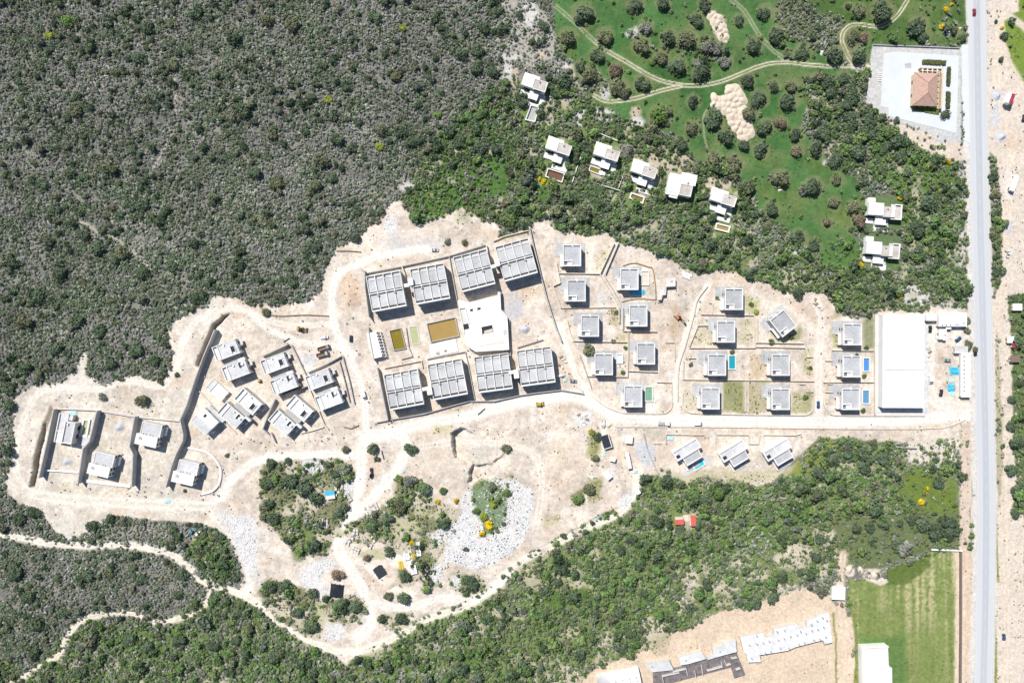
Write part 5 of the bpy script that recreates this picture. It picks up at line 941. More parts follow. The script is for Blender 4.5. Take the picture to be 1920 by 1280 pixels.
MB(S).box(-17, -2, -7, 6, -0.3, 2.2).box(9, 20, -8, 10, -0.3, 2.4).build('wall', 'cream_concrete', hut); MB(S).box(-18.5, -1, -3, 6.6, 2.2, 2.4).build('roof', 'red_roof', hut); MB(S).box(11, 21, -9, 11, 2.4, 2.62).build('roof', 'red_roof', hut); MB(S).box(-1, 10, -9, 3, -0.2, 0.3).build('porch', 'cream_concrete', hut); MB(S).box(-8, -5, 6, 6.2, 0, 1.9).build('door', 'timber', hut)
landmark('the red-roofed hut', 1282, 974)
for x, y, lab, a in ((1908,645,'small maroon-roofed shed at the right edge, upper',0),(1904,672,'small dull grey-brown shed at the right edge, lower',0),(1908,575,'small pale shed near the right edge',0),(1898,636,'tiny white shed at the right edge beside the maroon one',0)):
    house('small_shed', lab, 'shed', x, y, 2.6, a, [('wall','cream_concrete',-8,8,-5,6,-0.3,2.3), ('roof','maroon' if 'maroon-roofed' in lab else ('rusty_steel' if 'brown' in lab else 'white_roof'),-9,9,-6,7,2.3,2.55), ('door','timber',-8.15,-8,-1,2,0,2)], 'sheds by the right edge')
# ------------------------------------------------------------------ walls and kerbs
def wall(pts, h=1.3, t=0.45, m='cream_concrete', what='low concrete boundary wall', name='boundary_wall', cat='wall', group='boundary walls', label=None, z0=-0.8):
    q = [P(x, y, h) for x, y in pts]; n = len(q); L = []; Rr = []
    for i in range(n):
        d1 = (q[i]-q[i-1]) if i else (q[1]-q[0]); d2 = (q[i+1]-q[i]) if i < n-1 else d1
        d1 = Vector((d1.x, d1.y)).normalized(); d2 = Vector((d2.x, d2.y)).normalized()
        n1 = Vector((-d1.y, d1.x)); n2 = Vector((-d2.y, d2.x)); m_ = n1+n2
        m_ = m_*(2/max(0.8, m_.length_squared))*t/2 if m_.length > 0.1 else n1*t/2
        L.append((q[i].x+m_.x, q[i].y+m_.y)); Rr.append((q[i].x-m_.x, q[i].y-m_.y))
    c = (sum(a[0] for a in L)/n, sum(a[1] for a in L)/n); mb = MB(); v = []
    for a, b_ in zip(L, Rr): v += [(a[0]-c[0],a[1]-c[1],z0),(a[0]-c[0],a[1]-c[1],h),(b_[0]-c[0],b_[1]-c[1],h),(b_[0]-c[0],b_[1]-c[1],z0)]
    f = [[3,2,1,0],[4*n-4,4*n-3,4*n-2,4*n-1]]
    for i in range(n-1):
        a = 4*i; f += [[a,a+1,a+5,a+4],[a+1,a+2,a+6,a+5],[a+2,a+3,a+7,a+6]]
    mb._add(v, f); me = mb.mesh(name, m)
    bm = bmesh.new(); bm.from_mesh(me); bmesh.ops.recalc_face_normals(bm, faces=bm.faces); bm.to_mesh(me); bm.free()
    o = link(name, me, None, (c[0], c[1], 0)); tag(o, label, cat, group)
    if not label:
        mx = pts[n//2]; mx = ((pts[0][0]+pts[-1][0]+mx[0])/3, (pts[0][1]+pts[-1][1]+mx[1])/3); later(o, what, *mx)
    for i in range(n-1):
        stroke([pts[i], pts[i+1]], 5, None, dens=0, big=0, edge=0)
    return o
TALL = dict(m='wall_concrete', name='retaining_wall', cat='wall', group='tall retaining walls', t=0.6)
wall([(402,618),(381,668),(366,708),(349,760),(337,787),(343,815),(342,826),(330,850),(321,874),(310,914)], 5.2, label='long curved tall grey retaining wall beside the leftmost joined houses', **TALL)
wall([(252,781),(242,837),(249,851),(246,913)], 5.2, label='kinked tall grey retaining wall, third of the parallel plot walls', **TALL)
wall([(181,770),(167,827),(155,841),(145,907)], 5.2, label='kinked tall grey retaining wall right of the narrow yellow-green pool', **TALL)
wall([(100,767),(87,830),(72,896)], 4.6, label='leftmost tall grey retaining wall beside the earth trench', **TALL)
wall([(100,766),(140,767),(180,769),(252,781),(336,789)], 1.4, 0.7, 'pale_concrete', label='thin pale wall closing the upper side of the hill plots')
wall([(78,881),(112,883),(146,886)], 1.2, 0.8, 'white_paint', label='short white wall across the leftmost hill plot')
wall([(158,901),(185,904),(215,908),(244,911)], 0.8, 2.0, 'white_roof', label='broad white kerb below the lower-left hill house')
wall(smooth([(347,838),(370,843),(390,849),(403,861),(413,880),(411,904),(398,920),(378,926)]), 0.9, 1.2, 'white_roof', label='curved white wall round the rightmost hill house')
wall([(683,508),(684,540),(688,570),(691,594)], 5.0, label='tall grey wall left of the leftmost upper apartment block', **TALL)
wall([(678,505),(688,511.5),(753,499),(840,480),(854,476),(911,458)], 1.8, 0.6, 'grey_concrete', label='long thin wall above the upper apartment row')
wall([(753,499),(759,515)], 2.4, 0.6, 'pale_concrete'); wall([(911,458),(916,480)], 3.0, 0.6, 'pale_concrete')
wall([(842,481),(848,515),(854,548),(857,562)], 1.6, 0.5, 'grey_concrete'); wall([(925,452),(945,443),(990,432)], 1.4, 0.5)
wall([(690,614),(694,640),(701,676)], 4.2, label='tall grey wall left of the long white pool house', **TALL)
wall([(707,690),(714,725),(722,765),(727,788)], 4.2, label='tall grey wall left of the leftmost lower apartment block', **TALL)
wall([(705,792),(730,787),(795,776),(850,760),(880,752),(890,752),(927,752),(975,741),(1002,737),(1052,731),(1095,738)], 1.6, 0.5, 'grey_concrete', label='long winding wall along the track below the lower apartment row')
wall([(761,614),(766,650),(773,668),(752,673)], 1.2, 0.4, 'grey_concrete'); wall([(720,690),(790,676),(792,690)], 1.4, 0.4); wall([(800,673),(872,659),(879,690),(890,748)], 1.4, 0.4, 'grey_concrete'); wall([(888,660),(952,650)], 1.6, 0.4); wall([(970,651),(1018,636)], 1.5, 0.5, 'grey_concrete')
wall([(992,424),(999,455),(1015,520),(1024,555),(1033,585),(1043,615),(1053,640)], 3.0, label='long grey wall between the apartment blocks and the first villa lane', **TALL)
wall([(940,548),(942,580),(955,600),(956,650),(958,690)], 2.0, 0.5, 'grey_concrete', z0=-0.8)
wall([(1043.6,491.6),(1047,512),(1051,530),(1037,536),(1046,560),(1052,577)], 1.5); wall([(1047.5,512),(1125,513)], 1.3); wall([(1053,577),(1155,576)], 1.1)
wall([(1151.9,455),(1125,513),(1155,560),(1161,575),(1161,605)], 2.2, 0.5, 'pale_concrete', label='left wall of the kinked twin channel between the villas'); wall([(1160,454),(1134,515),(1160,558),(1168,576),(1168,618)], 2.2, 0.5, 'pale_concrete', label='right wall of the kinked twin channel between the villas')
wall([(1063,598),(1068,620),(1075,639),(1177,641)], 1.3); wall([(1168,620),(1232,621)], 1.4, 0.6); wall([(1178,622),(1178,665),(1177,706),(1100,705)], 1.4); wall([(1087,664),(1098,695),(1109,727)], 1.4, 0.5, 'grey_concrete'); wall([(1179,694.7),(1233,697)], 1.4, 0.6)
wall([(1232,716),(1260,717)], 1.2); wall(smooth([(1260,720),(1260,758),(1255,769),(1242,775),(1200,775),(1170,774),(1140,764),(1120,750),(1106,738)]), 0.7, 0.6, label='long curved kerb round the villa with the milky green pool', name='kerb')
wall([(1266,642),(1266,677)], 1.0, 0.4); wall([(1249,642),(1266,642)], 1.0, 0.4)
wall(smooth([(1327,536),(1308,562),(1301,591),(1285,648),(1273,690),(1271,752)]), 1.0, 0.6, 'cream_concrete', label='long bent wall along the left side of the middle lane')
wall([(1328,610),(1309,610),(1293,649)], 1.3); wall([(1315,589),(1415,591),(1417,651)], 1.3); wall([(1421,596),(1421,641)], 1.2); wall([(1293,652),(1355,652),(1417,652)], 1.2); wall([(1417.5,641.6),(1507.5,643.4)], 1.3, 0.6); wall([(1418,650),(1510,652)], 1.2)
wall([(1330,567),(1336,568),(1336,588)], 1.1); wall([(1292,671),(1305,671)], 1.2); wall([(1282,676),(1281,711),(1400,712.7),(1462,713),(1527,714.5)], 1.2, 0.5); wall([(1398,715),(1398,772)], 1.2); wall([(1404,715),(1404,773)], 1.2)
wall(smooth([(1281,735),(1281,758),(1289,771),(1310,775),(1400,777),(1480,778),(1510,778),(1522,771),(1527,757),(1527,738)]), 0.9, 0.6, label='long kerb wall with rounded corners below the middle villas', name='kerb')
wall(smooth([(1546,738),(1546,758),(1555,772),(1568,778),(1640,779),(1735,779)]), 0.9, 0.6, label='kerb wall with a rounded corner below the warehouse-side villas', name='kerb'); wall([(1545,716.5),(1641,716)], 1.3); wall([(1561,656.5),(1641,657)], 1.3); wall([(1641.5,590),(1641.5,640),(1641.5,777)], 1.8, 0.5, 'cream_concrete', label='straight wall between the villas and the warehouse')
wall([(1548,676),(1562,676)], 1.2); wall([(1548,735),(1563,735)], 1.2); wall([(1512,669),(1525,669)], 1.1); wall([(1500,720),(1511,720)], 1.0); wall([(1512,734),(1526,734)], 1.0); wall([(1552,720),(1563,720)], 1.0)
wall([(1153,800),(1190,800),(1300,800),(1440,802),(1600,804),(1720,804),(1770,802),(1790,796),(1812,786)], 0.7, 0.45, 'cream_concrete', label='very long thin earth edge along the lower side of the main track', name='kerb')  # earth edge of the trench line, shaped as a low kerb
wall([(1320,815),(1249,814),(1249,832)], 1.2); wall([(1226,831),(1241,831.5)], 1.0); wall([(1343,830),(1343,814.5),(1405,815),(1405,832),(1423,832),(1425,815)], 1.2); wall([(1432,815),(1490,816),(1503,813)], 1.1); wall([(1207,811),(1214,842),(1225,868),(1235,888)], 1.3, 0.5, 'grey_concrete'); wall([(1342,872),(1362,905)], 0.8, 0.5); wall([(1406,840),(1440,900)], 0.7, 0.4)
wall([(490,668),(539,645.5)], 3.2, label='grey retaining wall above the middle pair of joined houses', **TALL); wall([(546,647),(556,667),(574,705)], 1.8, 0.6, 'grey_concrete'); wall([(576,698),(610,683),(640,667)], 2.2, label='grey retaining wall above the right pair of joined houses', **TALL)
wall([(642,668),(655,715),(664,757)], 1.6, 0.5, 'grey_concrete'); wall([(636,678),(646,715),(655,753)], 1.6, 0.5, 'grey_concrete'); wall([(528,742),(577,723)], 2.6, 0.5, 'grey_concrete'); wall([(577,723),(595,765),(607,795),(615,805)], 1.6, 0.6)
wall([(514.7,749),(503,775),(492,804),(502,814)], 3.4, label='angled dark retaining wall left of the slanting joined houses', **TALL); wall([(507,812),(514,828)], 2.6, 0.8, 'pale_concrete'); wall(smooth([(564,812),(585,807),(607,800)]), 1.0, 0.6); wall([(644,800),(658,803),(672,797)], 0.9, 0.6, 'timber')
wall(smooth([(500,590),(530,592),(570,590),(616,592)]), 0.8, 0.5, 'timber'); wall([(373,733),(398,760),(430,800),(443,813)], 0.9, 0.5); wall([(460,820),(470,823)], 0.9, 0.5)
wall([(1747,1030),(1805,1032)], 1.6, 0.9, 'white_paint', label='short white wall across the top of the striped field'); wall([(1803,1034),(1803,1150),(1802,1300)], 1.8, 0.9, 'rusty_steel', label='long dark wall between the field and the orange path')
wall([(1822,810),(1820,900),(1822,980)], 0.6, 0.4); wall([(1110,244),(1158,264)], 1.3, 0.4, 'white_paint', label='slanting white wall above the white villa touching its olive pool'); wall([(1090,290),(1080,320),(1072,345)], 1.5, 0.4, 'white_paint', label='slanting white wall between two white stepped villas'); wall([(1132,348),(1162,357)], 1.8, 0.5, 'pale_concrete'); wall([(1170,325),(1160,352)], 1.4, 0.4, 'pale_concrete')
wall([(1638,84),(1720,87),(1800,90)], 0.9, 0.4, 'grey_concrete', label='thin dark wall along the upper edge of the restaurant yard')
wall(smooth([(1168,498),(1190,493),(1215,500),(1224,504),(1229,535),(1230,562)]), 0.7, 0.5, 'timber', label='curved earth-brown edging round the blue tarpaulin villa'); wall(smooth([(1165,566),(1195,560),(1230,562)]), 0.6, 0.4, 'timber')
wall([(1266,521),(1266,536),(1249,537),(1248,552),(1242,553),(1240,561),(1236,562)], 3.0, 0.5, 'pale_concrete', label='stepped white concrete wall right of the blue tarpaulin villa')
wall([(630,470),(655,470),(676,472)], 0.8, 0.5, 'timber'); wall([(1678,832),(1682,838),(1720,840)], 1.6, 0.5, 'grey_concrete', label='low grey ruined wall at the edge of the lower green slope')

# ------------------------------------------------------------------ vehicles
def car(px, py, ang, col, label, kind='car'):
    """ang: heading in the photo, degrees clockwise from pointing right"""
    r = thing('parked_car' if kind == 'car' else kind, label, 'car' if kind == 'car' else kind.replace('_', ' '), P(px, py, 0.0)+Vector((0, 0, max(0, ground_z(px, py))+0.05)), -R(ang))
    for n_, me in CARM[kind]:
        if isinstance(me, list):
            for m_, loc in me: link(n_, m_, r, loc)
        else:
            o = link(n_, me, r); o.color = (*col, 1)
    return r
def rounded(mb, pts, w): mb.profile(pts, -w, w); return mb
def make_cars():
    W = {}
    wheel = MB().cyl((0,-0.11,0),(0,0.11,0),0.33,0.33,12).mesh('wheel','tyre')
    body = MB(); prof = [(-2.15,0.3),(-2.2,0.75),(-2.05,0.92),(-1.2,0.98),(0.75,0.98),(1.9,0.85),(2.15,0.65),(2.15,0.3)]
    body.profile(prof, -0.86, 0.86)
    cab = MB(); v = [(-1.75,-0.8,0.97),(1.0,-0.8,0.97),(1.0,0.8,0.97),(-1.75,0.8,0.97),(-1.2,-0.62,1.45),(0.2,-0.62,1.45),(0.2,0.62,1.45),(-1.2,0.62,1.45)]
    cab._add(v, [[4,5,6,7],[0,1,5,4],[1,2,6,5],[2,3,7,6],[3,0,4,7]])
    roof = MB().box(-1.2,0.2,-0.62,0.62,1.451,1.50)
    hl = MB().box(-0.05,0.06,-0.22,0.22,0,0.16).mesh('headlight','plastic_white')
    ws = [(wheel,(x,y,0.33)) for x in (-1.35,1.35) for y in (-0.82,0.82)]
    W['car'] = [('body',body.mesh('car_body','car_paint')),('window',cab.mesh('car_window','glass')),('roof',roof.mesh('car_roof','car_paint')),('wheel',ws),('headlight',[(hl,(2.13,0.55,0.6)),(hl,(2.13,-0.55,0.6))])]
    vb = MB().profile([(-2.5,0.35),(-2.5,2.1),(1.3,2.15),(2.0,1.3),(2.55,1.15),(2.6,0.35)],-0.95,0.95); vw = MB().box(1.45,1.9,-0.97,0.97,1.35,1.9); vs2 = MB().profile([(1.32,2.16),(2.0,1.33),(2.02,1.36),(1.34,2.19)],-0.85,0.85)
    W['van'] = [('body',vb.mesh('van_body','car_paint')),('window',vw.mesh('van_window','glass')),('windscreen',vs2.mesh('van_screen','glass')),('wheel',[(wheel,(x,y,0.33)) for x in (-1.6,1.6) for y in (-0.88,0.88)])]
    pb = MB().profile([(-0.4,0.45),(-0.4,1.05),(-0.1,1.1),(0.1,1.7),(1.2,1.7),(1.6,1.1),(2.5,0.98),(2.55,0.45)],-0.88,0.88)
    bed = MB().box(-2.5,-0.42,-0.88,0.88,0.45,0.7).box(-2.5,-0.42,-0.88,-0.78,0.7,1.05).box(-2.5,-0.42,0.78,0.88,0.7,1.05).box(-2.5,-2.4,-0.78,0.78,0.7,1.05)
    pw = MB().profile([(1.22,1.71),(1.62,1.11),(1.66,1.14),(1.26,1.74)],-0.75,0.75).box(0.2,1.15,-0.9,-0.885,1.15,1.6).box(0.2,1.15,0.885,0.9,1.15,1.6)
    W['pickup_truck'] = [('body',pb.mesh('pickup_body','car_paint')),('cargo_bed',bed.mesh('pickup_bed','car_paint')),('window',pw.mesh('pickup_window','glass')),('wheel',[(wheel,(x,y,0.33)) for x in (-1.6,1.7) for y in (-0.82,0.82)])]
    big = MB().cyl((0,-0.18,0),(0,0.18,0),0.5,0.5,12).mesh('truck_wheel','tyre')
    tc = MB().profile([(1.9,0.6),(1.9,2.6),(3.3,2.6),(3.75,1.6),(3.8,0.6)],-1.15,1.15); tb = MB().box(-3.8,1.6,-1.2,1.2,0.9,1.1).box(-3.8,1.6,-1.2,-1.08,1.1,2.1).box(-3.8,1.6,1.08,1.2,1.1,2.1).box(-3.8,-3.68,-1.08,1.08,1.1,2.1).box(1.45,1.6,-1.08,1.08,1.1,2.4)
    tw = MB().profile([(3.32,2.55),(3.77,1.62),(3.81,1.65),(3.36,2.58)],-1.0,1.0); ch = MB().box(-3.7,3.6,-0.5,0.5,0.55,0.9)
    W['tipper_truck'] = [('cab',tc.mesh('truck_cab','car_paint')),('tipper_body',tb.mesh('tipper_body','rusty_steel')),('windscreen',tw.mesh('truck_screen','glass')),('chassis',ch.mesh('truck_chassis','tyre')),('wheel',[(big,(x,y,0.5)) for x in (-2.6,-1.4,2.8) for y in (-1.0,1.0)])]
    lb = MB().box(-5.2,3.4,-1.2,1.2,1.0,2.9); lc = MB().profile([(3.6,0.6),(3.6,2.7),(5.0,2.7),(5.4,1.6),(5.45,0.6)],-1.15,1.15); ls = MB().profile([(5.02,2.65),(5.42,1.62),(5.46,1.65),(5.06,2.68)],-1.0,1.0); lch = MB().box(-5.2,5.2,-0.5,0.5,0.5,1.0)
    W['lorry'] = [('cargo_box',lb.mesh('lorry_box','car_paint')),('cab',lc.mesh('lorry_cab','car_paint')),('windscreen',ls.mesh('lorry_screen','glass')),('chassis',lch.mesh('lorry_chassis','tyre')),('wheel',[(big,(x,y,0.5)) for x in (-4.2,-3.0,4.3) for y in (-1.0,1.0)])]
    fb = MB().box(-4.0,1.8,-1.15,1.15,0.95,1.15); crates = MB().box(-0.6,0.3,-0.9,0.9,1.15,1.9).box(-1.9,-1.0,-0.9,0.9,1.15,1.7).box(-3.4,-2.4,-0.9,0.9,1.15,1.8)
    W['flatbed_truck'] = [('flatbed',fb.mesh('flatbed','car_paint')),('cab',tc.mesh('flatbed_cab','car_paint')),('load',crates.mesh('flatbed_load','grey_concrete')),('windscreen',tw.mesh('flatbed_screen','glass')),('chassis',ch.mesh('flatbed_chassis','tyre')),('wheel',[(big,(x,y,0.5)) for x in (-2.6,2.8) for y in (-1.0,1.0)])]
    return W
CARM = make_cars()
white = (0.8,0.8,0.8); black = (0.02,0.022,0.025); grey = (0.30,0.31,0.33); blue = (0.02,0.10,0.28)
car(1825.5,24,-90,(0.35,0.03,0.05),'small red car driving on the asphalt road near the top'); car(816,469,0,(0.45,0.48,0.53),'silver-blue car parked on bare earth above the apartment blocks'); car(608,632,-4,white,'white pickup parked on the earth left of the apartment blocks','pickup_truck')
car(658.5,635,90,black,'black car parked near the long white pool house'); car(683,740,75,white,'white van on the track left of the leftmost lower block','van'); car(608,652,-18,grey,'upper of two tipper trucks above the joined houses','tipper_truck'); car(606,664,-15,(0.45,0.45,0.45),'lower of two tipper trucks above the joined houses','tipper_truck')
car(1075,714,2,grey,'grey car parked right of the rightmost lower apartment block'); car(1051,703,-12,white,'white pickup beside the rightmost lower apartment block','pickup_truck'); car(1131,794,95,(0.6,0.6,0.6),'pale pickup pointing at the main track near the dark roof box','pickup_truck'); car(1244,793,2,(0.7,0.7,0.68),'flatbed truck with crates on the main track','flatbed_truck'); car(1308,793.5,0,white,'white van on the main track right of the flatbed truck','van')
car(1177,862,78,white,'long white lorry beside the grey gravel patch','lorry'); car(1533.5,758,-90,blue,'dark blue car in the lane between the villas'); car(1743,617,90,black,'black car parked beneath the small white shed'); car(1795.5,636,-35,blue,'blue car parked aslant below the white office'); car(1776,675.5,5,grey,'dark grey car near the ridged shelter'); car(1744,711,90,white,'white van parked beside the warehouse','van'); car(1763.5,736,-80,black,'black car at the yard gate near blue tarpaulins'); car(1827,661,80,black,'dark car on the road shoulder beside the shelter')
car(1889,477,95,(0.65,0.66,0.68),'silver car on the earth track right of the road'); car(1881,1193,85,(0.05,0.12,0.25),'small blue car at the lower right beside the road'); car(1897,345,-70,white,'white lorry standing right of the asphalt road','lorry'); car(361,995,-60,(0.05,0.25,0.40),'blue car parked beside the white one near the forked track'); car(371.5,999,-60,white,'white car parked beside the blue one near the forked track'); car(1918,222,-80,(0.03,0.03,0.04),'black car at the right edge near the maroon container')
landmark('the two tipper trucks', 607, 658); landmark('the long white lorry', 1177, 862); landmark('the blue and white parked cars', 366, 997)
# machines
ex_ = thing('excavator', 'excavator with a long dark arm in the damp brown lane', 'excavator', P(1270, 594), -R(48))
MB().box(-2.0,2.0,-1.4,-0.8,0,0.9).build('track','tyre',ex_); MB().box(-2.0,2.0,0.8,1.4,0,0.9).build('track','tyre',ex_); MB().box(-1.2,1.2,-1.3,1.3,0.95,2.0).build('body','machine_orange',ex_); MB().box(-2.6,-1.2,-1.3,1.3,0.95,2.3).build('counterweight','grey_concrete',ex_)
MB().box(0.0,1.4,-1.2,0.0,2.0,3.0).build('cab','glass',ex_); MB().cyl((1.0,0.4,1.8),(4.2,0.4,4.4),0.3,0.24,8).build('boom','black_pipe',ex_); MB().cyl((4.2,0.4,4.4),(6.6,0.4,1.6),0.24,0.18,8).build('stick','black_pipe',ex_); MB().profile([(6.1,1.7),(6.9,1.8),(7.1,0.8),(6.3,0.5),(5.9,1.0)],-0.1,0.9).build('bucket','black_pipe',ex_)
landmark('the excavator', 1272, 597)
bd = thing('wheel_loader', 'yellow loader working on bare earth left of the apartment blocks', 'loader', P(565, 617), -R(10))
MB().box(-2.4,1.2,-1.0,1.0,0.8,2.0).build('body','machine_yellow',bd); MB().box(-0.8,0.8,-0.8,0.8,2.0,3.1).build('cab','glass',bd); MB().box(1.2,3.0,-0.9,-0.6,1.0,1.4).box(1.2,3.0,0.6,0.9,1.0,1.4).build('lift_arm','machine_yellow',bd); MB().profile([(2.9,0.3),(3.1,1.4),(3.9,0.9),(3.9,0.3)],-1.4,1.4).build('bucket','rusty_steel',bd)
wb = MB().cyl((0,-0.25,0),(0,0.25,0),0.7,0.7,12).mesh('loader_wheel','tyre')
for x in (-1.5,1.1):
    for y in (-1.1,1.1): link('wheel', wb, bd, (x,y,0.7))
rl = thing('road_roller', 'yellow-brown road roller on the main track below the blocks', 'roller', P(1012, 757), R(6))
MB().cyl((1.8,-1.0,0.75),(1.8,1.0,0.75),0.75,0.75,16).build('drum','machine_yellow',rl); MB().box(-2.4,0.9,-0.9,0.9,0.9,1.9).build('body','machine_yellow',rl); MB().box(0.9,2.8,-1.15,-1.02,0.5,1.0).box(0.9,2.8,1.02,1.15,0.5,1.0).build('frame','rusty_steel',rl); MB().box(-0.7,0.7,-0.8,0.8,2.6,2.75).build('canopy','machine_yellow',rl); MB().box(-0.65,-0.55,-0.7,0.7,1.9,2.6).build('canopy_post','tyre',rl)
for y in (-0.85,0.85): link('wheel', wb, rl, (-1.6,y,0.7))
cx_ = thing('concrete_mixer', 'small yellow concrete mixer beside the leftmost joined houses', 'mixer', P(488, 714), 0.4)
MB().cyl((-0.9,0,1.0),(0.9,0,1.5),0.9,0.55,12).build('drum','machine_yellow',cx_); MB().box(-1.2,1.2,-0.6,0.6,0.3,0.6).build('frame','rusty_steel',cx_); link('wheel', wb, cx_, (0,-0.7,0.5)); link('wheel', wb, cx_, (0,0.7,0.5))
# containers and cabins
ct = thing('maroon_container', 'white and maroon half-roofed container by the bluish gravel heap', 'container', P(1889, 187, 2), -R(20)); MB().box(-1.8,1.2,-3.2,3.2,-0.2,2.4).build('body','white_paint',ct); MB().box(0.0,2.2,-3.3,3.3,2.4,2.6).build('roof','maroon',ct); MB().box(-1.9,0.0,-3.3,3.3,2.4,2.55).build('roof','white_roof',ct); MB().box(-0.8,0.6,-3.25,-3.2,0,2).build('door','grey_concrete',ct)
landmark('the maroon and white container', 1889, 187)
db = house('steel_cabin', 'dark navy flat-roofed steel cabin left of the orange earth strip', 'cabin', 1137, 828, 2.6, -17, [('wall','grey_concrete',-7.5,8.5,-12.5,13,-0.3,2.3), ('roof','black_pipe',-7.5,6.5,-12.5,11.5,2.3,2.6), ('rim','white_paint',6.5,7.6,-12.5,12.6,2.3,2.7), ('rim','white_paint',-7.5,6.5,11.5,12.6,2.3,2.68), ('side_panel','black_pipe',7.6,9,-10,13,0.5,2.2), ('door','white_paint',-2,2,13,13.2,0,2.1)])
landmark('the dark navy steel cabin', 1137, 828)
for x, y, a, lab, w_, l_ in ((1141,893,50,'small white cabin below the dark navy cabin',10,10),(1149,861,12,'small pale cabin between the navy cabin and the lorry',10,7),(1180,824,5,'white cabin above the long white lorry',12,14),(1196,921,60,'small white box at the edge of the lower scrub',10,7),(1357,968,0,'',0,0)):
    if lab: house('site_cabin', lab, 'cabin', x, y, 2.5, a, [('wall','white_paint',-w_/2,w_/2,-l_/2,l_/2,-0.3,2.3), ('roof','white_roof',-w_/2-.4,w_/2+.4,-l_/2-.4,l_/2+.4,2.3,2.5), ('door','grey_concrete',-1.5,1.5,l_/2,l_/2+.2,0,2)], 'site cabins')
house('tarp_stall', 'small pale shed under a bright blue tarpaulin at the scrub island', 'shed', 619, 928, 2.2, -8, [('wall','cream_concrete',-8,8,-3,7,-0.3,1.9), ('roof','stone_white',-8.4,8.4,0,7.4,1.9,2.1), ('tarpaulin','tarp_blue',-9.4,8.6,-8,0.2,1.7,2.2)])
house('unit_foundation', 'white concrete slab with round holes near the upper villas', 'slab', 1288, 517, 0.8, 20, [('slab','white_roof',-9,9,-5,5,-0.3,0.7), ('hole','opening_shade',-5,-3.6,-2,-0.6,0.7,0.74,0), ('hole','opening_shade',-1,0.4,-3,-1.6,0.7,0.74,0), ('hole','opening_shade',-6,-4.6,1.4,2.8,0.7,0.74,0), ('hole','opening_shade',6.5,8,-1,2.6,0.7,0.74,0)])
house('stone_pit', 'pale stone-walled tank with an open concrete apron above the stepped wall', 'tank', 1256, 531, 2.0, -3, [('slab','pale_concrete',-7,9,-7,5,-0.3,1.6), ('wall','white_paint',8,9.2,-9,5.4,-0.3,2.4), ('opening','opening_shade',2,6.5,-4,-2.6,1.6,1.64,0)])

# ------------------------------------------------------------------ site stores and litter
def tarp(px, py, w_, h_, m, label, seed):
    rg = random.Random(seed); n = 7; mb = MB(); v = []
    for j in range(n):
        for i in range(n):
            x = (i/(n-1)-.5)*w_*S*(1+rg.uniform(-.12,.12)); y = (j/(n-1)-.5)*h_*S*(1+rg.uniform(-.12,.12)); e = min(i, j, n-1-i, n-1-j)
            v.append((x, y, 0.1+(0.15 if e else 0)+rg.uniform(0, 0.55)*(1 if e else 0.1)))
    mb._add(v, [[j*n+i, j*n+i+1, (j+1)*n+i+1, (j+1)*n+i] for j in range(n-1) for i in range(n-1)])
    o = link('tarpaulin', mb.mesh('tarpaulin', m), None, P(px, py)+Vector((0, 0, max(0, ground_z(px, py))))); tag(o, label, 'tarpaulin', 'blue tarpaulins'); return o
tarp(1196,548,27,10,'tarp_blue','bright blue tarpaulin spread below a flat-roofed villa',1); tarp(1790,695,19,15,'tarp_blue','largest crumpled blue tarpaulin beside the long white canteen',2); tarp(1783,727,14,13,'tarp_blue','second crumpled blue tarpaulin beside the canteen, lower down',3); tarp(1785,713,10,8,'tarp_pale','pale blue tarpaulin between the two bright ones by the canteen',4); tarp(138,774,13,9,'tarp_pale','pale blue tarpaulin behind the villa of parallel bars',5); tarp(1257,821,12,8,'tarp_pale','pale turquoise sheet in the walled corner above the slanting villa',6)
tarp(1192,884,8,6,'tarp_pale','small pale blue sheet below the gravel patch',7); tarp(757,883,6,6,'tarp_pale','small pale blue sheet above the scrub of the dump',8); tarp(1060,713,7,6,'tarp_pale','small pale turquoise sheet beside the white pickup',9); tarp(1133,851,6,9,'tarp_pale','faded blue sheet below the dark navy cabin',10); tarp(1785,738,10,9,'tarp_pale','pale blue sheet at the lower end of the canteen',11); tarp(315,939,12,8,'tarp_pale','greenish blue sheet on the track below the hill houses',12); tarp(1120,970,9,7,'tarp_pale','small teal sheet on the slope edge of the lower track',13); tarp(735,1060,1,1,'tarp_pale','x',14) if False else None
# pipe stacks
def pipes(px, py, ang, n, L, r, label):
    t = thing('pipe_stack', label, 'pipes', P(px, py)+Vector((0,0,0.05)), -R(ang), 'stacks of black pipes'); me = MB().cyl((-L/2,0,0),(L/2,0,0),r,r,8).mesh('pipe','black_pipe')
    for i in range(n): link('pipe', me, t, (random.uniform(-.25,.25), (i-(n-1)/2)*r*2.35, r))
    return t
pipes(713,1071,-33,9,6.4,0.33,'stack of black pipes lying aslant near the round pale sand patch'); pipes(632,1107,-84,12,8.4,0.30,'stack of black pipes below a reddish bush on the dump'); pipes(707,1062,-35,1,4.5,0.3,'single black pipe beside the aslant pipe stack'); pipes(660,1118,-28,1,4.4,0.3,'single black pipe right of the larger pipe stack'); pipes(718,853,75,1,5.6,0.3,'single dark pipe among bushes at the track fork'); pipes(903,771,-42,1,6.0,0.3,'single dark beam lying above the main track below the blocks'); pipes(538,637,-30,1,4.5,0.3,'single dark beam above the middle pair of joined houses')
landmark('the aslant pipe stack', 713, 1071); landmark('the larger pipe stack', 632, 1107)
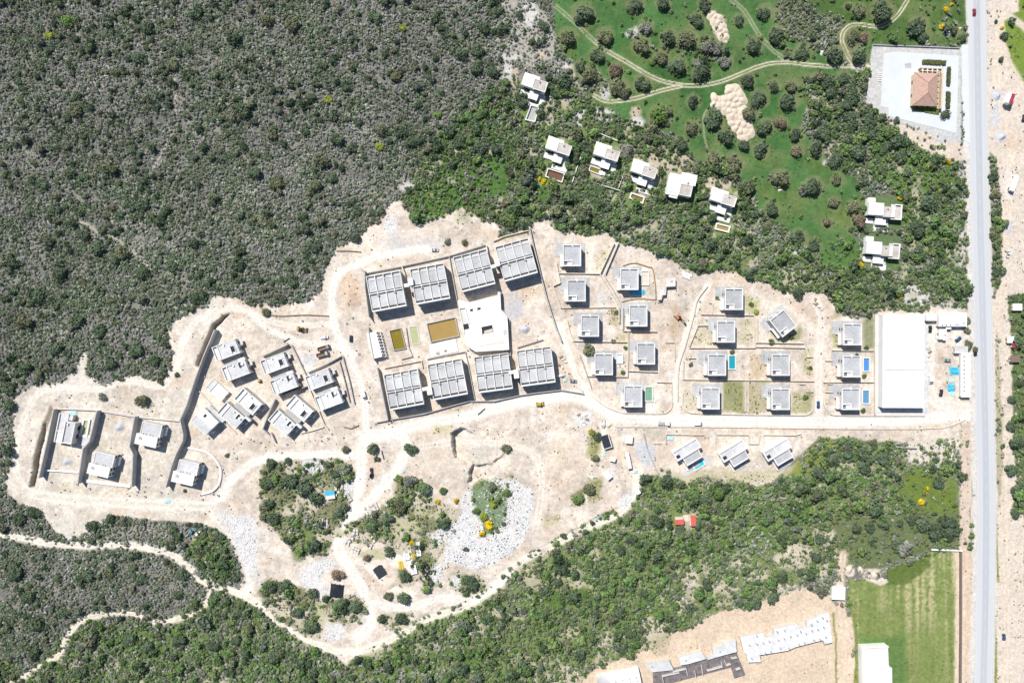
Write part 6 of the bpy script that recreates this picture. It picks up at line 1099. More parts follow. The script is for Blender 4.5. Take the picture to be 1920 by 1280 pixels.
# tyre and hose heap
for i, (x, y, rr, c) in enumerate(((807,1092,2.0,'black_pipe'),(797,1075,1.6,'black_pipe'),(800,1062,1.5,'black_pipe'),(792,1068,1.3,'black_pipe'),(802,1082,1.5,'black_pipe'),(795,1055,1.2,'black_pipe'),(806,1072,1.4,'black_pipe'),(790,1060,1.2,'black_pipe'))):
    mb = MB()
    for k_ in range(3): mb.ring(rr*.55, rr, 0.05+0.32*k_, 0.33+0.32*k_, 14, random.uniform(-.15,.15), random.uniform(-.15,.15))
    o = link('hose_coil', mb.mesh('hose_coil', c), None, P(x, y)+Vector((0,0,max(0,ground_z(x,y))))); tag(o, None, 'coil', 'black coils on the dump'); later(o, 'black coil of hose on the dump', x, y)
o = link('curved_pipe', MB().cyl((0,0,.3),(1.2,-2.5,.3),.3,.3,8).cyl((1.2,-2.5,.3),(3.0,-4.6,.3),.3,.3,8).cyl((3.0,-4.6,.3),(5.2,-5.6,.3),.3,.3,8).mesh('curved_pipe','black_pipe'), None, P(787,1078)); tag(o, 'curved black pipe round the heap of coils', 'pipe')
landmark('the heap of black coils', 800, 1072)
# pallets of stone and other site goods
def crate(w_, l_, h_, m): 
    mb = MB(); rg = random.Random(int(w_*100+l_*10)); nx = max(1, round(w_/0.8)); ny = max(1, round(l_/0.8))
    for i in range(nx):
        for j in range(ny):
            x = -w_/2+(i+.5)*w_/nx; y = -l_/2+(j+.5)*l_/ny; mb.obox(x, y, w_/nx*0.93, l_/ny*0.93, 0.12, h_*rg.uniform(.82, 1.05), rg.uniform(-.05,.05))
    return mb.mesh('stone_load', m)
SL = crate(1.5,1.5,1.1,'stone_white'); LS = crate(1.0,5.4,0.7,'stone_white'); PAL = MB().box(-.8,.8,-.8,.8,0,.12).mesh('pallet','timber')
def pallet(px, py, ang=0, me=None, dark=False):
    t = thing('stone_pallet', None, 'stone pallet', P(px, py)+Vector((0,0,max(0,ground_z(px,py)))), -R(ang), 'pallets of pale stone'); link('stone_load', me or SL, t); 
    if me is None: link('pallet', PAL, t)
    later(t, 'pallet of pale stone blocks' if me is None else 'long row of pale stone slabs', px, py)
for x0, y0, ang, nx, ny, dx, dy in ((611,862,-30,2,4,5.2,4.8),(630,906,0,3,5,5.5,5.2),(684,952,-25,3,3,6,5.4),(693,948,-25,3,3,6,5.2),(722,942,-25,2,2,5.5,5.2),(664,993,5,2,2,5.8,6),(651,1008,5,3,2,5,5),(663,1026,20,3,2,5,5.5),(692,1018,30,2,2,5.4,5.2),(683,963,-10,4,1,5.6,5),(760,1036,-18,3,3,5.2,5),(648,930,-35,2,3,5.2,5.2),(697,1005,60,3,1,5,5),(838,1060,70,1,3,5,6)):
    for i in range(nx):
        for j in range(ny):
            if random.random() < 0.12: continue
            a = R(ang); u, v_ = i*dx+random.uniform(-.5,.5), j*dy+random.uniform(-.5,.5); pallet(x0+u*math.cos(a)-v_*math.sin(a), y0+u*math.sin(a)+v_*math.cos(a), ang+random.uniform(-8,8))
for x, y in ((600.5,978),(605,979.5),(609,981),(613.5,981)): pallet(x, y, 0, LS)
for x, y in ((645.5,1010),(648,1012),(654,1015),(775,1060),(779,1060)): pallet(x, y, 8, LS)
for x, y in ((630,899),(637,900),(644.5,901),(696.5,880),(697.5,889),(696,892)):
    t = thing('green_bin', None, 'bin', P(x, y), random.uniform(-.1,.1), 'dark bins by the track'); MB().box(-.7,.7,-1.1,1.1,.15,1.3).build('body','black_pipe',t); MB().box(-.76,.76,-1.16,1.16,1.3,1.42).build('lid','black_pipe',t); later(t, 'dark rubbish bin', x, y)
for x, y, w_, l_, m, lab in ((763,1042,11,13,'plastic_white','white crate stack beside the yellow drum on the dump'),(776,1041,8,12,'plastic_yellow','yellow tank standing beside the white crates on the dump'),(785,1028,9,26,'plastic_white','long pale sheeting above the yellow tank'),(775,1063,12,24,'plastic_white','pale grey board stack below the yellow tank'),(752,1060,9,18,'plastic_yellow','faded yellow bundles left of the board stack')):
    hh = 1.4 if 'tank' in lab or 'crate' in lab else 0.5; o = thing('site_goods', lab, 'building goods', P(x, y), R(random.uniform(5,15)))
    nx = 3 if 'crate' in lab else 2
    for i in range(nx): MB(S).box(-w_/2+i*w_/nx+.3, -w_/2+(i+1)*w_/nx-.3, -l_/2, l_/2, 0, hh*(1-.1*i)).build('bundle', m, o)
for i, (x, y) in enumerate(((1052,669),(1056,673),(1060,678),(1049,684),(1054,688),(1740,652),(1743,660),(1742,667),(1745,655),(1085,777),(1090,783),(1096,779),(1101,786),(1094,790),(1525,566),(1530,570),(1536,575),(1541,579),(1528,562))):
    o = link('timber_stack', MB().obox(0,0,2.2,1.3,0,.6,0).obox(.1,.1,1.9,1.0,.6,.9,.15).mesh('timber_stack','pale_concrete' if i % 3 else 'timber'), None, P(x, y), random.uniform(0,3)); tag(o, None, 'building goods', 'stacks of building goods'); later(o, 'small stack of building goods', x, y)
# manhole rings
MR = MB().ring(0.42,0.72,0,0.75).mesh('ring','pale_concrete'); MH = MB().cyl((0,0,.02),(0,0,.5),.44,.44,14).mesh('opening','opening_shade')
for x, y in ((96,903),(145,907),(168,915),(240,914),(258,921),(272,930),(302,922),(392,848),(443,858),(417,879),(411,909),(399,925),(377,928),(409,928),(380,935),(622,813),(615,821),(538,832),(383,706),(692,725),(673,663),(567,601),(650,606),(661,595),(735,789),(704,794),(886,754),(1165,803),(1191,803),(1207,804),(1324,600),(1312,565),(1302,590),(1000,435),(1541,595),(1539,662),(1306,616),(1287,672),(880,668),(691,753),(660,1005),(1120,800),(1278,860),(278,897),(370,880)):
    t = thing('manhole_ring', None, 'manhole', P(x, y)+Vector((0,0,max(0,ground_z(x,y)))), 0, 'concrete manhole rings'); link('ring', MR, t); link('opening', MH, t); later(t, 'concrete manhole ring', x, y)
# heaps of sand and gravel
def heapmesh(seed, m):
    n, k_ = 16, 6; rg = np.random.default_rng(seed); v = [(0,0,1.0)]; f = []
    ph = rg.random(4)*6
    for j in range(1, k_+1):
        for i in range(n):
            t = 2*math.pi*i/n; rr = j/k_*(1+.14*math.sin(2*t+ph[0])+.10*math.sin(3*t+ph[1])); zz = (math.cos(math.pi*min(1, j/k_))*.5+.5)+rg.uniform(-.05,.05)*(j < k_)
            v.append((rr*math.cos(t), rr*math.sin(t), zz if j < k_ else -0.15))
    for i in range(n): f.append([0, 1+i, 1+(i+1)%n])
    for j in range(k_-1):
        for i in range(n): a = 1+j*n+i; b_ = 1+j*n+(i+1)%n; f.append([a, a+n, b_+n, b_])
    mb = MB(); mb._add(v, f); return mb.mesh('heap', m, True)
HM = [heapmesh(i, 'sand') for i in range(4)]; HG = [heapmesh(9, 'heap_gravel')]
def heap(px, py, r, h, me, what, cat='sand heap', group='sand heaps on the meadow', label=None):
    o = link('sand_heap' if 'sand' in what else 'gravel_heap', me, None, P(px, py)+Vector((0,0,ground_z(px,py))), random.uniform(0,6)); o.scale = (r*S, r*S*random.uniform(.85,1.1), h); tag(o, label, cat, group)
    if not label: later(o, what, px, py)
for x, y in ((1335,28),(1342,31),(1349,34),(1338,40),(1347,43),(1353,48),(1343,52),(1350,57),(1357,60),(1352,68),(1359,72)): heap(x+random.uniform(-1.5,1.5), y+random.uniform(-1.5,1.5), random.uniform(8,11), random.uniform(.7,1.4), random.choice(HM), 'pale sand heap')
for x, y in ((1372,166),(1380,168),(1366,172),(1376,176),(1386,178),(1341,186),(1349,190),(1358,186),(1368,186),(1380,188),(1391,187),(1338,194),(1346,199),(1356,197),(1366,198),(1376,198),(1388,197),(1358,206),(1368,209),(1378,209),(1390,207),(1396,214),(1370,219),(1380,220),(1391,222),(1400,226),(1374,230),(1384,233),(1395,235),(1404,238),(1378,242),(1388,246),(1399,248),(1408,248),(1396,256),(1404,255)): heap(x+random.uniform(-2,2), y+random.uniform(-2,2), random.uniform(8,12), random.uniform(.7,1.6), random.choice(HM), 'pale sand heap')
landmark('the small sand-heap cluster', 1347, 50); landmark('the large sand-heap cluster', 1376, 210)
for x, y, r, h, lab in ((225,800,11,1.5,'round grey gravel heap in the second hill plot'),(125,865,9,1.0,'round grey gravel heap in the leftmost hill plot'),(984,617,11,1.8,'bluish round gravel heap right of the clubhouse'),(1869,180,9,1.8,'round bluish gravel heap beside the maroon container'),(1878,257,8,1.4,'round bluish gravel heap right of the road, below the container'),(640,756,6,.8,'small grey gravel heap below the joined houses')): heap(x, y, r, h, HG[0], 'gravel heap', 'gravel heap', 'gravel heaps', lab)
for x, y, r, h, lab in ((733,1093,14,1.0,'round flat pale sand heap beside the aslant pipe stack'),(1142,797,7,1.2,'small orange-brown sand heap on the main track edge'),(1592,1068,9,1.2,'pale sand heap at the end of the field track'),(1640,1078,10,1.2,'pale sand heap at the corner of the striped field'),(1615,1070,8,1.0,'smaller pale sand heap left of the field corner')): heap(x, y, r, h, random.choice(HM), 'sand heap', 'sand heap', 'sand heaps on the site', lab)
for x, y, w_, l_ in ((1780,62,7,5),(1801,54,4,3),(1738,78,3,3),(1541,99,5,6),(1463,357,5,4),(1545,300,0,0),(1910,310,0,0)):
    if w_: o = link('boulder', heapmesh(int(x), 'stone_white'), None, P(x, y)); o.scale = (w_*S, l_*S, 1.2); tag(o, None, 'boulder', 'pale boulders'); later(o, 'pale boulder in the grass', x, y)
wall([(1653,112),(1654,113)], .5, .5, 'white_paint', what='short white parking post') if False else None
for i in range(5): o = link('parking_block', MB().box(-.7,.7,-.25,.25,0,.5).mesh('parking_block','white_paint'), None, P(1650.5-i*.3, 138+i*3.6)); tag(o, None, 'parking block', 'parking blocks'); later(o, 'small white parking block', 1650.5, 138+i*3.6)
# ------------------------------------------------------------------ vegetation
def leaf_material(name, src, amt=0.30, scale=0.45):
    m = bpy.data.materials.new(name); m.use_nodes = True; nt = m.node_tree; b_ = nt.nodes['Principled BSDF']
    b_.inputs['Roughness'].default_value = 0.7; b_.inputs['Specular IOR Level'].default_value = 0.15
    if src == 'object': s_ = nt.nodes.new('ShaderNodeObjectInfo').outputs['Color']
    else:
        a = nt.nodes.new('ShaderNodeAttribute'); a.attribute_type = 'INSTANCER'; a.attribute_name = 'tint'; s_ = a.outputs['Color']
    g = nt.nodes.new('ShaderNodeNewGeometry'); n = nt.nodes.new('ShaderNodeTexNoise'); n.inputs['Scale'].default_value = scale; n.inputs['Detail'].default_value = 3
    nt.links.new(g.outputs['Position'], n.inputs['Vector']); mr = nt.nodes.new('ShaderNodeMapRange'); mr.inputs['From Min'].default_value = 0.3; mr.inputs['From Max'].default_value = 0.7
    mr.inputs['To Min'].default_value = 1-amt; mr.inputs['To Max'].default_value = 1+amt; nt.links.new(n.outputs['Fac'], mr.inputs['Value'])
    rnd = nt.nodes.new('ShaderNodeMapRange'); rnd.inputs['To Min'].default_value = 0.78; rnd.inputs['To Max'].default_value = 1.28; nt.links.new(g.outputs['Random Per Island'], rnd.inputs['Value'])
    m1 = nt.nodes.new('ShaderNodeVectorMath'); m1.operation = 'MULTIPLY'; m2_ = nt.nodes.new('ShaderNodeVectorMath'); m2_.operation = 'MULTIPLY'
    nt.links.new(s_, m1.inputs[0]); nt.links.new(mr.outputs[0], m1.inputs[1]); nt.links.new(m1.outputs[0], m2_.inputs[0]); nt.links.new(rnd.outputs[0], m2_.inputs[1]); nt.links.new(m2_.outputs[0], b_.inputs['Base Color'])
    tr = nt.nodes.new('ShaderNodeBsdfTranslucent'); nt.links.new(m2_.outputs[0], tr.inputs['Color']); ms = nt.nodes.new('ShaderNodeMixShader'); ms.inputs[0].default_value = 0.08
    nt.links.new(b_.outputs[0], ms.inputs[1]); nt.links.new(tr.outputs[0], ms.inputs[2]); nt.links.new(ms.outputs[0], nt.nodes['Material Output'].inputs['Surface'])
    MATS[name] = m
leaf_material('leaves', 'object'); leaf_material('scrub_leaves', 'instancer')
def leaf_cloud(seed, lobes, n, leaf, flat=0.75, spiky=False, core=True):
    """many small leaf faces spread through an uneven crown of radius about 1, base at z = 0"""
    rg = np.random.default_rng(seed); V = []; F = []
    cs = []
    for i in range(lobes):
        a = rg.random()*6.283; d = 0.0 if i == 0 else rg.uniform(.35, .68); cs.append((d*math.cos(a), d*math.sin(a), rg.uniform(.5, .95)*flat, rg.uniform(.36, .56) if i else .62))
    if core:
        for (x, y, z, r) in cs[:max(1, lobes-1)]:
            b0_ = len(V); q = [(0,0,1),(1,0,0),(0,1,0),(-1,0,0),(0,-1,0),(0,0,-1)]
            V += [(x+p[0]*r*.62, y+p[1]*r*.62, z+p[2]*r*.55) for p in q]; F += [[b0_+i for i in f] for f in ([0,1,2],[0,2,3],[0,3,4],[0,4,1],[5,2,1],[5,3,2],[5,4,3],[5,1,4])]
    for _ in range(n):
        x, y, z, r = cs[rg.integers(len(cs))]; d = rg.normal(size=3); d[2] = abs(d[2])*1.0-0.25; d /= np.linalg.norm(d); rr = r*rg.uniform(.72, 1.08)
        c = np.array((x, y, z))+d*rr*np.array((1, 1, .8)); c[2] = max(.03, c[2]); nrm = d+rg.normal(size=3)*.42+np.array((0,0,.35)); nrm /= np.linalg.norm(nrm)
        u = np.cross(nrm, rg.normal(size=3)); u /= np.linalg.norm(u); w = np.cross(nrm, u); s_ = leaf*rg.uniform(.6, 1.3); t = s_*(.25 if spiky else rg.uniform(.55, .95)); k_ = len(V)
        for a, b2 in ((-1,-.6),(.9,-1),(1,.7),(-.7,1)): V.append(tuple(c+u*s_*a+w*t*b2))
        F.append([k_, k_+1, k_+2, k_+3])
    return V, F
def cloud_mesh(name, m, *a, **k):
    V, F = leaf_cloud(*a, **k); me = bpy.data.meshes.new(name); me.from_pydata(V, [], F); me.materials.append(M[m]); me.update(); return me
CROWNS = [cloud_mesh('crown', 'leaves', 20+i, 6+i % 3, 520, 0.105, 0.72) for i in range(6)]
def trunk_mesh():
    mb = MB(); mb.cyl((0,0,-.08),(0.02,0,.3),.10,.07,7,False)
    for a in (0.3, 2.3, 4.4): mb.cyl((0.02,0,.26),(.34*math.cos(a),.34*math.sin(a),.62),.055,.025,6,False)
    return mb.mesh('trunk', 'bark')
TRUNK = trunk_mesh()
PAL = {'d': ('dark green', (0.080,0.112,0.066)), 'g': ('green', (0.10,0.155,0.052)), 'o': ('olive green', (0.130,0.142,0.080)), 'y': ('yellow-green', (0.24,0.28,0.045)), 'x': ('grey-green', (0.18,0.185,0.155)), 'l': ('bright leafy green', (0.115,0.19,0.05)), 'f': ('yellow-flowering', (0.62,0.46,0.015)), 'r': ('reddish brown', (0.18,0.14,0.10))}
NT = [0]
def tree(px, py, r, c='d', hill=False, tall=1.0):
    what, col = PAL[c]; rm = r*S; z = ground_z(px, py); big = r >= 10
    q = P(px, py, z+rm*0.8); nm = 'flowering_shrub' if c == 'f' else ('tree' if big else 'bush')
    t = thing(nm, None, 'tree' if nm == 'tree' else 'shrub', (q.x, q.y, z-0.05), random.uniform(0, 6.28), 'trees and bushes that stand apart')
    t.scale = (rm, rm, rm*tall*random.uniform(.85, 1.1)); k_ = [random.uniform(.82, 1.2) for _ in range(1)][0]
    cr = link('crown', CROWNS[NT[0] % 6], t); k_ *= 1.2 if c != 'f' else 1.0; cr.color = (col[0]*k_, col[1]*k_, col[2]*k_, 1); link('trunk', TRUNK, t); NT[0] += 1
    later(t, {'tree': 'rounded '+what+' tree', 'bush': 'small '+what+' bush', 'flowering_shrub': what+' shrub'}[nm], px, py)
    return t
for s_ in MT.split():
    x, y, r, c = s_.split(',')
    if float(r) > 1: tree(float(x), float(y), float(r), c)
# larger dark bushes that stand out on the hillside
HT_ = '''125,35,14,l 275,50,13,d 90,67,9,y 365,20,15,d 435,70,14,d 320,120,12,o 255,105,13,d 135,205,15,o 455,205,15,d 200,315,16,o 215,135,9,o 290,200,9,d 500,35,13,o 545,45,15,o 700,30,13,d 905,50,13,d 865,100,12,d 895,95,13,d 892,125,14,d 922,135,12,d 935,20,11,d 940,55,13,d 600,120,9,d 660,120,9,o 740,140,12,o 755,50,8,y 630,262,13,d 660,275,12,d 600,300,15,o 615,185,8,y 820,215,9,l 840,247,14,d 862,265,13,d 890,225,12,d 900,275,14,d 750,245,12,d 770,268,14,d 710,275,9,y 645,160,11,d 580,185,12,d 570,245,10,d 510,250,11,o 475,325,14,d 130,325,13,d 75,345,12,d 265,380,15,d 180,465,16,d 225,475,14,o 110,515,16,d 70,555,15,d 155,440,12,d 300,410,11,d 360,455,11,d 445,495,14,d 365,555,15,d 320,500,12,d 265,510,13,d 40,605,16,o 140,600,14,d 185,620,13,d 590,350,14,o 620,330,12,d 515,345,14,o 590,460,15,d 565,405,11,d 670,395,9,d 700,398,10,d 665,445,10,d 545,525,13,d 575,480,9,d 530,560,8,d 250,655,15,d 205,685,13,d 285,675,13,d 100,655,14,d 40,690,14,d 15,760,12,d 15,730,12,d 60,960,14,d 30,975,14,d 170,985,12,d 205,975,11,d 330,1005,10,d 340,1080,12,d 20,1075,17,d 65,1170,16,d 50,1120,13,d 120,1150,12,d 200,1075,12,o 160,1080,13,d 265,1085,12,d 330,1115,10,d 240,1200,13,d 330,1205,15,d 275,1215,12,d 440,1200,10,d 400,1215,12,d 180,1180,10,d 150,1260,13,d 60,1230,14,d 510,1235,14,d 560,1245,13,d 450,1150,10,d 410,1010,10,d 380,1035,11,d 440,1085,9,d 375,1060,9,d'''
for s_ in HT_.split():
    x, y, r, c = s_.split(','); tree(float(x), float(y), float(r), c, hill=True)
# trimmed hedge and border round the restaurant
for nm, x, y, w_, l_, c, lab in (('hedge',1750,118,44,7,(0.11,0.12,0.045),'trimmed green hedge along the top of the restaurant terrace'),('hedge',1777,144,6,34,(0.09,0.10,0.045),'upper trimmed hedge right of the restaurant terrace'),('hedge',1776,188,7,30,(0.08,0.09,0.04),'lower trimmed hedge right of the restaurant terrace'),('flower_bed',1734,206,52,9,(0.15,0.19,0.04),'green flower bed below the restaurant roof')):
    mb = MB(); rg = random.Random(int(x)); V = []; F = []; n_ = int(w_*l_*1.6)
    for i in range(n_):
        cx_ = rg.uniform(-.5,.5)*w_*S; cy_ = rg.uniform(-.5,.5)*l_*S; cz = rg.uniform(.3, 1.0)*(1.3 if nm == 'hedge' else .7); k_ = len(V)
        a = rg.uniform(0,6.28); tl = rg.uniform(-.5,.5)
        for u, v_ in ((-1,-1),(1,-1),(1,1),(-1,1)): V.append((cx_+.35*(u*math.cos(a)-v_*math.sin(a)), cy_+.35*(u*math.sin(a)+v_*math.cos(a)), cz+.25*u*tl))
        F.append([k_,k_+1,k_+2,k_+3])
    me = bpy.data.meshes.new(nm); me.from_pydata(V, [], F); me.materials.append(M['leaves']); o = link(nm, me, None, P(x, y)+Vector((0,0,.12)), -R(2.5) if w_ < 50 else -R(10)); o.color = (*c, 1); tag(o, lab, 'hedge' if nm == 'hedge' else 'flower bed')

# ------------------------------------------------------------------ scrub nobody could count: instanced shrubs
SHRUBS = bpy.data.collections.new('shrub_shapes')
def proto_shrub(i, *a, **k):
    me = cloud_mesh('shrub_shape', 'scrub_leaves', *a, **k); o = bpy.data.objects.new(f'shrub_shape_{i:02d}', me); SHRUBS.objects.link(o)
for i in range(3): proto_shrub(i, 50+i, 3, 46, 0.21, 0.95, spiky=(i == 0))         # grey twiggy cushions
for i in range(3): proto_shrub(3+i, 60+i, 3, 46, 0.23, 1.0)                    # low leafy shrubs
for i in range(4): proto_shrub(6+i, 70+i, 5, 150, 0.15, 1.0)                              # rounded bushes
def scatter(name, pts, z, scale, rot, tint, ids, coll, label=None, zs=None):
    me = bpy.data.meshes.new(name); me.vertices.add(len(pts)); me.vertices.foreach_set('co', np.column_stack([pts, z]).astype(np.float32).ravel())
    for nm, ty, val, key in (('size','FLOAT',scale,'value'),('spin','FLOAT',rot,'value'),('pick','INT',ids,'value'),('tint','FLOAT_COLOR',np.column_stack([tint, np.ones(len(tint))]),'color')):
        a = me.attributes.new(nm, ty, 'POINT'); a.data.foreach_set(key, np.ascontiguousarray(val, np.int32 if ty == 'INT' else np.float32).ravel())
    o = link(name, me); tag(o, kind='stuff')
    if label: o['label'] = label
    ng = bpy.data.node_groups.new(name+'_scatter', 'GeometryNodeTree'); ng.interface.new_socket('Geometry', in_out='INPUT', socket_type='NodeSocketGeometry'); ng.interface.new_socket('Geometry', in_out='OUTPUT', socket_type='NodeSocketGeometry')
    N = ng.nodes; L = ng.links; gi = N.new('NodeGroupInput'); go = N.new('NodeGroupOutput'); ip = N.new('GeometryNodeInstanceOnPoints'); ci = N.new('GeometryNodeCollectionInfo')
    ci.inputs['Collection'].default_value = coll; ci.inputs['Separate Children'].default_value = True; ci.inputs['Reset Children'].default_value = True
    def na(n_, t): x = N.new('GeometryNodeInputNamedAttribute'); x.data_type = t; x.inputs['Name'].default_value = n_; return x.outputs['Attribute']
    cb = N.new('ShaderNodeCombineXYZ'); L.new(na('spin','FLOAT'), cb.inputs['Z']); L.new(gi.outputs[0], ip.inputs['Points']); L.new(ci.outputs[0], ip.inputs['Instance']); ip.inputs['Pick Instance'].default_value = True
    L.new(na('pick','INT'), ip.inputs['Instance Index']); L.new(cb.outputs[0], ip.inputs['Rotation']); L.new(na('size','FLOAT'), ip.inputs['Scale']); L.new(ip.outputs[0], go.inputs[0])
    md = o.modifiers.new('scatter', 'NODES'); md.node_group = ng
    return o
def jitter(sp, x0, x1, y0, y1):
    X, Y = np.meshgrid(np.arange(x0, x1, sp), np.arange(y0, y1, sp)); X = X+RNG.uniform(-.5,.5,X.shape)*sp*1.1; Y = Y+RNG.uniform(-.5,.5,Y.shape)*sp*1.1; return X.ravel(), Y.ravel()
def world(X, Y): return np.column_stack([(X-960)*S, (640-Y)*S])
def pick(pal, n): pal = np.array(pal); return pal[RNG.integers(len(pal), size=n)]
GREYP = [(0.315,0.32,0.30),(0.275,0.285,0.255),(0.37,0.365,0.335),(0.24,0.27,0.205),(0.225,0.255,0.18),(0.30,0.295,0.24)]
OLIVE = [(0.15,0.188,0.115),(0.19,0.218,0.145),(0.125,0.168,0.10),(0.21,0.212,0.145),(0.115,0.16,0.095),(0.17,0.20,0.15)]
DARK = [(0.070,0.108,0.060),(0.090,0.130,0.070),(0.11,0.15,0.080),(0.135,0.165,0.090),(0.165,0.17,0.11),(0.125,0.155,0.11)]
GREEN = [(0.125,0.205,0.070),(0.11,0.180,0.068),(0.165,0.230,0.085),(0.10,0.155,0.066),(0.19,0.215,0.12)]
def layer(name, sp, ext, sizes, kindf, label=None):
    X, Y = jitter(sp, -84-ext, 2004+ext, -84-ext, 1364+ext); j, i = cell(X, Y); res = kindf(X, Y, j, i); k_ = res['keep']
    X, Y, j, i = X[k_], Y[k_], j[k_], i[k_]
    sz = res['size'][k_]
    ed = np.clip(np.maximum(np.maximum(-84-X, X-2004), np.maximum(-84-Y, Y-1364)), 0, None)
    scatter(name, world(X, Y), HT[j, i]-0.04-0.02*(ed > 0), sz, RNG.uniform(0,6.28,len(X)), res['tint'][k_], res['id'][k_], SHRUBS, label)
    return len(X)
def low(X, Y, j, i):
    n = len(X); d = DENS[j, i]; reg = REG[j, i]; f1 = fbm(X, Y, 90, 1); f2 = fbm(X, Y, 24, 5)
    keep = RNG.random(n) < d*np.where(f2 < 0.33, 0.55, 1.0)
    green = np.clip((f1-0.5)*1.6+np.where(reg == 0, 0.40, np.where(reg == 1, 0.62, 0.72))+(f2-.5)*2.2, .05, .95); isg = RNG.random(n) < green
    tint = np.where(isg[:, None], np.where((reg == 0)[:, None], pick(OLIVE, n), pick(GREEN+OLIVE[:2], n)), pick(GREYP, n))*RNG.uniform(.82,1.18,(n,1))
    return dict(keep=keep, size=RNG.uniform(.5,1.3,n)*(0.55+1.0*fbm(X, Y, 34, 4))*np.where(isg, 1.12, 1.0)*np.where(reg >= 1, 1.12, 1), tint=tint*(np.where(reg == 0, 1.15, 1.06)*(0.72+0.56*fbm(X, Y, 130, 3))*(0.8+0.4*f2))[:, None], id=np.where(isg, RNG.integers(3,6,n), RNG.integers(0,3,n)))
def bush(X, Y, j, i):
    n = len(X); d = BIG[j, i]; reg = REG[j, i]; f1 = fbm(X, Y, 110, 2); f2 = fbm(X, Y, 40, 6)
    p = np.where(reg == 0, np.clip((f2-.36)*1.7+(f1-.5)*0.7, .10, .6), np.clip((f2-.36)*2.2+.20, .14, .75))
    tint = np.where((reg == 0)[:, None], pick(DARK, n), pick(DARK+GREEN+GREEN[:3], n))*RNG.uniform(.8,1.2,(n,1))
    return dict(keep=RNG.random(n) < d*p, size=(0.95+1.9*RNG.random(n)**1.7)*np.where(RNG.random(n) < .12, 1.45, 1)*np.where(reg >= 1, 1.32, 1), tint=tint*(np.where(reg == 0, 1.05, 1.06)*(0.75+0.5*fbm(X, Y, 60, 4)))[:, None], id=RNG.integers(6,10,n))
def weed(X, Y, j, i):
    n = len(X); d = WEED[j, i]; f = fbm(X, Y, 14, 7)
    W_ = [(0.22,0.25,0.07),(0.30,0.29,0.10),(0.17,0.215,0.07),(0.15,0.18,0.08),(0.36,0.32,0.15)]; mm = (CLS[j, i] == 2) | (CLS[j, i] == 4)
    tint = np.where(mm[:, None], pick([(0.060,0.125,0.035),(0.085,0.15,0.04),(0.075,0.125,0.04),(0.13,0.16,0.05)], n), pick(W_, n))
    return dict(keep=RNG.random(n) < d*np.clip((f-.42)*4, 0, .75)*np.where(mm, .35, 1), size=RNG.uniform(.22,.62,n)*np.where(mm, .8, 1), tint=tint, id=RNG.integers(3,6,n))
n1 = layer('scrub', 4.1, 90, None, low, 'low grey and olive scrub covering the hillside and valley'); n2 = layer('bushes', 9.6, 90, None, bush, 'rounded dark bushes scattered through the scrub'); n3 = layer('weeds', 3.3, 0, None, weed, 'weeds and grass tufts on bare ground and meadow')
# rubble and litter: stones instanced the same way
STONES = bpy.data.collections.new('stone_shapes')
mst = bpy.data.materials.new('rubble_stone'); mst.use_nodes = True; a_ = mst.node_tree.nodes.new('ShaderNodeAttribute'); a_.attribute_type = 'INSTANCER'; a_.attribute_name = 'tint'; mst.node_tree.links.new(a_.outputs['Color'], mst.node_tree.nodes['Principled BSDF'].inputs['Base Color']); mst.node_tree.nodes['Principled BSDF'].inputs['Roughness'].default_value = .9
for i in range(5):
    bm = bmesh.new(); bmesh.ops.create_icosphere(bm, subdivisions=1, radius=1); rg = random.Random(i)
    for v_ in bm.verts: v_.co *= rg.uniform(.7,1.15); v_.co.z = v_.co.z*.7+.2
    me = bpy.data.meshes.new('stone_shape'); bm.to_mesh(me); bm.free(); me.materials.append(mst); STONES.objects.link(bpy.data.objects.new(f'stone_shape_{i}', me))
X, Y = jitter(1.9, -20, 1940, 300, 1300); j, i = cell(X, Y); base = (CLS[j, i] == 1)*0.05*np.clip((fbm(X, Y, 40, 6)-.4)*5, .15, 1.6)
k_ = RNG.random(len(X)) < np.maximum(STONE[j, i]*.62, base); X, Y, j, i = X[k_], Y[k_], j[k_], i[k_]; n = len(X)
dump = (X > 815) & (X < 1010) & (Y > 880) & (Y < 1075); q = RNG.random(n)
tint = pick([(0.70,0.69,0.67),(0.64,0.64,0.65),(0.76,0.76,0.76),(0.50,0.49,0.48)], n)
tint = np.where((dump & (q < .12))[:, None], pick([(0.16,0.44,0.58),(0.45,0.64,0.72),(0.32,0.55,0.66),(0.55,0.68,0.74)], n), tint); tint = np.where((dump & (q > .86))[:, None], pick([(0.12,0.12,0.12),(0.30,0.16,0.12),(0.25,0.24,0.22)], n), tint)
site = STONE[j, i] <= .1; tint = np.where(site[:, None], pick([(0.66,0.61,0.54),(0.52,0.45,0.37),(0.30,0.25,0.20),(0.15,0.14,0.13),(0.58,0.50,0.42),(0.40,0.33,0.26)], n), tint)
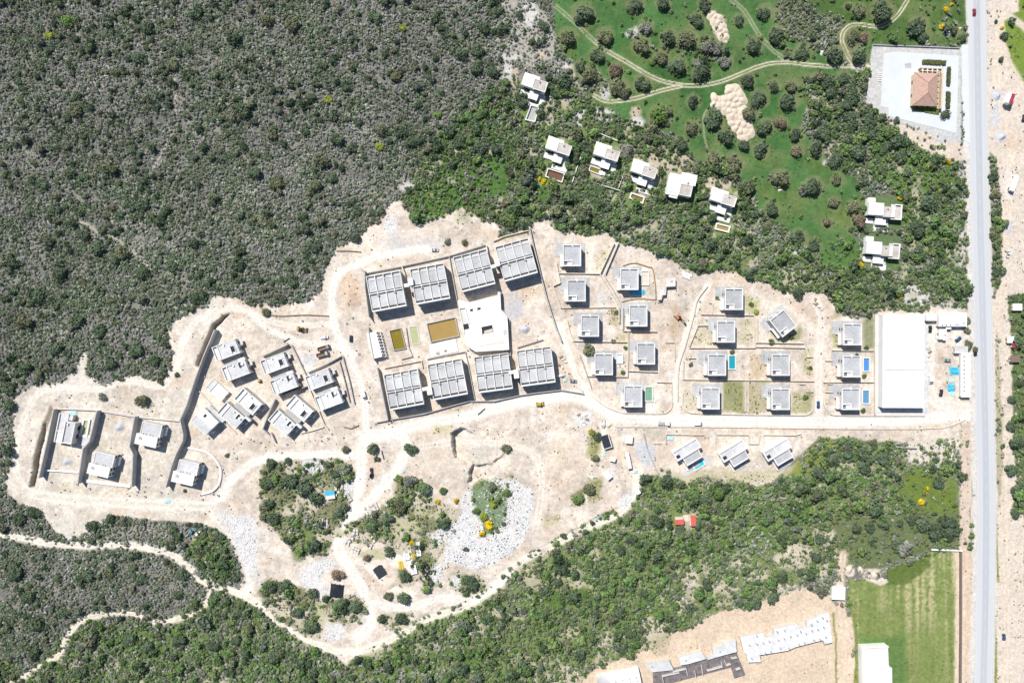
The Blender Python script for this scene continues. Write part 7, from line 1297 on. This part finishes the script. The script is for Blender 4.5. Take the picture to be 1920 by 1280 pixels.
scatter('rubble', world(X, Y), HT[j, i], np.where(STONE[j, i] > .1, RNG.uniform(.2,.58,n), RNG.uniform(.12,.34,n)), RNG.uniform(0,6.28,n), tint, RNG.integers(0,5,n), STONES, 'white stone rubble and litter on the dump and site')
print('COUNTS', n1, n2, n3, n, NT[0])

# ------------------------------------------------------------------ labels that single out each repeated thing by what it stands near
for ph, x, y in (('the ochre clearing on the hillside',335,92),('the lime-green hillside bush',90,67),('the thin pale hillside path',300,280),('the upper left corner',0,0),('the bare lane at the hilltop',935,60),('the lone lime bush on the hillside',755,50),('the pale scar in the scrub',660,262),('the hillside gap left of the site',100,420),('the scrub tongue above the hill plots',250,660),('the left edge beside the trench track',15,740),('the lower left footpath bend',380,1140),('the bottom left corner',0,1280),('the pale hillside rock by the meadow',765,352),('the left end of the long dirt track',0,1000),('the lower edge left of the junction',520,1250),('the scrub corner above the loader',530,550),('the grassy slope above the blocks',840,350),('the middle of the upper hillside',560,180),('the long hillside crease',200,450),
                 ('the restaurant yard gate',1800,260),('the striped field',1700,1130),('the asphalt road near the top',1833,60),('the red car',1825,24),('the meadow track fork',1480,118),('the curved meadow track',1590,75),('the white dump of rubble',950,960),('the round scrub island',570,930),('the forked track at lower left',390,1100),('the dirt track junction',700,815),('the kinked twin channel',1145,520),('the earth pit',870,840),
                 ('the long curved retaining wall',345,815),('the trench beside the leftmost wall',75,850),('the pale rock at the top',985,25),('the upper right corner',1900,20),('the right edge of the photo',1908,850),('the lower grassy clearing',1740,940),('the winding lower track',860,1138),('the valley footpath',1200,1015),('the sandy gully',1300,1085)): landmark(ph, x, y)
ORD = ['closest','second closest','third closest','fourth closest','fifth closest','sixth closest','seventh closest','eighth closest','ninth closest','tenth closest']
groups = {}
for o, what, px, py in PEND:
    d = sorted((math.hypot(px-x, py-y), ph) for ph, x, y in LAND); groups.setdefault((what, d[0][1]), []).append((d[0][0], o, px, py))
for (what, ph), L in groups.items():
    L.sort(key=lambda t: t[0])
    for r_, (d, o, px, py) in enumerate(L):
        if len(L) == 1: o['label'] = f'{what} near {ph}'
        elif r_ < 10: o['label'] = f'{what}, {ORD[r_]} to {ph}'
        else: o['label'] = f'{what}, {r_+1}th closest to {ph}'
